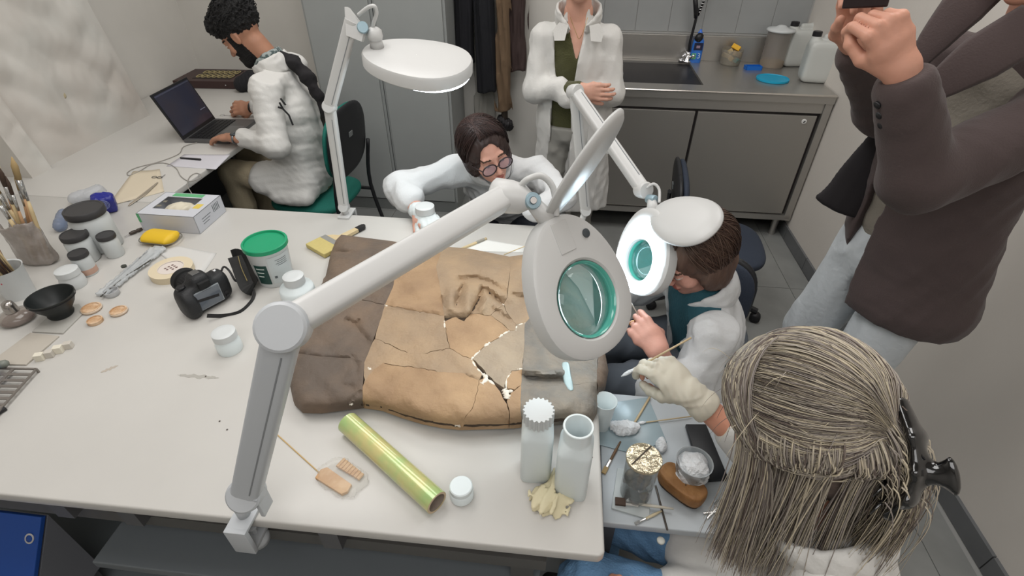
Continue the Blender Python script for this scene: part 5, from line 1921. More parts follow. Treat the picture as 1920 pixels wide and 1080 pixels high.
def jerry(px, py, tx, ty, label, lvl, rot):
    b = onc(px, py)
    h = Y(tx, ty, b.y).z - CZ
    e = empty('jerrycan', b, rot, label, 'jerrycan', 'white plastic jerrycans on the counter')
    a, c_ = .078, .060
    S = SDF((-.11, -.09, -.01), (.11, .09, h + .05), .004)
    S.ell((0, 0, h * .42), (a, c_, h * .42), k=.01, sharpen=6)
    S.cap((-.052, 0, h * .78), (-.052, 0, h * .90), .022, k=.02)
    S.cap((.0, 0, h * .90), (.06, 0, h * .90), .015, k=.015)
    S.cap((.06, 0, h * .90), (.066, 0, h * .72), .016, k=.015)
    S.build('body', mat('jerry_plastic', (206, 208, 204), .35, alpha=.86), e)
    S = SDF((-.11, -.09, -.01), (.11, .09, h), .005)
    S.ell((0, 0, h * .42), (a * .97, c_ * .97, h * .41), k=.01, sharpen=6)
    S.cut(lambda X, Y_, Z: Z - h * lvl + 0 * X + 0 * Y_)
    S.build('contents', mat('jerry_liquid', (190, 198, 194), .3), e)
    MB().lathe([(.022, h * .90), (.024, h * .905), (.024, h * .99), (.021, h), (.001, h)], (-.052, 0, 0), 20).build('cap', BLACK, e, sharp=40)


jerry(1478, 118, 1496, 40, 'rear white plastic jerrycan with black cap near the canister', .55, .15)
jerry(1522, 152, 1508, 58, 'front half-full white plastic jerrycan at the counter end', .55, -.1)
b = onc(1411, 130)
e = empty('blue_dish', b, .1, 'small blue plastic tray on the counter', 'tray')
BT = mat('dish_blue', (26, 104, 196), .4)
MB().box2((-.045, -.022, 0), (.045, .022, .004)).build('floor_panel', BT, e)
for (a, c_) in (((-.047, -.024), (.047, -.020)), ((-.047, .020), (.047, .024)), ((-.047, -.024), (-.043, .024)), ((.043, -.024), (.047, .024))):
    MB().box2((a[0], a[1], 0), (c_[0], c_[1], .022), .001).build('side', BT, e)
b = onc(1448, 150)
e = empty('turquoise_lid', b, 0, 'round turquoise plastic lid lying on the counter', 'lid')
rr = wpx(b, 58) / 2
MB().lathe([(rr * .96, 0), (rr, .003), (rr, .012), (rr * .96, .013), (rr * .93, .009), (.001, .009)], (0, 0, 0), 36).build('disc', mat('lid_turquoise', (20, 158, 196), .4), e, sharp=40)

# ------------------------------------------------------------------ hanging clothes
yC = 3.30
rail = empty('coat_rail', (-.28, 3.405, 1.72), 0, 'wall rail with hooks carrying the hanging coats', 'rail')
MB().box2((-.26, -.0, -.03), (.24, .012, .03)).build('board', DGREY, rail)


def hanging(name, px0, px1, pyb, label, m, seed, y=yC, d=.05, z1=1.66, amp=.02, taper=.75, k=2.6, cat='coat', grp='coats hanging on the wall'):
    a, b_ = Y(px0, pyb, y), Y(px1, pyb, y)
    zb = (a.z + b_.z) / 2
    w_ = abs(b_.x - a.x) / 2
    cx_ = (a.x + b_.x) / 2
    S = SDF((-w_ * 1.3, -d * 1.9, zb - .03 - z1), (w_ * 1.3, d * 1.9, .06), .007)
    S.cap((0, 0, -.04), (0, 0, zb - z1 + .0), (w_ * taper, d), (w_, d * 1.0), side=(1, 0, 0), k=.02)
    S.fold(folds(amp, 24, seed, (1.6, .6, .22)))
    S.cut(lambda X, Y_, Z: (zb - z1 + .006 * np.sin(X * 50)) - Z + 0 * Y_)
    o = tag(S.build(name, m), label, cat, grp)
    o.location = (cx_, y, z1)
    MB().tube([(cx_, y, z1 + .01), (cx_, y + .05, z1 + .04), (cx_, 3.405, z1 + .05)], .006, 8).build('hook', CHROME, None).parent = None
    h_ = D.objects['hook'] if 'hook' in D.objects else None
    return o


hk = []
hanging('dark_coat', 852, 895, 118, 'black coat hanging nearest the grey lockers', mat('coat_black', (27, 27, 32), .9), 61, 3.27)
hanging('dark_coat', 893, 932, 172, 'longer navy-black coat with small pale mark near its hem', mat('coat_navy', (22, 23, 28), .85), 62, 3.24, .045)
hanging('grey_trousers', 889, 928, 226, 'pale grey garment hanging below the navy-black coat', mat('cloth_grey', (136, 134, 128), .9), 63, 3.33, .03)
hanging('scarf', 930, 960, 208, 'tan fringed scarf hanging beside the brown jacket', mat('scarf_tan', (108, 88, 68), .95, bump=.5, bscale=60, stretch=(1, 1, .1)), 64, 3.25, .035, cat='scarf')
hanging('brown_jacket', 938, 990, 132, 'dark brown jacket hanging at the right of the coats', mat('jacket_brown', (66, 52, 50), .85), 65, 3.32, .04)
for o in list(D.objects):
    if o.name.startswith('hook'):
        o.parent = rail
        o.matrix_parent_inverse = Matrix.Translation(-rail.location)
p = Y(946, 232, 3.28)
bag('umbrella_bag', [p + Vector((-.02, 0, .03)), p + Vector((.02, 0, 0)), p + Vector((.025, .01, -.02))], .03, 'small dark bag hanging below the scarf', 'bag', mat('bag_dark', (44, 42, 44), .6), 17, .012, p.z - .3)
p = Y(946, 214, 3.28)
e = tag(MB().tube([(0, 0, .09), (0, 0, -.035)], [.018, .022], 10).build('folded_umbrella', mat('umbrella_brown', (84, 74, 66), .8), None, True), 'folded brown umbrella top hanging below the scarf fringe', 'umbrella')
e.location = p
bag('black_backpack', [Vector((.02, 3.2, .16)), Vector((-.03, 3.25, .32))], .10, 'black bag on the floor behind the standing woman', 'bag', mat('bag_black2', (24, 24, 27), .8), 19, .03, 0.0)


# ------------------------------------------------------------------ chairs
SEATG = mat('chair_green', (24, 104, 92), .8, bump=.2, bscale=200)
SHELL = mat('chair_black_shell', (30, 31, 34), .45)
SEATB = mat('chair_dark_blue', (44, 52, 66), .8, bump=.2, bscale=200)


def stool(x, y, label, zc):
    e = empty('round_stool', (x, y, 0), 0, label, 'stool')
    MB().lathe([(.15, zc - .05), (.17, zc - .04), (.17, zc - .01), (.15, zc), (.001, zc)], (0, 0, 0), 28).build('seat', SEATB, e, sharp=40)
    for k in range(4):
        a = math.pi / 4 + math.pi / 2 * k
        MB().tube([(.11 * math.cos(a), .11 * math.sin(a), zc - .05), (.17 * math.cos(a), .17 * math.sin(a), 0)], .012, 8).build('leg', SHELL, e, True)


def office_chair(x, y, ang, label, m, legs4=False, hb=.40, back_h=.40, zc=.44, wheels=True, tilt=.1, bw=.205):
    e = empty('office_chair' if not legs4 else 'visitor_chair', (x, y, 0), ang, label, 'chair')
    # faces local +y ; back at -y
    S = SDF((-.26, -.26, zc - .06), (.26, .26, zc + .05), .006)
    S.ell((0, 0, zc), (.215, .21, .035), k=.01, sharpen=3.2)
    S.build('seat', m, e)
    R = Matrix.Rotation(tilt, 3, 'X')
    S = SDF((-.25, -.32, zc + .05), (.25, -.10, zc + .62), .006)
    S.ell((0, -.215, zc + .15 + back_h / 2), (bw, .022, back_h / 2), R, k=.01, sharpen=2.8)
    S.build('backrest', m, e)
    S = SDF((-.25, -.36, zc + .05), (.25, -.12, zc + .62), .006)
    S.ell((0, -.238, zc + .15 + back_h / 2), (bw + .005, .018, back_h / 2 + .008), R, k=.01, sharpen=2.8)
    S.build('back_shell', SHELL, e)
    MB().box((0, -.262, zc + .15 + back_h * .6), (.018, .002, .012), R).build('back_badge', mat('badge', (120, 124, 124), .5), e)
    if legs4:
        for sx in (-1, 1):
            MB().tube(bez([(.20 * sx, -.30, 0), (.20 * sx, -.22, zc - .02), (.20 * sx, -.25, zc + .25)], 5), .011, 8).build('rear_leg', SHELL, e, True)
            MB().tube(bez([(.20 * sx, .22, 0), (.19 * sx, .17, zc - .04)], 5), .011, 8).build('front_leg', SHELL, e, True)
            MB().tube([(.19 * sx, -.22, zc - .04), (.19 * sx, .18, zc - .04)], .010, 8).build('side_rail', SHELL, e)
    else:
        MB().tube([(0, -.10, zc - .04), (0, -.25, zc - .03), (0, -.27, zc + .25)], .018, 6, flat=(1.4, .5)).build('back_bar', SHELL, e)
        MB().lathe([(.03, .10), (.03, .22), (.018, .23), (.018, zc - .03)], (0, 0, 0), 16).build('column', SHELL, e)
        for k in range(5):
            a = 2 * math.pi * k / 5
            lg = MB().tube([(.02 * math.cos(a), .02 * math.sin(a), .11), (.27 * math.cos(a), .27 * math.sin(a), .065)], [.024, .015], 8).build('foot_spoke', SHELL, e)
            MB().lathe([(.025, -.018), (.027, 0), (.025, .018)], (.27 * math.cos(a), .27 * math.sin(a), .027), 14, frame((0, 0, 1), (-math.sin(a), math.cos(a), 0))).build('castor', BLACK, lg, True)
    return e


office_chair(-1.33, 2.42, math.radians(86), 'green upholstered chair with black frame under the bearded man', SEATG, True, back_h=.34, zc=.41)
# ------------------------------------------------------------------ people
V3 = Vector


def blank(S):
    A = SDF.__new__(SDF)
    A.lo, A.vox, A.n, A.ax = S.lo, S.vox, S.n, S.ax
    A.f = np.full(tuple(S.n), 1.0, np.float32)
    return A


def wrinkle(amp, seed, st=(1, 1, 1)):
    a, b = folds(amp, 19, seed, st), folds(amp * .42, 46, seed + 7, st)
    return lambda X, Y_, Z: a(X, Y_, Z) + b(X, Y_, Z)


def norm(v):
    return V3(v).normalized()


def multi(name, parts, mats, root, relax=1):
    """several SDFs in world coordinates -> one mesh object under root; parts: (sdf, region or None)"""
    VV, QQ, MI = [], [], []
    n = 0
    for S, reg in parts:
        V, Q = S.mesh()
        for _ in range(relax):
            cnt = np.zeros(len(V))
            A = np.zeros_like(V)
            for a, b in ((0, 1), (1, 2), (2, 3), (3, 0)):
                np.add.at(A, Q[:, a], V[Q[:, b]])
                np.add.at(A, Q[:, b], V[Q[:, a]])
                np.add.at(cnt, Q[:, a], 1)
                np.add.at(cnt, Q[:, b], 1)
            V = V * .4 + .6 * A / np.maximum(cnt, 1)[:, None]
        C = V[Q].mean(1)
        MI.append((reg(C) if reg is not None else np.zeros(len(Q))).astype(np.int32))
        VV.append(V)
        QQ.append(Q + n)
        n += len(V)
    V = np.concatenate(VV) - np.array(root.location)
    Q = np.concatenate(QQ)
    me = D.meshes.new(name)
    me.vertices.add(len(V))
    me.vertices.foreach_set('co', V.astype(np.float32).ravel())
    me.loops.add(len(Q) * 4)
    me.polygons.add(len(Q))
    me.loops.foreach_set('vertex_index', Q.astype(np.int32).ravel())
    me.polygons.foreach_set('loop_start', np.arange(0, len(Q) * 4, 4, dtype=np.int32))
    me.update(calc_edges=True)
    for mm in (mats if isinstance(mats, (list, tuple)) else [mats]):
        me.materials.append(mm)
    me.polygons.foreach_set('material_index', np.concatenate(MI))
    me.polygons.foreach_set('use_smooth', np.ones(len(Q), bool))
    me.update()
    return link(D.objects.new(name, me), root)


def bounds(pts, m):
    P = np.array([tuple(p) for p in pts])
    return P.min(0) - m, P.max(0) + m


def headR(f, roll=0.0):
    f = norm(f)
    r = f.cross(V3((0, 0, 1))).normalized()
    u = r.cross(f)
    r2 = r * math.cos(roll) + u * math.sin(roll)
    u2 = u * math.cos(roll) - r * math.sin(roll)
    return Matrix(((r2.x, f.x, u2.x), (r2.y, f.y, u2.y), (r2.z, f.z, u2.z)))


def head_sdf(c, R, neck, s=1.0, vox=.003, nr=.052):
    lo, hi = bounds([c + V3((x, y, z)) * s for x in (-.13, .13) for y in (-.13, .13) for z in (-.13, .13)] + [neck], .03)
    S = SDF(lo, hi, vox)
    P = lambda x, y, z: c + R @ V3((x, y, z)) * s

    def E(x, y, z, a, b, d, k=.012, op='add'):
        S.ell(P(x, y, z), (a * s, b * s, d * s), R, k=k * s, op=op)
    E(0, -.012, .032, .074, .092, .084)
    E(0, .022, -.018, .060, .066, .080, .02)
    E(0, .036, -.070, .046, .044, .040, .02)
    E(0, .070, -.096, .020, .016, .017, .02)
    S.cap(P(-.034, .074, .022), P(.034, .074, .022), .012 * s, k=.012 * s)
    E(-.040, .058, -.028, .022, .022, .020, .02)
    E(.040, .058, -.028, .022, .022, .020, .02)
    E(-.031, .094, .003, .017, .014, .011, .010, 'sub')
    E(.031, .094, .003, .017, .014, .011, .010, 'sub')
    S.cap(P(0, .082, .012), P(0, .108, -.030), .0065 * s, .010 * s, k=.010 * s)
    E(-.010, .097, -.035, .008, .009, .007, .006)
    E(.010, .097, -.035, .008, .009, .007, .006)
    for sx in (-1, 1):
        S.ell(P(.031 * sx, .0765, .003), (.0135 * s, .0125 * s, .0125 * s), R, k=.003 * s)
        E(.076 * sx, -.006, -.004, .008, .017, .030, .008)
        E(.083 * sx, .000, -.002, .004, .010, .018, .004, 'sub')
    E(0, .088, -.061, .023, .010, .0055, .006)
    E(0, .086, -.070, .019, .010, .0065, .006)
    E(0, .101, -.0655, .022, .008, .0016, .003, 'sub')
    nk = P(0, -.022, -.060)
    S.cap(nk, neck, nr * s, nr * 1.12 * s, k=.02)
    return S, P


def head_region(c, R, s, skin_ids):
    """lips 1, brows 2, eyes 3"""
    M = np.array(R)

    def reg(C):
        L = ((C - np.array(c)) @ M) / s
        x, y, z = L[:, 0], L[:, 1], L[:, 2]
        o = np.zeros(len(C))
        lips = ((x / .024) ** 2 + ((z + .0655) / .0105) ** 2 < 1) & (y > .084)
        o[lips] = 1
        ax = np.abs(x)
        br = (ax > .014) & (ax < .050) & (np.abs(z - (.026 - (ax - .03) ** 2 * 6)) < .0035) & (y > .05)
        o[br] = 2
        ey = (((ax - .031) / .0135) ** 2 + ((z - .003) / .0055) ** 2 < 1) & (y > .07)
        o[ey] = 3
        ir = (((ax - .031) / .0055) ** 2 + ((z - .003) / .0055) ** 2 < 1) & (y > .07)
        o[ir] = 4
        return o
    return reg


def hand_sdf(wrist, d, up, s, curls, thumb, mirror=1, vox=.0024, fore=None, spread=.0, extra=0.0, fr=1.0):
    """d = direction of the metacarpals, up = back-of-hand normal, x axis towards thumb (mirror flips)"""
    d = norm(d)
    up = norm(V3(up) - d * V3(up).dot(d))
    x = d.cross(up) * mirror
    fx = [.030, .0105, -.0095, -.028]
    fy = [.086, .091, .087, .079]
    fl = [.074, .082, .076, .060]
    W = lambda a: wrist + (x * a[0] + d * a[1] + up * a[2]) * s
    chains = []
    for i in range(4):
        c = curls[i] if isinstance(curls[0], (tuple, list)) else curls
        p = V3((fx[i], fy[i], .002))
        base = V3((fx[i] * .75, fy[i] - .045, .002))
        pts = [base, p]
        a = 0.0
        sp = spread * (1.5 - i) / 1.5
        for k in range(3):
            a += c[k]
            L = fl[i] * (.46, .30, .24)[k]
            dd = V3((math.sin(sp) * math.cos(a), math.cos(sp) * math.cos(a), -math.sin(a)))
            p = p + dd * L
            pts.append(p)
        chains.append(pts)
    tp = [V3(t) for t in thumb]
    allp = [W(p) for ch in chains for p in ch] + [W(p) for p in tp] + [wrist] + ([fore] if fore is not None else [])
    lo, hi = bounds(allp, .04 * s)
    S = SDF(lo, hi, vox)
    q = .0006
    S.cap(wrist, W((.000, .05, 0)), ((.027 + extra) * s, (.019 + extra) * s), ((.036 + extra) * s, (.016 + extra) * s), side=x, k=.01)
    S.cap(W((0, .05, 0)), W((.001, .080, .0)), ((.036 + extra) * s, (.016 + extra) * s), ((.037 + extra) * s, (.0125 + extra) * s), side=x, k=.01)
    S.ell(W((.022, .030, -.008)), (.020 * s, .026 * s, .014 * s), Matrix(((x.x, d.x, up.x), (x.y, d.y, up.y), (x.z, d.z, up.z))), k=.01)
    if fore is not None:
        S.cap(wrist, fore, ((.027 + extra) * s, (.020 + extra) * s), ((.034 + extra) * s, (.030 + extra) * s), side=x, k=.015)
    T_ = SDF(lo, hi, vox)
    for ch in chains:
        F_ = SDF(lo, hi, vox)
        r = [.0095, .0098, .0086, .0078, .0066]
        for k in range(4):
            F_.cap(W(ch[k]), W(ch[k + 1]), (r[k] * fr + extra) * s, (r[k + 1] * fr + extra) * s, k=.003)
        T_.f = np.minimum(T_.f, F_.f)
    F_ = SDF(lo, hi, vox)
    r = [.0150, .0120, .0100, .0082]
    for k in range(len(tp) - 1):
        F_.cap(W(tp[k]), W(tp[k + 1]), (r[k] + extra) * s, (r[k + 1] + extra) * s, k=.004)
    T_.f = np.minimum(T_.f, F_.f)
    k = .006
    h = np.clip(.5 + .5 * (S.f - T_.f) / k, 0, 1)
    S.f = S.f * (1 - h) + T_.f * h - k * h * (1 - h)
    return S, W


TH_REL = [(.018, .012, -.008), (.040, .045, -.018), (.052, .075, -.022), (.054, .100, -.020)]
TH_PINCH = [(.018, .012, -.008), (.038, .042, -.030), (.036, .070, -.050), (.030, .092, -.062)]


def skin(name, c, c2=None):
    return mat(name, c, .5, bump=.08, bscale=90, sss=.08, col2=c2 or tuple(min(255, v * 1.04) for v in c), vscale=20)


LIP = mat('lips', (168, 100, 90), .4)
EYEW = mat('eye_white', (205, 200, 195), .2)
IRIS = mat('iris', (48, 34, 28), .1)
COATM = mat('lab_coat_cotton', (0.63, 0.62, 0.595), .85, bump=.12, bscale=160)
COATB = mat('lab_coat_cool', (0.62, 0.63, 0.635), .85, bump=.12, bscale=160)
BTN = mat('button_white', (190, 190, 182), .3)


def armsdf(S, sh, el, wr, r=(.062, .052, .047, .040), k=.03, side=None):
    S.cap(sh, el, r[0], r[1], k=k)
    S.cap(el, wr, r[2], r[3], k=k)


def base_body(J, s=1.0):
    """coarse hidden body under the clothes, world coordinates"""
    pts = [v for v in J.values()]
    lo, hi = bounds(pts, .16)
    S = SDF(lo, hi, .010)
    side = norm(J['Ls'] - J['Rs'])
    S.cap(J['hip'], J['chest'], (.13 * s, .09 * s), (.14 * s, .09 * s), side=side, k=.03)
    S.cap(J['Rs'] * .8 + J['chest'] * .2, J['Ls'] * .8 + J['chest'] * .2, .052 * s, k=.03)
    S.cap(J['chest'], J['neck'], (.10 * s, .07 * s), .045 * s, side=side, k=.03)
    for a in ('L', 'R'):
        if a + 'e' in J:
            S.cap(J[a + 's'], J[a + 'e'], .042 * s, .036 * s, k=.02)
            S.cap(J[a + 'e'], J[a + 'w'], .036 * s, .026 * s, k=.015)
        if a + 'k' in J:
            h = J['hip'] + side * (.08 if a == 'L' else -.08) * s
            S.cap(h, J[a + 'k'], .068 * s, .050 * s, k=.03)
            S.cap(J[a + 'k'], J[a + 'a'], .048 * s, .034 * s, k=.02)
            ft = J[a + 'a'] + J.get('fdir', V3((0, 0, 0))) * .15
            ft.z = .035
            S.cap(J[a + 'a'], ft, .034 * s, .030 * s, k=.02)
    return S


def torso_cloth(J, vox=.0065, rt=(.155, .105), rc=(.165, .11), rs=.068, m=.2, extra=()):
    lo, hi = bounds(list(J.values()) + list(extra), m)
    S = SDF(lo, hi, vox)
    side = norm(J['Ls'] - J['Rs'])
    S.cap(J['hip'], J['chest'], rt, rc, side=side, k=.04)
    S.cap(J['Rs'], J['Ls'], rs, k=.05)
    S.cap(J['chest'], J['neck'], (rc[0] * .75, rc[1] * .8), (.062, .055), side=side, k=.05)
    return S, side


def trousers(J, m, root, r=(.088, .066, .060, .050), vox=.0065, seed=1, upper=.16, name='trousers', ztop=9):
    pts = [J['hip'], J['Lk'], J['La'], J['Rk'], J['Ra']]
    lo, hi = bounds(pts, .16)
    S = SDF(lo, hi, vox)
    side = norm(J['Ls'] - J['Rs'])
    S.cap(J['hip'] + V3((0, 0, -.02)), J['hip'] + V3((0, 0, .08)), (upper, .12), (.14, .11), side=side, k=.03)
    for a, sg in (('L', 1), ('R', -1)):
        S.cap(J['hip'] + side * .085 * sg, J[a + 'k'], r[0], r[1], k=.03)
        S.cap(J[a + 'k'], J[a + 'a'], r[2], r[3], k=.02)
    S.fold(folds(.009, 26, seed))
    for a in ('L', 'R'):
        p = J[a + 'a']
    S.cut(lambda X, Y_, Z: np.maximum(min(J['La'].z, J['Ra'].z) - Z, Z - ztop) + 0 * X + 0 * Y_)
    return multi(name, [(S, None)], m, root)


def shoes(J, m, root, fd):
    for a in ('L', 'R'):
        p = J[a + 'a'].copy()
        f = norm(V3((fd[0], fd[1], 0)))
        p.z = .045
        S = SDF(*bounds([p - f * .06, p + f * .2], .07), .006)
        S.cap(p - f * .03, p + f * .14, (.036, .034), (.042, .026), side=(-f.y, f.x, 0), k=.02)
        S.cap(p - f * .02, p + V3((0, 0, .05)), .038, .036, k=.02)
        S.cut(lambda X, Y_, Z: .003 - Z + 0 * X + 0 * Y_)
        multi('shoe', [(S, None)], m, root)


def collar(root, neck, f, up, r, m, w_=.035, gap=.5, back=.03, name='collar', side_drop=.04):
    """fold-over collar: flattened band round the neck, open at the front"""
    f = norm(f)
    up = norm(up)
    x = f.cross(up).normalized()
    pts = []
    for k in range(17):
        a = math.radians(90) + gap + (2 * math.pi - 2 * gap) * k / 16
        pts.append(neck + x * (r * math.cos(a)) + f * (r * .92 * math.sin(a)) + up * (.004 - side_drop * (math.sin(a) * .5 + .5) ** 2))
    lo, hi = bounds(pts, .06)
    S = SDF(lo, hi, .0045)
    for i in range(16):
        d0, d1 = (pts[i] - neck), (pts[i + 1] - neck)
        S.cap(pts[i], pts[i + 1], (.007, w_ * .5), (.007, w_ * .5), side=(d0 + d1), k=.012)
    S.fold(folds(.002, 50, 5))
    return multi(name, [(S, None)], m, root)


def stitch_hair(root, name, S, m, relax=1):
    return multi(name, [(S, None)], m, root, relax)


def bob(root, hair, hc, hR, mats, n, seed, fringe=True, zend=-.085, r=(.0006, .0013), sweep=-1, face=.30):
    rnd = random.Random(seed)
    MM = [MB() for _ in mats]
    for k in range(n):
        az = rnd.uniform(-math.pi, math.pi)
        front = math.cos(az) > face
        a0 = V3((.18 * sweep * -1 + rnd.gauss(0, .10), rnd.uniform(-.35, .55), 1)).normalized()
        if front:
            if not fringe:
                continue
            a1 = V3((math.sin(az) * .8 + sweep * .45, .74, .80 + rnd.uniform(-.10, .12) - .35 * max(0, sweep * math.sin(az)))).normalized()
        else:
            a1 = V3((math.sin(az), math.cos(az), -.55 + rnd.uniform(-.12, .12))).normalized()
        pts = []
        off = rnd.uniform(.001, .008)
        m = 11
        for i in range(m):
            t = i / (m - 1)
            om = math.acos(max(-1, min(1, a0.dot(a1))))
            d = (a0 * math.sin((1 - t) * om) + a1 * math.sin(t * om)) / max(math.sin(om), 1e-4)
            p = V3((d.x * (.088 + off), -.020 + d.y * (.102 + off), .034 + d.z * (.092 + off)))
            if not front and p.z < -.02:
                p.x *= 1 + .10 * (-.02 - p.z) / .05
            p.z = max(p.z, zend + rnd.uniform(-.006, .006)) if i < m - 1 else p.z - .006
            pts.append(hc + hR @ p - root.location)
        MM[rnd.randrange(len(mats))].tube(pts, [rnd.uniform(*r)] * (m - 1) + [.0003], 3, cap=False, flat=(1.7, .7))
    for M, m_ in zip(MM, mats):
        o = M.build('hair_strands', m_, hair, True)
        o['kind'] = 'stuff'


# ================================================== woman standing with folded arms
root = empty('person', (.02, 2.5, 0), 0, 'standing person in open white lab coat and olive cardigan, arms folded', 'person')
f = V3((0, -1, 0))
J = dict(hip=V3((.03, 2.52, .84)), chest=V3((.02, 2.52, 1.12)), neck=V3((.015, 2.52, 1.315)), Ls=V3((.158, 2.52, 1.205)), Rs=V3((-.128, 2.52, 1.205)),
         Re=V3((-.155, 2.46, .995)), Rw=V3((.05, 2.34, 1.035)), Le=V3((.195, 2.47, .985)), Lw=V3((-.01, 2.37, .985)),
         Lk=V3((.11, 2.50, .46)), La=V3((.12, 2.54, .09)), Rk=V3((-.06, 2.50, .46)), Ra=V3((-.06, 2.54, .09)), fdir=f)
SK3 = skin('skin_fair', (206, 158, 138))
hR = headR((0, -1, -.05))
hc = V3((.012, 2.48, 1.475))
HS, HP = head_sdf(hc, hR, J['neck'] - V3((0, 0, .03)), .98, .0034)
hs1, W1 = hand_sdf(J['Rw'] + V3((.0, 0, 0)), (.9, -.12, -.02), (-.02, -1, .1), .98, (.35, .5, .4), TH_REL, 1, .0028, fore=J['Rw'] - V3((.09, -.05, .02)))
multi('body', [(HS, head_region(hc, hR, .98, 0)), (base_body(J, .9), None), (hs1, None)], [SK3, LIP, mat('brow_brown', (80, 60, 50), .9), EYEW, IRIS], root)
S = SDF(hc - V3((.13, .13, .13)), hc + V3((.13, .14, .16)), .005)
S.ell(hc + hR @ V3((0, -.022, .038)), (.088, .100, .096), hR, k=.02)
S.ell(hc + hR @ V3((0, .085, -.02)), (.062, .05, .09), hR, k=.01, op='sub')
stitch_hair(root, 'hair', S, mat('hair_brown', (86, 62, 46), .6, bump=.5, bscale=40, stretch=(1, 1, .15)))
# cardigan
S, side = torso_cloth({k: J[k] for k in ('hip', 'chest', 'neck', 'Ls', 'Rs')}, .0065, (.150, .092), (.140, .092), .055)
S.cap(J['Re'], J['Rw'] - V3((.012, -.008, .002)), .040, .036, k=.02)
S.fold(folds(.004, 30, 71))
nx = J['neck']
S.cut(lambda X, Y_, Z: np.maximum(np.maximum(.795 - Z, Z - 1.315) + 0 * X + 0 * Y_, -(np.maximum(np.abs(X - .02) - .32 * (Z - 1.13), np.maximum(Y_ - 2.50, 1.12 - Z)))))
OLV = mat('olive_knit', (72, 72, 40), .95, bump=.6, bscale=110, stretch=(1, 1, 3), sheen=.2)
card = multi('cardigan', [(S, None)], OLV, root)
# skin of the chest in the neckline
S2, side = torso_cloth({k: J[k] for k in ('hip', 'chest', 'neck', 'Ls', 'Rs')}, .006, (.12, .08), (.128, .080), .045)
S2.cut(lambda X, Y_, Z: 1.08 - Z + 0 * X + 0 * Y_)
multi('chest_skin', [(S2, None)], SK3, root)
for k, z in enumerate((1.135, 1.075, 1.02, .86)):
    MB().lathe([(.006, -.002), (.007, 0), (.005, .002), (.001, .002)], V3((.035, 2.4215 - .002 * k, z)) - root.location, 14, frame((1, 0, 0), (0, -1, 0))).build('button', BTN, root, True)
# coat
S, side = torso_cloth({k: J[k] for k in ('hip', 'chest', 'neck', 'Ls', 'Rs')}, .007, (.175, .115), (.158, .105), .062, m=.3, extra=(V3((.02, 2.5, .35)),))
S.cap(V3((.04, 2.53, .38)), V3((.03, 2.52, .84)), (.205, .13), (.175, .115), side=(1, 0, 0), k=.04)
A = blank(S)
A.cap(J['Rs'], J['Re'], .058, .060, k=.02)
A.cap(J['Re'], J['Rw'] - V3((.095, -.05, .010)), .058, .050, k=.03)
A.cap(J['Ls'], J['Le'], .058, .058, k=.02)
A.cap(J['Le'], J['Lw'], .055, .045, k=.03)
# front opening cut before the sleeves are added
Pm = np.meshgrid(*S.ax, indexing='ij', sparse=True)
cx_ = -.030 + .02 * (Pm[2] - .8)
wd_ = np.where(Pm[2] > .97, .035 + .14 * np.clip(Pm[2] - 1.02, 0, .3), .045 + .02 * np.clip(.9 - Pm[2], 0, .5))
op = np.maximum(np.abs(Pm[0] - cx_) - wd_, Pm[1] - 2.47)
S.f = np.maximum(S.f, -op.astype(np.float32))
kk_ = .02
h_ = np.clip(.5 + .5 * (S.f - A.f) / kk_, 0, 1)
S.f = S.f * (1 - h_) + A.f * h_ - kk_ * h_ * (1 - h_)
S.fold(wrinkle(.008, 73, (1.5, 1.2, .35)))
S.cut(lambda X, Y_, Z: np.maximum(.39 - Z, Z - 1.335) + 0 * X + 0 * Y_)
multi('lab_coat', [(S, None)], COATM, root)
collar(root, J['neck'] + V3((0, 0, -.012)), (0, -1, 0), (0, .1, 1), .085, COATM, .06, .62, side_drop=.055)
for sx in (-1, 1):
    c = V3((.02 + sx * .074, 2.418, 1.236)) - root.location
    MB().prism([(-.030 * sx, .040), (.010 * sx, .050), (.034 * sx, .020), (.026 * sx, -.022), (-.018 * sx, -.020)][::sx], -.004, .004, frame((1, 0, 0), (0, -1, .38)), c).build('lapel', COATM, root)
MB().box(V3((.155, 2.408, .79)) - root.location, (.055, .004, .07), None, .002).build('pocket', COATM, root)
trousers(J, mat('grey_trousers', (148, 146, 140), .9), root, seed=75, upper=.14, ztop=.83)
shoes(J, mat('shoe_dark', (40, 38, 38), .6), root, (0, -1))
pts = [hc + V3((0, 0, 0))]
MB().tube(bez([V3((.055, 2.46, 1.30)), V3((.04, 2.425, 1.25)), V3((.025, 2.43, 1.222)), V3((.008, 2.425, 1.25)), V3((-.02, 2.46, 1.30))], 5), .0012, 5).build('necklace', mat('gold', (190, 160, 110), .3, .8), None).parent = None
nl = [o for o in D.objects if o.name == 'necklace'][0]
nl.parent = root
nl.matrix_parent_inverse = Matrix.Translation(-root.location)

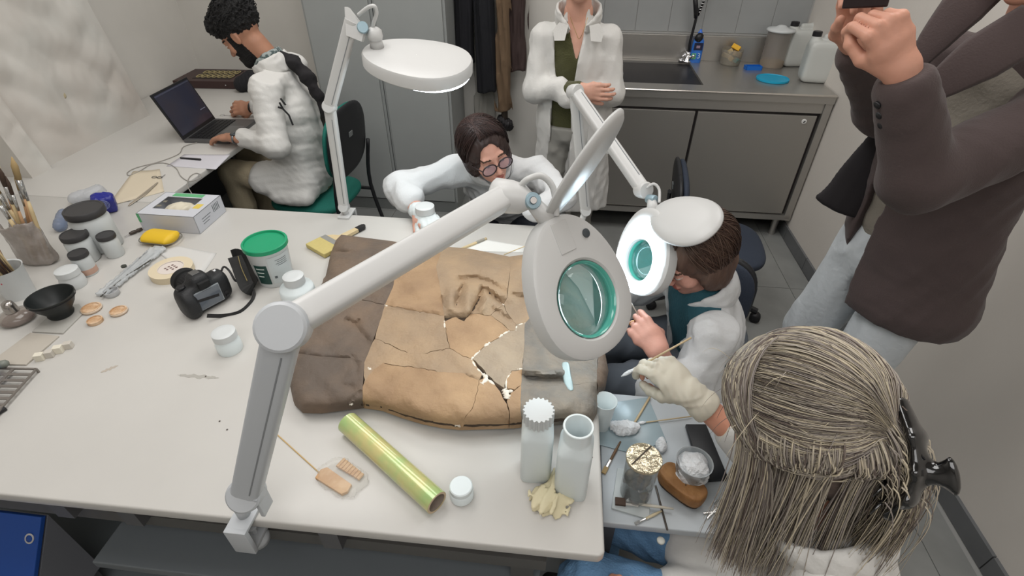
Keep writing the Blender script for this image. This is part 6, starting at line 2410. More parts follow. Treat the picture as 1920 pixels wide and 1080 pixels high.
# ================================================== bespectacled woman behind the table
root = empty('person', (-.27, 2.12, 0), 0, 'person with short dark hair and black glasses in white coat leaning on the table', 'person')
J = dict(hip=V3((-.25, 2.20, .50)), chest=V3((-.27, 1.98, .74)), neck=V3((-.285, 1.86, .885)), Ls=V3((-.105, 1.92, .83)), Rs=V3((-.43, 1.90, .83)),
         Re=V3((-.625, 1.76, .81)), Rw=V3((-.515, 1.625, .785)), Le=V3((.0, 1.78, .80)), Lw=V3((-.10, 1.665, .79)),
         Lk=V3((-.15, 1.80, .50)), La=V3((-.14, 1.86, .09)), Rk=V3((-.38, 1.80, .50)), Ra=V3((-.38, 1.86, .09)), fdir=V3((0, -1, 0)))
hR = headR((.52, -.80, -.14), -.30)
hc = V3((-.285, 1.765, .970))
HS, HP = head_sdf(hc, hR, J['neck'], .93, .003)
hs1, W1 = hand_sdf(J['Rw'] + V3((.0, 0, .0)), (.55, -.75, -.05), (-.1, 0, 1), .95, (.5, .6, .4), TH_REL, 1, .0028, fore=J['Re'].lerp(J['Rw'], .4))
multi('body', [(HS, head_region(hc, hR, .93, 0)), (base_body(J, .88), None), (hs1, None)], [skin('skin_fair2', (202, 152, 134)), LIP, MATS['brow_brown'], EYEW, IRIS], root)
S = SDF(hc - V3((.15, .15, .15)), hc + V3((.15, .15, .15)), .004)
S.ell(hc + hR @ V3((0, -.020, .034)), (.086, .100, .090), hR, k=.02)
S.ell(hc + hR @ V3((-.062, -.010, -.028)), (.028, .058, .060), hR, k=.02)
S.ell(hc + hR @ V3((.062, -.010, -.020)), (.028, .055, .055), hR, k=.02)
S.ell(hc + hR @ V3((0, -.055, -.03)), (.065, .045, .062), hR, k=.02)

S.ell(hc + hR @ V3((.008, .112, .012)), (.062, .066, .092), hR, k=.006, op='sub')
S.fold(folds(.005, 90, 81, (1, 1, .3)))
hp_ = stitch_hair(root, 'hair', S, mat('hair_darkbrown', (50, 36, 33), .5, bump=.5, bscale=50, stretch=(1, 1, .2)))
bob(root, hp_, hc, hR, [mat('strand_dark1', (44, 31, 29), .4), mat('strand_dark2', (64, 46, 42), .38)], 900, 82, sweep=-1)
GL = mat('glasses_frame', (44, 30, 34), .3)
gl = empty('glasses', (0, 0, 0))
gl.parent = root
gl['label'] = 'dark round-rimmed glasses'
for sx in (-1, 1):
    c = V3((sx * .034, .102, -.004)) * .93
    MB().tube([hc + hR @ (c + V3((.027 * math.cos(a), 0, .021 * math.sin(a)))) - root.location for a in [2 * math.pi * k / 28 for k in range(28)]], .0024, 8, closed=True).build('rim', GL, gl, True)
    MB().lathe([(.001, 0), (.026, 0), (.026, .0005)], hc + hR @ c - root.location, 24, hR @ Matrix.Rotation(math.radians(90), 3, 'X') @ Matrix.Diagonal((1, .8, 1))).build('lens', mat('spectacle_lens', (190, 170, 190), .05, alpha=.22, coat=1), gl)
    MB().tube([hc + hR @ (V3((sx * .061, .100, .002)) * .93) - root.location, hc + hR @ (V3((sx * .078, .05, .004)) * .93) - root.location, hc + hR @ (V3((sx * .083, -.01, .002)) * .93) - root.location], .0022, 6).build('temple', GL, gl, True)
MB().tube([hc + hR @ (V3((-.009, .104, .0)) * .93) - root.location, hc + hR @ (V3((0, .107, .003)) * .93) - root.location, hc + hR @ (V3((.009, .104, .0)) * .93) - root.location], .0022, 6).build('bridge', GL, gl, True)
MB().tube(bez([hc + hR @ V3((-.075, -.01, -.03)) - root.location, hc + hR @ V3((-.085, 0, -.075)) - root.location, hc + hR @ V3((-.05, .04, -.115)) - root.location, hc + hR @ V3((-.01, .03, -.12)) - root.location], 5), .0012, 5).build('glasses_cord', BLACK, root)
S, side = torso_cloth({k: J[k] for k in ('hip', 'chest', 'neck', 'Ls', 'Rs', 'Re', 'Rw', 'Le', 'Lw')}, .0062, (.17, .12), (.150, .11), .062, m=.14)
armsdf(S, J['Rs'], J['Re'], J['Re'].lerp(J['Rw'], .42), (.058, .060, .060, .062))
armsdf(S, J['Ls'], J['Le'], J['Lw'], (.058, .052, .048, .042))
S.fold(wrinkle(.011, 83, (.9, .8, 1)))
q_ = norm(J['Rw'] - J['Re'])
cutp = J['Re'].lerp(J['Rw'], .48)
S.cut(lambda X, Y_, Z: np.minimum((X - cutp.x) * q_.x + (Y_ - cutp.y) * q_.y + (Z - cutp.z) * q_.z, np.maximum(-(X + .50), Y_ * 0 + (X + .40))* 1.0 + 0 * Z) if False else Z - .95 + 0 * X + 0 * Y_)
multi('lab_coat', [(S, None)], COATB, root)
collar(root, J['neck'] + V3((0, 0, -.01)), (.3, -.8, -.2), (0, -.3, 1), .074, COATB, .045, .5)
trousers(J, mat('navy_trousers', (40, 44, 54), .9), root, seed=85)
shoes(J, MATS['shoe_dark'], root, (0, -1))
S, W1 = hand_sdf(J['Rw'] + V3((.015, -.012, .002)), (.55, -.75, -.05), (-.1, 0, 1), .97, (.5, .6, .4), TH_REL, 1, .003, fore=J['Rw'] + V3((-.012, .012, .002)), extra=.003)
S.fold(folds(.003, 90, 86))
o = multi('white_glove', [(S, None)], mat('white_glove', (206, 212, 212), .7), root)
stool(-.25, 2.24, 'low stool under the bespectacled person behind the table', .38)

# ================================================== bearded man at the laptop
root = empty('person', (-1.36, 2.40, 0), 0, 'bearded person with black curly hair in white lab coat typing at the laptop', 'person')
J = dict(hip=V3((-1.36, 2.42, .53)), chest=V3((-1.36, 2.42, .88)), neck=V3((-1.40, 2.42, 1.085)), Ls=V3((-1.355, 2.24, 1.02)), Rs=V3((-1.39, 2.59, 1.02)),
         Le=V3((-1.32, 2.13, .80)), Lw=V3((-1.545, 2.185, .805)), Re=V3((-1.45, 2.66, .82)), Rw=V3((-1.685, 2.60, .805)),
         Lk=V3((-1.67, 2.26, .585)), La=V3((-1.66, 2.26, .09)), Rk=V3((-1.72, 2.50, .585)), Ra=V3((-1.70, 2.50, .09)), fdir=V3((-1, 0, 0)))
hR = headR((-.84, -.05, -.62), 0)
hc = V3((-1.492, 2.40, 1.205))
SKT = skin('skin_tan', (168, 122, 98))
BRD = mat('black_beard', (17, 15, 15), .8, bump=1, bscale=200)


def beardreg(c, R, s):
    base = head_region(c, R, s, 0)
    M = np.array(R)

    def reg(C):
        o = base(C)
        L = ((C - np.array(c)) @ M) / s
        x, y, z = L[:, 0], L[:, 1], L[:, 2]
        b = (z < -.035 - .25 * (y - .03)) & (z > -.14) & (y > .0) & (o == 0)
        b |= (z < -.048) & (y > .05) & (o == 0)
        b |= (np.abs(x) > .055) & (z < .02) & (y > .01) & (y < .045) & (z > -.14)
        o[b] = 2
        return o
    return reg


HS, HP = head_sdf(hc, hR, J['neck'], .98, .003)
HS.ell(HP(0, .060, -.098), (.040, .034, .030), hR, k=.02)
hs1, W1 = hand_sdf(J['Lw'], (-.93, .28, -.12), (0, .1, 1), 1.0, (.25, .35, .3), TH_REL, 1, .0026, fore=J['Le'].lerp(J['Lw'], .7), spread=.12)
hs2, W2 = hand_sdf(J['Rw'], (-.98, -.10, -.05), (.1, -.75, .6), 1.0, (.7, .8, .5), TH_PINCH, -1, .003, fore=J['Re'].lerp(J['Rw'], .5))
multi('body', [(HS, beardreg(hc, hR, .98)), (base_body(J, .95), None), (hs1, None), (hs2, None)], [SKT, LIP, BRD, EYEW, IRIS], root)
S = SDF(hc - V3((.17, .17, .14)), hc + V3((.17, .17, .20)), .004)
S.ell(hc + hR @ V3((0, -.030, .062)), (.094, .108, .088), hR, k=.02)
S.ell(hc + hR @ V3((0, .050, .090)), (.072, .050, .050), hR, k=.03)
S.ell(hc + hR @ V3((0, .09, -.02)), (.10, .052, .062), hR, k=.008, op='sub')
S.ell(hc + hR @ V3((0, .0, -.105)), (.12, .12, .07), hR, k=.01, op='sub')
S.fold(lambda X, Y_, Z: .007 * np.sin(X * 130 + 2 * np.sin(Z * 60)) * np.sin(Y_ * 120 + 2 * np.sin(X * 70)) * np.sin(Z * 125 + 2 * np.sin(Y_ * 64)) + .004 * np.sin(X * 260) * np.sin(Y_ * 240) * np.sin(Z * 250))
hr = stitch_hair(root, 'hair', S, mat('hair_black', (16, 15, 16), .6, bump=1, bscale=160))
rnd = random.Random(11)
M = MB()
for k in range(420):
    a, b_ = rnd.uniform(0, 6.28), rnd.uniform(-.2, 1.5)
    dv = V3((math.cos(a) * math.cos(b_), math.sin(a) * math.cos(b_), math.sin(b_)))
    p = V3((dv.x * .092, dv.y * .106 - .030, dv.z * .086 + .062))
    if p.y > .045 and p.z < .060 or p.z < -.01:
        continue
    t1 = dv.cross(V3((rnd.random(), rnd.random(), rnd.random()))).normalized()
    q = [hc + hR @ (p + dv * (.004 + .010 * math.sin(j * .9)) + t1 * (.004 * j)) - root.location for j in range(4)]
    M.tube(q, [.0022, .0022, .0018, .0008], 4, cap=False)
cu = M.build('curls', MATS['hair_black'], hr, True)
cu['kind'] = 'stuff'
S, side = torso_cloth({k: J[k] for k in ('hip', 'chest', 'neck', 'Ls', 'Rs', 'Le', 'Lw', 'Re', 'Rw')}, .0062, (.175, .135), (.170, .115), .066, m=.16, extra=(J['Lk'],))
armsdf(S, J['Ls'], J['Le'], J['Lw'] + V3((.05, 0, 0)), (.066, .064, .060, .046))
armsdf(S, J['Rs'], J['Re'], J['Rw'] + V3((.04, 0, 0)), (.066, .060, .056, .046))
S.cap(V3((-1.33, 2.30, .53)), V3((-1.50, 2.27, .565)), (.10, .095), (.105, .085), side=(0, 1, 0), k=.03)
S.cap(V3((-1.33, 2.52, .53)), V3((-1.50, 2.54, .56)), (.10, .095), (.09, .080), side=(0, 1, 0), k=.03)
S.cap(V3((-1.30, 2.225, .48)), V3((-1.42, 2.19, .50)), .05, .035, k=.04)
S.fold(wrinkle(.0085, 91, (.9, .8, .8)))
S.cut(lambda X, Y_, Z: np.maximum(Z - 1.095 + .35 * (X + 1.43), -.5 * (Z - .455) - .2 * 0) + 0 * Y_)
S.cut(lambda X, Y_, Z: (.43 - Z) + 0 * X + 0 * Y_)
multi('lab_coat', [(S, None)], COATM, root)
collar(root, J['neck'] + V3((.005, 0, -.01)), (-.9, 0, -.2), (-.35, 0, 1), .080, COATM, .055, .45)
collar(root, J['neck'] + V3((-.008, 0, .022)), (-.9, 0, -.3), (-.35, 0, 1), .066, mat('plaid_shirt', (70, 84, 84), .9, col2=(150, 158, 156), vscale=60, c2pos=(.45, .55)), .03, .5, name='shirt_collar')
S = SDF((-1.42, 2.28, .70), (-1.10, 2.56, 1.20), .005)
pp = [V3((-1.335, 2.42, 1.12)), V3((-1.285, 2.42, 1.085)), V3((-1.235, 2.42, 1.02)), V3((-1.205, 2.42, .94)), V3((-1.19, 2.42, .84))]
for a, b_, r1, r2 in zip(pp[:-1], pp[1:], (.020, .030, .032, .024), (.030, .032, .024, .012)):
    S.cap(a, b_, r1, r2, k=.02)
S.fold(folds(.010, 45, 95))
multi('dark_hood', [(S, None)], mat('hood_black', (34, 32, 34), .9), root)
for q in ([V3((-1.262, 2.165, .985)), V3((-1.256, 2.17, .955)), V3((-1.242, 2.18, .925)), V3((-1.235, 2.18, .88))], [V3((-1.258, 2.175, 1.0)), V3((-1.245, 2.18, .97))], [V3((-1.275, 2.165, .965)), V3((-1.255, 2.172, .955))]):
    MB().tube([p - root.location for p in q], .0045, 5).build('dark_ribbon', BLACK, root)
trousers(J, mat('khaki_trousers', (160, 148, 124), .9, bump=.2, bscale=120), root, seed=96)
shoes(J, mat('shoe_brown', (70, 56, 46), .6), root, (-1, 0))
wt = J['Lw'] + V3((.012, -.004, 0))
MB().tube([wt + V3((0, .030 * math.cos(a), .024 * math.sin(a))) - root.location for a in [2 * math.pi * k / 18 for k in range(18)]], .006, 6, closed=True).build('watch_strap', mat('watch_metal', (120, 122, 124), .3, .8), root, True)
MB().lathe([(.015, 0), (.016, .004), (.013, .007)], wt + V3((0, -.010, .020)) - root.location, 18).build('watch_face', mat('watch_dial', (60, 66, 70), .2), root, True)
for dx in (0, .012):
    wt = J['Rw'] + V3((.004 + dx, 0, 0))
    MB().tube([wt + V3((0, .030 * math.cos(a), .025 * math.sin(a))) - root.location for a in [2 * math.pi * k / 18 for k in range(18)]], .0045, 6, closed=True).build('bracelet', [mat('bracelet_dark', (40, 34, 32), .5), CHROME][dx > 0], root, True)

# ================================================== woman working under the lit lamp
root = empty('person', (.55, 1.22, 0), 0, 'brown-haired person in white coat and teal top bending behind the lit lamp', 'person')
J = dict(hip=V3((.50, 1.27, .52)), chest=V3((.455, 1.24, .70)), neck=V3((.43, 1.235, .835)), Ls=V3((.435, 1.095, .77)), Rs=V3((.385, 1.385, .77)),
         Le=V3((.375, .995, .60)), Lw=V3((.275, 1.005, .775)), Re=V3((.28, 1.42, .66)), Rw=V3((.19, 1.30, .72)),
         Lk=V3((.20, 1.12, .50)), La=V3((.24, 1.10, .09)), Rk=V3((.18, 1.32, .50)), Ra=V3((.22, 1.32, .09)), fdir=V3((-1, 0, 0)))
hR = headR((-.78, -.34, -.52), .05)
hc = V3((.372, 1.215, .940))
HS, HP = head_sdf(hc, hR, J['neck'], .96, .003)
hs1, W1 = hand_sdf(J['Lw'], (-.55, .72, .30), (-.25, -.55, .75), .95, ((.55, .5, .3), (.75, .7, .4), (.9, .9, .5), (1.0, 1.0, .6)), TH_PINCH, 1, .0026, fore=J['Le'].lerp(J['Lw'], .25))
multi('body', [(HS, head_region(hc, hR, .96, 0)), (base_body(J, .88), None), (hs1, None)], [skin('skin_fair4', (204, 152, 136)), LIP, MATS['brow_brown'], EYEW, IRIS], root)
S = SDF(hc - V3((.16, .16, .16)), hc + V3((.16, .16, .15)), .004)
S.ell(hc + hR @ V3((0, -.022, .034)), (.090, .104, .092), hR, k=.02)
S.ell(hc + hR @ V3((-.068, -.012, -.030)), (.026, .052, .062), hR, k=.02)
S.ell(hc + hR @ V3((.068, -.012, -.030)), (.026, .052, .062), hR, k=.02)
S.ell(hc + hR @ V3((0, -.060, -.03)), (.066, .045, .060), hR, k=.02)
S.ell(hc + hR @ V3((0, .104, -.018)), (.060, .050, .060), hR, k=.006, op='sub')
S.fold(folds(.004, 80, 101, (1, 1, .3)))
hp_ = stitch_hair(root, 'hair', S, mat('hair_chestnut', (84, 62, 52), .5, bump=.6, bscale=50, stretch=(1, 1, .2), col2=(112, 90, 78), vscale=18))
bob(root, hp_, hc, hR, [mat('strand_ch1', (78, 58, 50), .4), mat('strand_ch2', (108, 86, 74), .38), mat('strand_ch3', (92, 72, 62), .4)], 1000, 105, sweep=1)
S, side = torso_cloth({k: J[k] for k in ('hip', 'chest', 'neck', 'Ls', 'Rs')}, .0065, (.14, .10), (.14, .095), .052, m=.14)
S.fold(folds(.004, 30, 102))
S.cut(lambda X, Y_, Z: Z - .875 + .3 * (X - .465) + 0 * Y_)
multi('teal_top', [(S, None)], mat('teal_knit', (40, 84, 96), .9, bump=.3, bscale=120), root)
S, side = torso_cloth({k: J[k] for k in ('hip', 'chest', 'neck', 'Ls', 'Rs', 'Le', 'Lw', 'Re')}, .0062, (.150, .115), (.148, .105), .060, m=.16)
fq = norm(V3((-.80, -.25, 0)))
Pm = np.meshgrid(*S.ax, indexing='ij', sparse=True)
rx, ry = Pm[0] - .42, Pm[1] - 1.235
fw_ = rx * fq.x + ry * fq.y
lat = rx * (-fq.y) + ry * fq.x
op = np.maximum(np.abs(lat) - (.035 + .35 * np.clip(Pm[2] - .60, 0, .3)), -fw_ - .0 + .0)
S.f = np.maximum(S.f, -op.astype(np.float32))
A = blank(S)
A.cap(J['Ls'], J['Le'], .062, .060, k=.02)
A.cap(J['Le'], J['Le'].lerp(J['Lw'], .42), .060, .056, k=.03)
A.cap(J['Rs'], J['Re'], .060, .056, k=.02)
A.cap(J['Re'], J['Rw'], .052, .044, k=.03)
A.cap(V3((.48, 1.12, .52)), V3((.32, 1.10, .52)), (.085, .08), (.07, .07), side=(0, 1, 0), k=.03)
h_ = np.clip(.5 + .5 * (S.f - A.f) / .02, 0, 1)
S.f = S.f * (1 - h_) + A.f * h_ - .02 * h_ * (1 - h_)
S.fold(wrinkle(.011, 103, (1, .9, .7)))
S.cut(lambda X, Y_, Z: np.maximum(Z - .865 + .3 * (X - .465), .42 - Z) + 0 * Y_)
multi('lab_coat', [(S, None)], COATB, root)
collar(root, J['neck'] + V3((.0, 0, -.01)), (-.85, -.2, -.3), (-.35, 0, 1), .080, COATB, .05, .6)

trousers(J, mat('slate_trousers', (92, 98, 106), .9), root, seed=104)
shoes(J, MATS['shoe_dark'], root, (-1, 0))
MB().tube([W1((-.0095 + .0095 * math.cos(a), .105, .000 + .0095 * math.sin(a) - .004)) - root.location for a in [2 * math.pi * k / 16 for k in range(16)]], .0012, 6, closed=True).build('ring', mat('ring_gold', (200, 170, 110), .3, .9), root, True)
# swab held by her
p = Y(1196, 590, 1.09)
q = Y(1166, 538, 1.11)
e = empty('cotton_swab', p, 0, 'cotton swab pointing up, held by the person behind the lit lamp', 'swab')
MB().tube([(0, 0, 0), q - p], .0018, 8).build('stick', mat('swab_white', (206, 200, 190), .6), e, True)
MB().lathe([(.0015, -.012), (.0035, -.006), (.0035, .002), (.001, .006)], q - p, 10, frame((1, 0, 0), q - p)).build('cotton_tip', MATS['cotton'], e, True)
office_chair(.42, 1.20, math.radians(158), 'dark office chair with rounded back behind the person at the lit lamp', SEATB, back_h=.28, zc=.38, bw=.135)
office_chair(.76, 2.20, math.radians(-95), 'dark blue chair in front of the steel sink doors', SEATB, back_h=.22, zc=.38)
# ================================================== foreground woman with clipped hair
root = empty('person', (.50, .52, 0), 0, 'long grey-blonde haired person in the foreground with black hair claw and latex glove', 'person')
J = dict(hip=V3((.57, .50, .52)), chest=V3((.47, .46, .82)), neck=V3((.425, .455, 1.00)), Ls=V3((.42, .31, .93)), Rs=V3((.475, .61, .93)),
         Le=V3((.36, .33, .70)), Lw=V3((.232, .395, .655)), Re=V3((.495, .685, .745)), Rw=T(1296, 738, .868),
         Lk=V3((.12, .50, .535)), La=V3((.16, .50, .09)), Rk=V3((.14, .70, .535)), Ra=V3((.18, .70, .09)), fdir=V3((-1, 0, 0)))
hR = headR((-.55, .68, -.48), .0)
hc = T(1502, 795, 1.125)
SK5 = skin('skin_warm', (204, 146, 122))
HS, HP = head_sdf(hc, hR, J['neck'] - V3((0, 0, .02)), .97, .0032)
hs2, W2 = hand_sdf(J['Lw'], (-.75, .62, -.10), (.1, 0, 1), .92, (.35, .4, .3), TH_REL, 1, .0026, fore=J['Le'].lerp(J['Lw'], .6))
FOREARM = SDF(*bounds([J['Re'], J['Rw']], .06), .004)
FOREARM.cap(J['Re'], J['Rw'], .038, (.026, .021), side=(.3, 1, 0), k=.01)
gd, gu = V3((-.72, .62, .22)), V3((-.35, .10, .93))
hin, _w = hand_sdf(J['Rw'], gd, gu, .86, ((.55, .75, .5), (.7, .85, .5), (.85, .9, .5), (.95, .9, .5)), TH_PINCH, -1, .0028, fore=J['Re'].lerp(J['Rw'], .85))
multi('body', [(HS, head_region(hc, hR, .97, 0)), (base_body(J, .82), None), (hs2, None), (FOREARM, None), (hin, None)], [SK5, LIP, MATS['brow_brown'], EYEW, IRIS], root)
# glove
G, GW = hand_sdf(J['Rw'], gd, gu, .98, ((.55, .75, .5), (.7, .85, .5), (.85, .9, .5), (.95, .9, .5)), TH_PINCH, -1, .0022, fore=J['Rw'] + norm(J['Re'] - J['Rw']) * .034, extra=.0026)
G.cap(J['Rw'] + norm(J['Re'] - J['Rw']) * .036, J['Rw'] + norm(J['Re'] - J['Rw']) * .040, (.036, .031), (.037, .032), side=gd.cross(gu), k=.006)
G.fold(folds(.0022, 85, 111))
fo = norm(J['Re'] - J['Rw'])
e0 = J['Rw'] + fo * .052
G.cut(lambda X, Y_, Z: (X - e0.x) * fo.x + (Y_ - e0.y) * fo.y + (Z - e0.z) * fo.z)
multi('latex_glove', [(G, None)], mat('glove_cream', (206, 200, 184), .55, sss=.05), root, 1)
# coat
S, side = torso_cloth({k: J[k] for k in ('hip', 'chest', 'neck', 'Ls', 'Rs', 'Le', 'Lw', 'Re', 'Rw', 'Lk')}, .0062, (.165, .13), (.160, .115), .066, m=.14)
armsdf(S, J['Ls'], J['Le'], J['Le'].lerp(J['Lw'], .55), (.064, .060, .058, .050))
armsdf(S, J['Rs'], J['Re'], J['Re'].lerp(J['Rw'], .48), (.064, .056, .052, .044))
for a, b_ in ((V3((.52, .46, .545)), V3((.30, .47, .555))), (V3((.52, .62, .545)), V3((.34, .64, .555)))):
    S.cap(a, b_, (.095, .085), (.085, .075), side=(0, 1, 0), k=.03)
S.fold(wrinkle(.007, 113, (1, 1, .9)))
S.cut(lambda X, Y_, Z: np.maximum(Z - 1.045 + .3 * (X - .405), .43 - Z) + 0 * Y_)
S.cut(lambda X, Y_, Z: np.where((Z < .665) & (Y_ < .60), .245 + .25 * np.clip(.56 - Y_, 0, .3) - X, -.05) + 0 * Z)
multi('lab_coat', [(S, None)], COATM, root)
collar(root, J['neck'] + V3((0, 0, -.012)), (-.85, .3, -.3), (-.3, .1, 1), .082, COATM, .055, .5)
b = Y(1239, 1012, .56)
MB().lathe([(.008, -.002), (.0085, .002), (.006, .003), (.001, .0025)], T(1239, 1014, .655) - root.location, 18).build('button', BTN, root, True)
trousers(J, mat('blue_jeans', (100, 138, 174), .9, bump=.4, bscale=200, var=.12, vscale=12), root, r=(.090, .078, .066, .055), seed=115, name='jeans')
shoes(J, MATS['shoe_dark'], root, (-1, 0))

# hair: cap plus combed strands
HAIR = [mat('strand_ash', (164, 155, 143), .45), mat('strand_blonde', (200, 188, 164), .42), mat('strand_grey', (140, 131, 125), .45), mat('strand_brown', (104, 92, 85), .5), mat('strand_cream', (186, 176, 158), .42)]
C0 = V3((0, -.018, .034))
RX = V3((.084, .104, .094))
S = SDF(hc - V3((.17, .17, .18)), hc + V3((.17, .17, .16)), .0042)
S.ell(hc + hR @ C0, (.080, .100, .090), hR, k=.02)
S.ell(hc + hR @ V3((0, -.055, -.035)), (.062, .046, .055), hR, k=.02)
S.ell(hc + hR @ V3((0, .106, -.02)), (.060, .055, .070), hR, k=.006, op='sub')
hair = multi('hair', [(S, None)], mat('hair_under', (84, 73, 67), .7, bump=.5, bscale=60, col2=(104, 88, 80), vscale=14), root)


def onscalp(d, off):
    d = V3(d).normalized()
    return C0 + V3((d.x * (RX.x + off), d.y * (RX.y + off), d.z * (RX.z + off)))


def slerp(a, b_, t):
    a, b_ = V3(a).normalized(), V3(b_).normalized()
    om = math.acos(max(-1, min(1, a.dot(b_))))
    if om < 1e-4:
        return a
    return (a * math.sin((1 - t) * om) + b_ * math.sin(t * om)) / math.sin(om)


rnd = random.Random(77)
WT = lambda p: hc + hR @ p
down = V3((0, 0, -1))
clipl = V3((0.004, -.118, .006))
MM = [MB() for _ in HAIR]


def pickm(w_):
    return MM[rnd.choices(range(5), w_)[0]]


def strand(pts, r, w_, taper=True):
    n = len(pts)
    q = [p - root.location for p in pts]
    rr_ = [r * (1 - .7 * (k / (n - 1)) ** 3) if taper else r for k in range(n)]
    pickm(w_).tube(q, rr_, 3, cap=False, flat=(1.6, .7))


def jit(s_):
    return V3((rnd.gauss(0, s_), rnd.gauss(0, s_), rnd.gauss(0, s_)))


# swept back to the clip
for k in range(2300):
    ph = rnd.uniform(-1.9, 1.9)
    a = V3((math.sin(ph) * .95, rnd.uniform(.25, .85) if abs(ph) < 1.2 else rnd.uniform(-.1, .6), math.cos(ph)))
    if a.z < -.25:
        a.z = -.25
    e_ = V3((.22 * math.sin(ph) + rnd.gauss(0, .05), -1, .06 + .30 * math.cos(ph) + rnd.gauss(0, .05)))
    off = rnd.uniform(.000, .010)
    sag = rnd.gauss(0, .05)
    n = 15
    j = jit(.0012)
    pts = []
    wv, wp_ = rnd.uniform(.0005, .0022), rnd.uniform(0, 6)
    for i in range(n):
        t = i / (n - 1)
        d = slerp(a, e_, t)
        d.z += sag * math.sin(math.pi * t) + (-.30 * math.sin(math.pi * t) * (abs(math.sin(ph)) ** 2) * .8)
        p = onscalp(d, off * (1 - t * .6) + .008 * math.sin(math.pi * min(1, t * 1.1)))
        if t > .80:
            p = p.lerp(clipl + V3((a.x * .012, 0, a.z * .030)), (t - .8) / .2)
        pts.append(WT(p + j + V3((0, 0, wv * math.sin(wp_ + t * 9)))))
    strand(pts, rnd.uniform(.0004, .0010), (3, 4 if a.z > .2 else 2, 3, 2.2, 3))
# hanging from the side part over the near side and nape
for k in range(2200):
    u = rnd.random()
    if u < .55:
        a = V3((rnd.uniform(-.25, .15), rnd.uniform(.15, .85), 1))
        mid = V3((-1, rnd.uniform(.05, .55), rnd.uniform(-.35, -.05)))
    else:
        a = V3((rnd.uniform(-1, -.5), rnd.uniform(-.75, .3), rnd.uniform(-.25, .35)))
        mid = V3((-1, a.y * 1.1, -.45))
        if rnd.random() < .55:
            a = V3((rnd.uniform(-.8, .9), -1, rnd.uniform(-.45, .15)))
            mid = V3((a.x * 1.15, -1, -.62))
    off = rnd.uniform(.002, .014)
    L = rnd.uniform(.24, .34)
    n1, n2 = 9, 7
    pts = []
    for i in range(n1):
        t = i / (n1 - 1)
        pts.append(WT(onscalp(slerp(a, mid, t), (off if u < .55 else -.006 + (off + .008) * min(1, t * 1.6)) + .006 * math.sin(math.pi * t))))
    v0 = (pts[-1] - pts[-2])
    p = pts[-1]
    dr = V3((rnd.gauss(0, .05), rnd.gauss(0, .05), 0)) + V3((.08, -.04, 0))
    for i in range(n2):
        t = (i + 1) / n2
        v0 = v0.lerp((down + dr).normalized() * (L / n2), .45)
        p = p + v0
        pts.append(p.copy())
    strand(pts, rnd.uniform(.0004, .0010), (4, 2.5, 4, 2.5, 2.5))
# tail below the clip
for k in range(800):
    p = WT(clipl + V3((rnd.gauss(0, .014), -.006 + rnd.gauss(0, .008), rnd.gauss(-.02, .018))))
    pts = [p]
    v0 = (hR @ V3((rnd.gauss(0, .08), -1.0, rnd.gauss(-.1, .08)))) * .010
    L = rnd.uniform(.20, .30)
    dr = V3((rnd.gauss(-.02, .05), rnd.gauss(0, .05), 0))
    for i in range(11):
        v0 = v0.lerp((down + dr).normalized() * L / 11, .26)
        p = p + v0
        pts.append(p.copy())
    strand(pts, rnd.uniform(.0005, .0011), (3, 5, 2, 1.5, 4))
# flyaways
for k in range(60):
    a = V3((rnd.uniform(-1, .6), rnd.uniform(-.6, .8), rnd.uniform(0, 1)))
    p = WT(onscalp(a, .006))
    v0 = hR @ (a.normalized() * .006 + jit(.006))
    pts = [p]
    for i in range(7):
        v0 = v0.lerp(down * .012, .22)
        p = p + v0
        pts.append(p.copy())
    strand(pts, .0004, (1, 2, 2, 1, 1))
for M, m_, nm in zip(MM, HAIR, ('ash', 'blonde', 'grey', 'brown', 'cream')):
    o = M.build('hair_strands', m_, hair, True)
    o['kind'] = 'stuff'
# claw clip
CL = mat('claw_black', (10, 10, 12), .15, coat=1)
S = SDF(hc - V3((.02, .20, .16)), hc + V3((.26, .16, .18)), .0028)
LW = lambda x, y, z: WT(V3((x, y, z)))
cp_ = [LW(.032, -.114, .052), LW(.014, -.136, .022), LW(.0, -.143, -.012), LW(-.014, -.136, -.046), LW(-.028, -.118, -.070)]
for a, b_, r1, r2 in zip(cp_[:-1], cp_[1:], (.012, .019, .023, .020), (.019, .023, .020, .011)):
    S.cap(a, b_, (r1, .008), (r2, .008), side=hR @ V3((1, .2, -.3)), k=.008)
S.cap(LW(.0, -.146, -.012), LW(.002, -.158, -.012), (.018, .008), (.010, .008), side=hR @ V3((.3, 0, 1)), k=.01)
S.cap(LW(.002, -.160, -.012), LW(.004, -.173, -.010), (.010, .009), (.023, .007), side=hR @ V3((.3, 0, 1)), k=.01)
clip = multi('hair_claw', [(S, None)], CL, root)
for k in range(6):
    t = k / 5
    p = LW(.020 - .045 * t, -.118, .050 - .095 * t)
    MB().tube([p - root.location, LW(.020 - .045 * t - .030, -.112, .050 - .095 * t - .012) - root.location], [.0035, .001], 6).build('tooth', CL, clip, True)
# earring
p = WT(V3((-.088, .006, -.045)))
MB().tube([p + V3((.006 * math.cos(a), 0, .008 * math.sin(a))) - root.location for a in [2 * math.pi * k / 16 for k in range(16)]], .0014, 6, closed=True).build('earring', mat('earring_dark', (60, 44, 40), .3, .6), root, True)
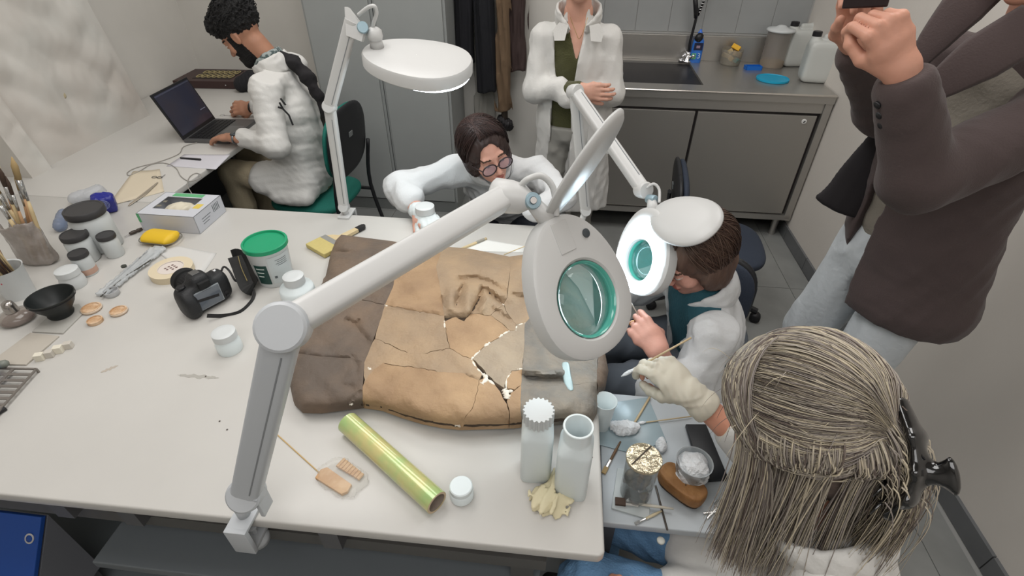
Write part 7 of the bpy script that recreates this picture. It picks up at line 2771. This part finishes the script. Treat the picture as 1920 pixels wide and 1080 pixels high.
# held swab
a_, b_ = Y(1166, 706, .865), Y(1296, 633, .80)
tipc = GW((.030, .092, -.062))
dirv = V3((.60, -.10, .50)).normalized()
q0, q1 = T(1170, 703, .845), T(1296, 633, .955)
e = empty('cotton_swab', q0, 0, 'cotton swab held between the gloved fingers of the foreground person', 'swab')
MB().tube([(q1 - q0) * .02, q1 - q0], .0022, 8).build('stick', MATS['swab_wood'], e, True)
MB().lathe([(.001, -.016), (.004, -.006), (.0048, .006), (.0035, .014), (.002, .020)], (q1 - q0) * .05, 10, frame((0, 0, 1), q1 - q0)).build('cotton_tip', MATS['cotton'], e, True)
stool(.60, .50, 'stool under the foreground person, hidden by the white coat', .40)

# ================================================== man in brown blazer
root = empty('person', (.97, 1.30, 0), 0, 'tall person in dark brown blazer and pale trousers by the right wall, hand raised', 'person')
fq = norm(V3((-.86, -.42, 0)))
lf = V3((-fq.y, fq.x, 0))  # person's left
J = dict(hip=V3((.975, 1.33, .92)), chest=V3((.945, 1.31, 1.24)), neck=V3((.955, 1.29, 1.49)))
J['Ls'] = V3((1.015, 1.135, 1.395))
J['Rs'] = V3((.885, 1.43, 1.395))
J['Le'] = Y(1722, 335, 1.06)
J['Lw'] = Y(1692, 128, 1.06)
J['Re'] = Y(1655, 205, 1.40)
J['Rw'] = Y(1606, 78, 1.26)
J['Lk'] = V3((.965, 1.27, .50))
J['La'] = V3((1.00, 1.28, .09))
J['Rk'] = V3((.90, 1.47, .50))
J['Ra'] = V3((.93, 1.48, .09))
J['fdir'] = fq
SK6 = skin('skin_rosy', (206, 152, 130))
hR = headR((fq.x, fq.y, -.18), 0)
hc = V3((.885, 1.245, 1.675))
HS, HP = head_sdf(hc, hR, J['neck'], 1.0, .0036)
fd, fu = V3((-.62, .10, .75)), V3((.12, -.93, .30))
hs1, W1 = hand_sdf(J['Lw'], fd, fu, 1.05, ((.9, 1.0, .6), (1.05, 1.1, .6), (1.2, 1.2, .6), (1.25, 1.25, .6)), [(.018, .012, -.010), (.040, .048, -.022), (.040, .080, -.034), (.024, .104, -.040)], -1, .0024, fore=J['Le'].lerp(J['Lw'], .75))
hs2, W2 = hand_sdf(J['Rw'], (-.35, -.25, .85), (.3, .9, .2), 1.03, ((.5, .9, .6), (.7, 1.0, .6), (.9, 1.0, .6), (1.0, 1.0, .6)), TH_PINCH, 1, .0028, fore=J['Re'].lerp(J['Rw'], .7))
multi('body', [(HS, head_region(hc, hR, 1, 0)), (base_body(J), None), (hs1, None), (hs2, None)], [SK6, LIP, mat('brow_dark', (50, 40, 36), .9), EYEW, IRIS], root)
S = SDF(hc - V3((.13, .14, .13)), hc + V3((.16, .14, .16)), .006)
S.ell(hc + hR @ V3((0, -.022, .038)), (.085, .098, .090), hR, k=.02)
S.ell(hc + hR @ V3((0, .085, -.02)), (.080, .05, .08), hR, k=.01, op='sub')
stitch_hair(root, 'hair', S, mat('hair_darkgrey', (60, 54, 50), .7, bump=.5, bscale=60))
# sweater
S = SDF(*bounds([J['hip'], J['chest'], J['neck'], J['Ls'], J['Rs']], .16), .0065)
S.cap(J['hip'], J['chest'], (.155, .105), (.150, .105), side=lf, k=.04)
S.cap(J['Rs'], J['Ls'], .058, k=.05)
S.cap(J['chest'], J['neck'], (.12, .085), (.062, .058), side=lf, k=.05)
S.fold(folds(.006, 26, 121))
S.cut(lambda X, Y_, Z: .86 - Z + 0 * X + 0 * Y_)
multi('grey_sweater', [(S, None)], mat('grey_knit', (134, 128, 118), .95, bump=.3, bscale=140), root)
# blazer
BZ = mat('blazer_brown', (76, 64, 63), .88, bump=.15, bscale=260, sheen=.12)
BZD = mat('blazer_lining', (38, 35, 38), .8)
S = SDF(*bounds([J['hip'], J['chest'], J['neck'], J['Ls'], J['Rs'], J['Le'], J['Lw'], V3((.98, 1.3, .74)), V3((.66, 1.3, 1.1))], .17), .0062)
S.cap(V3((1.005, 1.30, .80)), J['hip'] + V3((.005, -.01, .05)), (.190, .150), (.178, .128), side=lf, k=.04)
S.cap(J['hip'] + V3((.0, 0, .05)), J['chest'], (.178, .128), (.182, .128), side=lf, k=.04)
S.cap(J['Rs'], J['Ls'], .075, k=.05)
S.cap(J['chest'], J['neck'] - V3((0, 0, .02)), (.145, .10), (.075, .068), side=lf, k=.05)
Pm = np.meshgrid(*S.ax, indexing='ij', sparse=True)
cz = np.clip((Pm[2] - .92) / .32, 0, 1.75)
cxx = .975 + (.945 - .975) * cz
cyy = 1.33 + (1.31 - 1.33) * cz
fw_ = (Pm[0] - cxx) * fq.x + (Pm[1] - cyy) * fq.y
lat = (Pm[0] - cxx) * lf.x + (Pm[1] - cyy) * lf.y
opn = np.maximum(np.abs(lat + .065 * np.clip((1.32 - Pm[2]) * 6, 0, 1)) - (.030 + .10 * np.clip(.9 - Pm[2], 0, .3) + .34 * np.clip(Pm[2] - 1.20, 0, .22)), .045 - fw_)
S.f = np.maximum(S.f, -opn.astype(np.float32))
A = blank(S)
A.cap(J['Ls'], J['Le'], .074, .068, k=.02)
A.cap(J['Le'], J['Lw'] + (J['Le'] - J['Lw']) * .18, .066, .054, k=.03)
A.cap(J['Rs'], J['Re'], .070, .062, k=.02)
A.cap(J['Re'], J['Rw'] + (J['Re'] - J['Rw']) * .15, .060, .050, k=.03)
h_ = np.clip(.5 + .5 * (S.f - A.f) / .03, 0, 1)
S.f = S.f * (1 - h_) + A.f * h_ - .03 * h_ * (1 - h_)
S.fold(wrinkle(.0045, 123, (1, 1, .8)))
wn = norm(J['Lw'] - J['Le'])
wc = J['Lw'] - wn * .012
wn2 = norm(J['Rw'] - J['Re'])
wc2 = J['Rw'] - wn2 * .012


def cutf(X, Y_, Z):
    a = (X - wc.x) * wn.x + (Y_ - wc.y) * wn.y + (Z - wc.z) * wn.z
    near = np.sqrt((X - wc.x) ** 2 + (Y_ - wc.y) ** 2 + (Z - wc.z) ** 2) - .12
    b = (X - wc2.x) * wn2.x + (Y_ - wc2.y) * wn2.y + (Z - wc2.z) * wn2.z
    near2 = np.sqrt((X - wc2.x) ** 2 + (Y_ - wc2.y) ** 2 + (Z - wc2.z) ** 2) - .12
    hem = .755 + .03 * np.clip((X - .95) * 4, -1, 1) * 0 - Z
    return np.maximum(np.maximum(np.minimum(a, -near), np.minimum(b, -near2)), np.maximum(hem, Z - 1.50))


S.cut(cutf)
multi('blazer', [(S, None)], BZ, root)
# far front panel of the blazer hanging open
a, b_ = Y(1700, 225, 1.42), Y(1572, 388, 1.40)
S = SDF(*bounds([a, b_], .16), .005)
S.cap(a, b_, (.050, .015), (.068, .015), side=RT * .78 - UP * .62, k=.02)
S.fold(folds(.0015, 20, 125))
multi('blazer_front_panel', [(S, None)], BZD, root)
# lapels
def slab(name, px, t, m, y):
    P = [Y(x_, y_, yy) for (x_, y_), yy in zip(px, y)]
    c = sum(P, V3()) / len(P)
    nrm_ = (P[1] - P[0]).cross(P[2] - P[0]).normalized()
    v = [p - root.location + nrm_ * t for p in P] + [p - root.location - nrm_ * t for p in P]
    n = len(P)
    f_ = [tuple(range(n)), tuple(range(2 * n - 1, n - 1, -1))] + [(i, (i + 1) % n, n + (i + 1) % n, n + i)[::-1] for i in range(n)]
    return obj(name, v, f_, m, root)


for lp_, ws_ in (([Y(1712, 196, 1.15), Y(1765, 158, 1.15), Y(1840, 108, 1.15), Y(1945, 45, 1.16)], (.010, .030, .046, .046)), ([Y(1706, 138, 1.24), Y(1750, 78, 1.26), Y(1805, 15, 1.28), Y(1860, -40, 1.30)], (.010, .030, .042, .042))):
    q_ = bez(lp_, 6)
    rr_ = list(np.interp(np.linspace(0, 3, len(q_)), range(4), ws_))
    MB().tube([p - root.location for p in q_], rr_, 10, flat=(1, .16), up=(-.25, -.80, .55)).build('lapel', BZ, root, True)
for k in range(3):
    p = J['Lw'].lerp(J['Le'], .16 + .09 * k) + norm(V3((-.80, -.25, -.55))) * .054
    MB().lathe([(.007, -.003), (.008, .001), (.005, .003), (.001, .003)], p - root.location, 14, frame((0, 0, 1), (-.8, -.25, -.55))).build('sleeve_button', BLACK, root, True)
trousers(J, mat('pale_trousers', (200, 206, 210), .85, bump=.2, bscale=60), root, r=(.100, .080, .074, .060), seed=127, upper=.155)
shoes(J, MATS['shoe_brown'], root, fq)
# phone held up
p = Y(1632, -42, 1.14)
e = empty('smartphone', p, 0, 'dark phone held up by the person in the brown blazer', 'phone')
MB().box((0, 0, .012), (.036, .005, .060), frame((.85, -.45, .1), (-.1, .1, 1)), .003).build('body', mat('phone_dark', (40, 30, 32), .25), e)
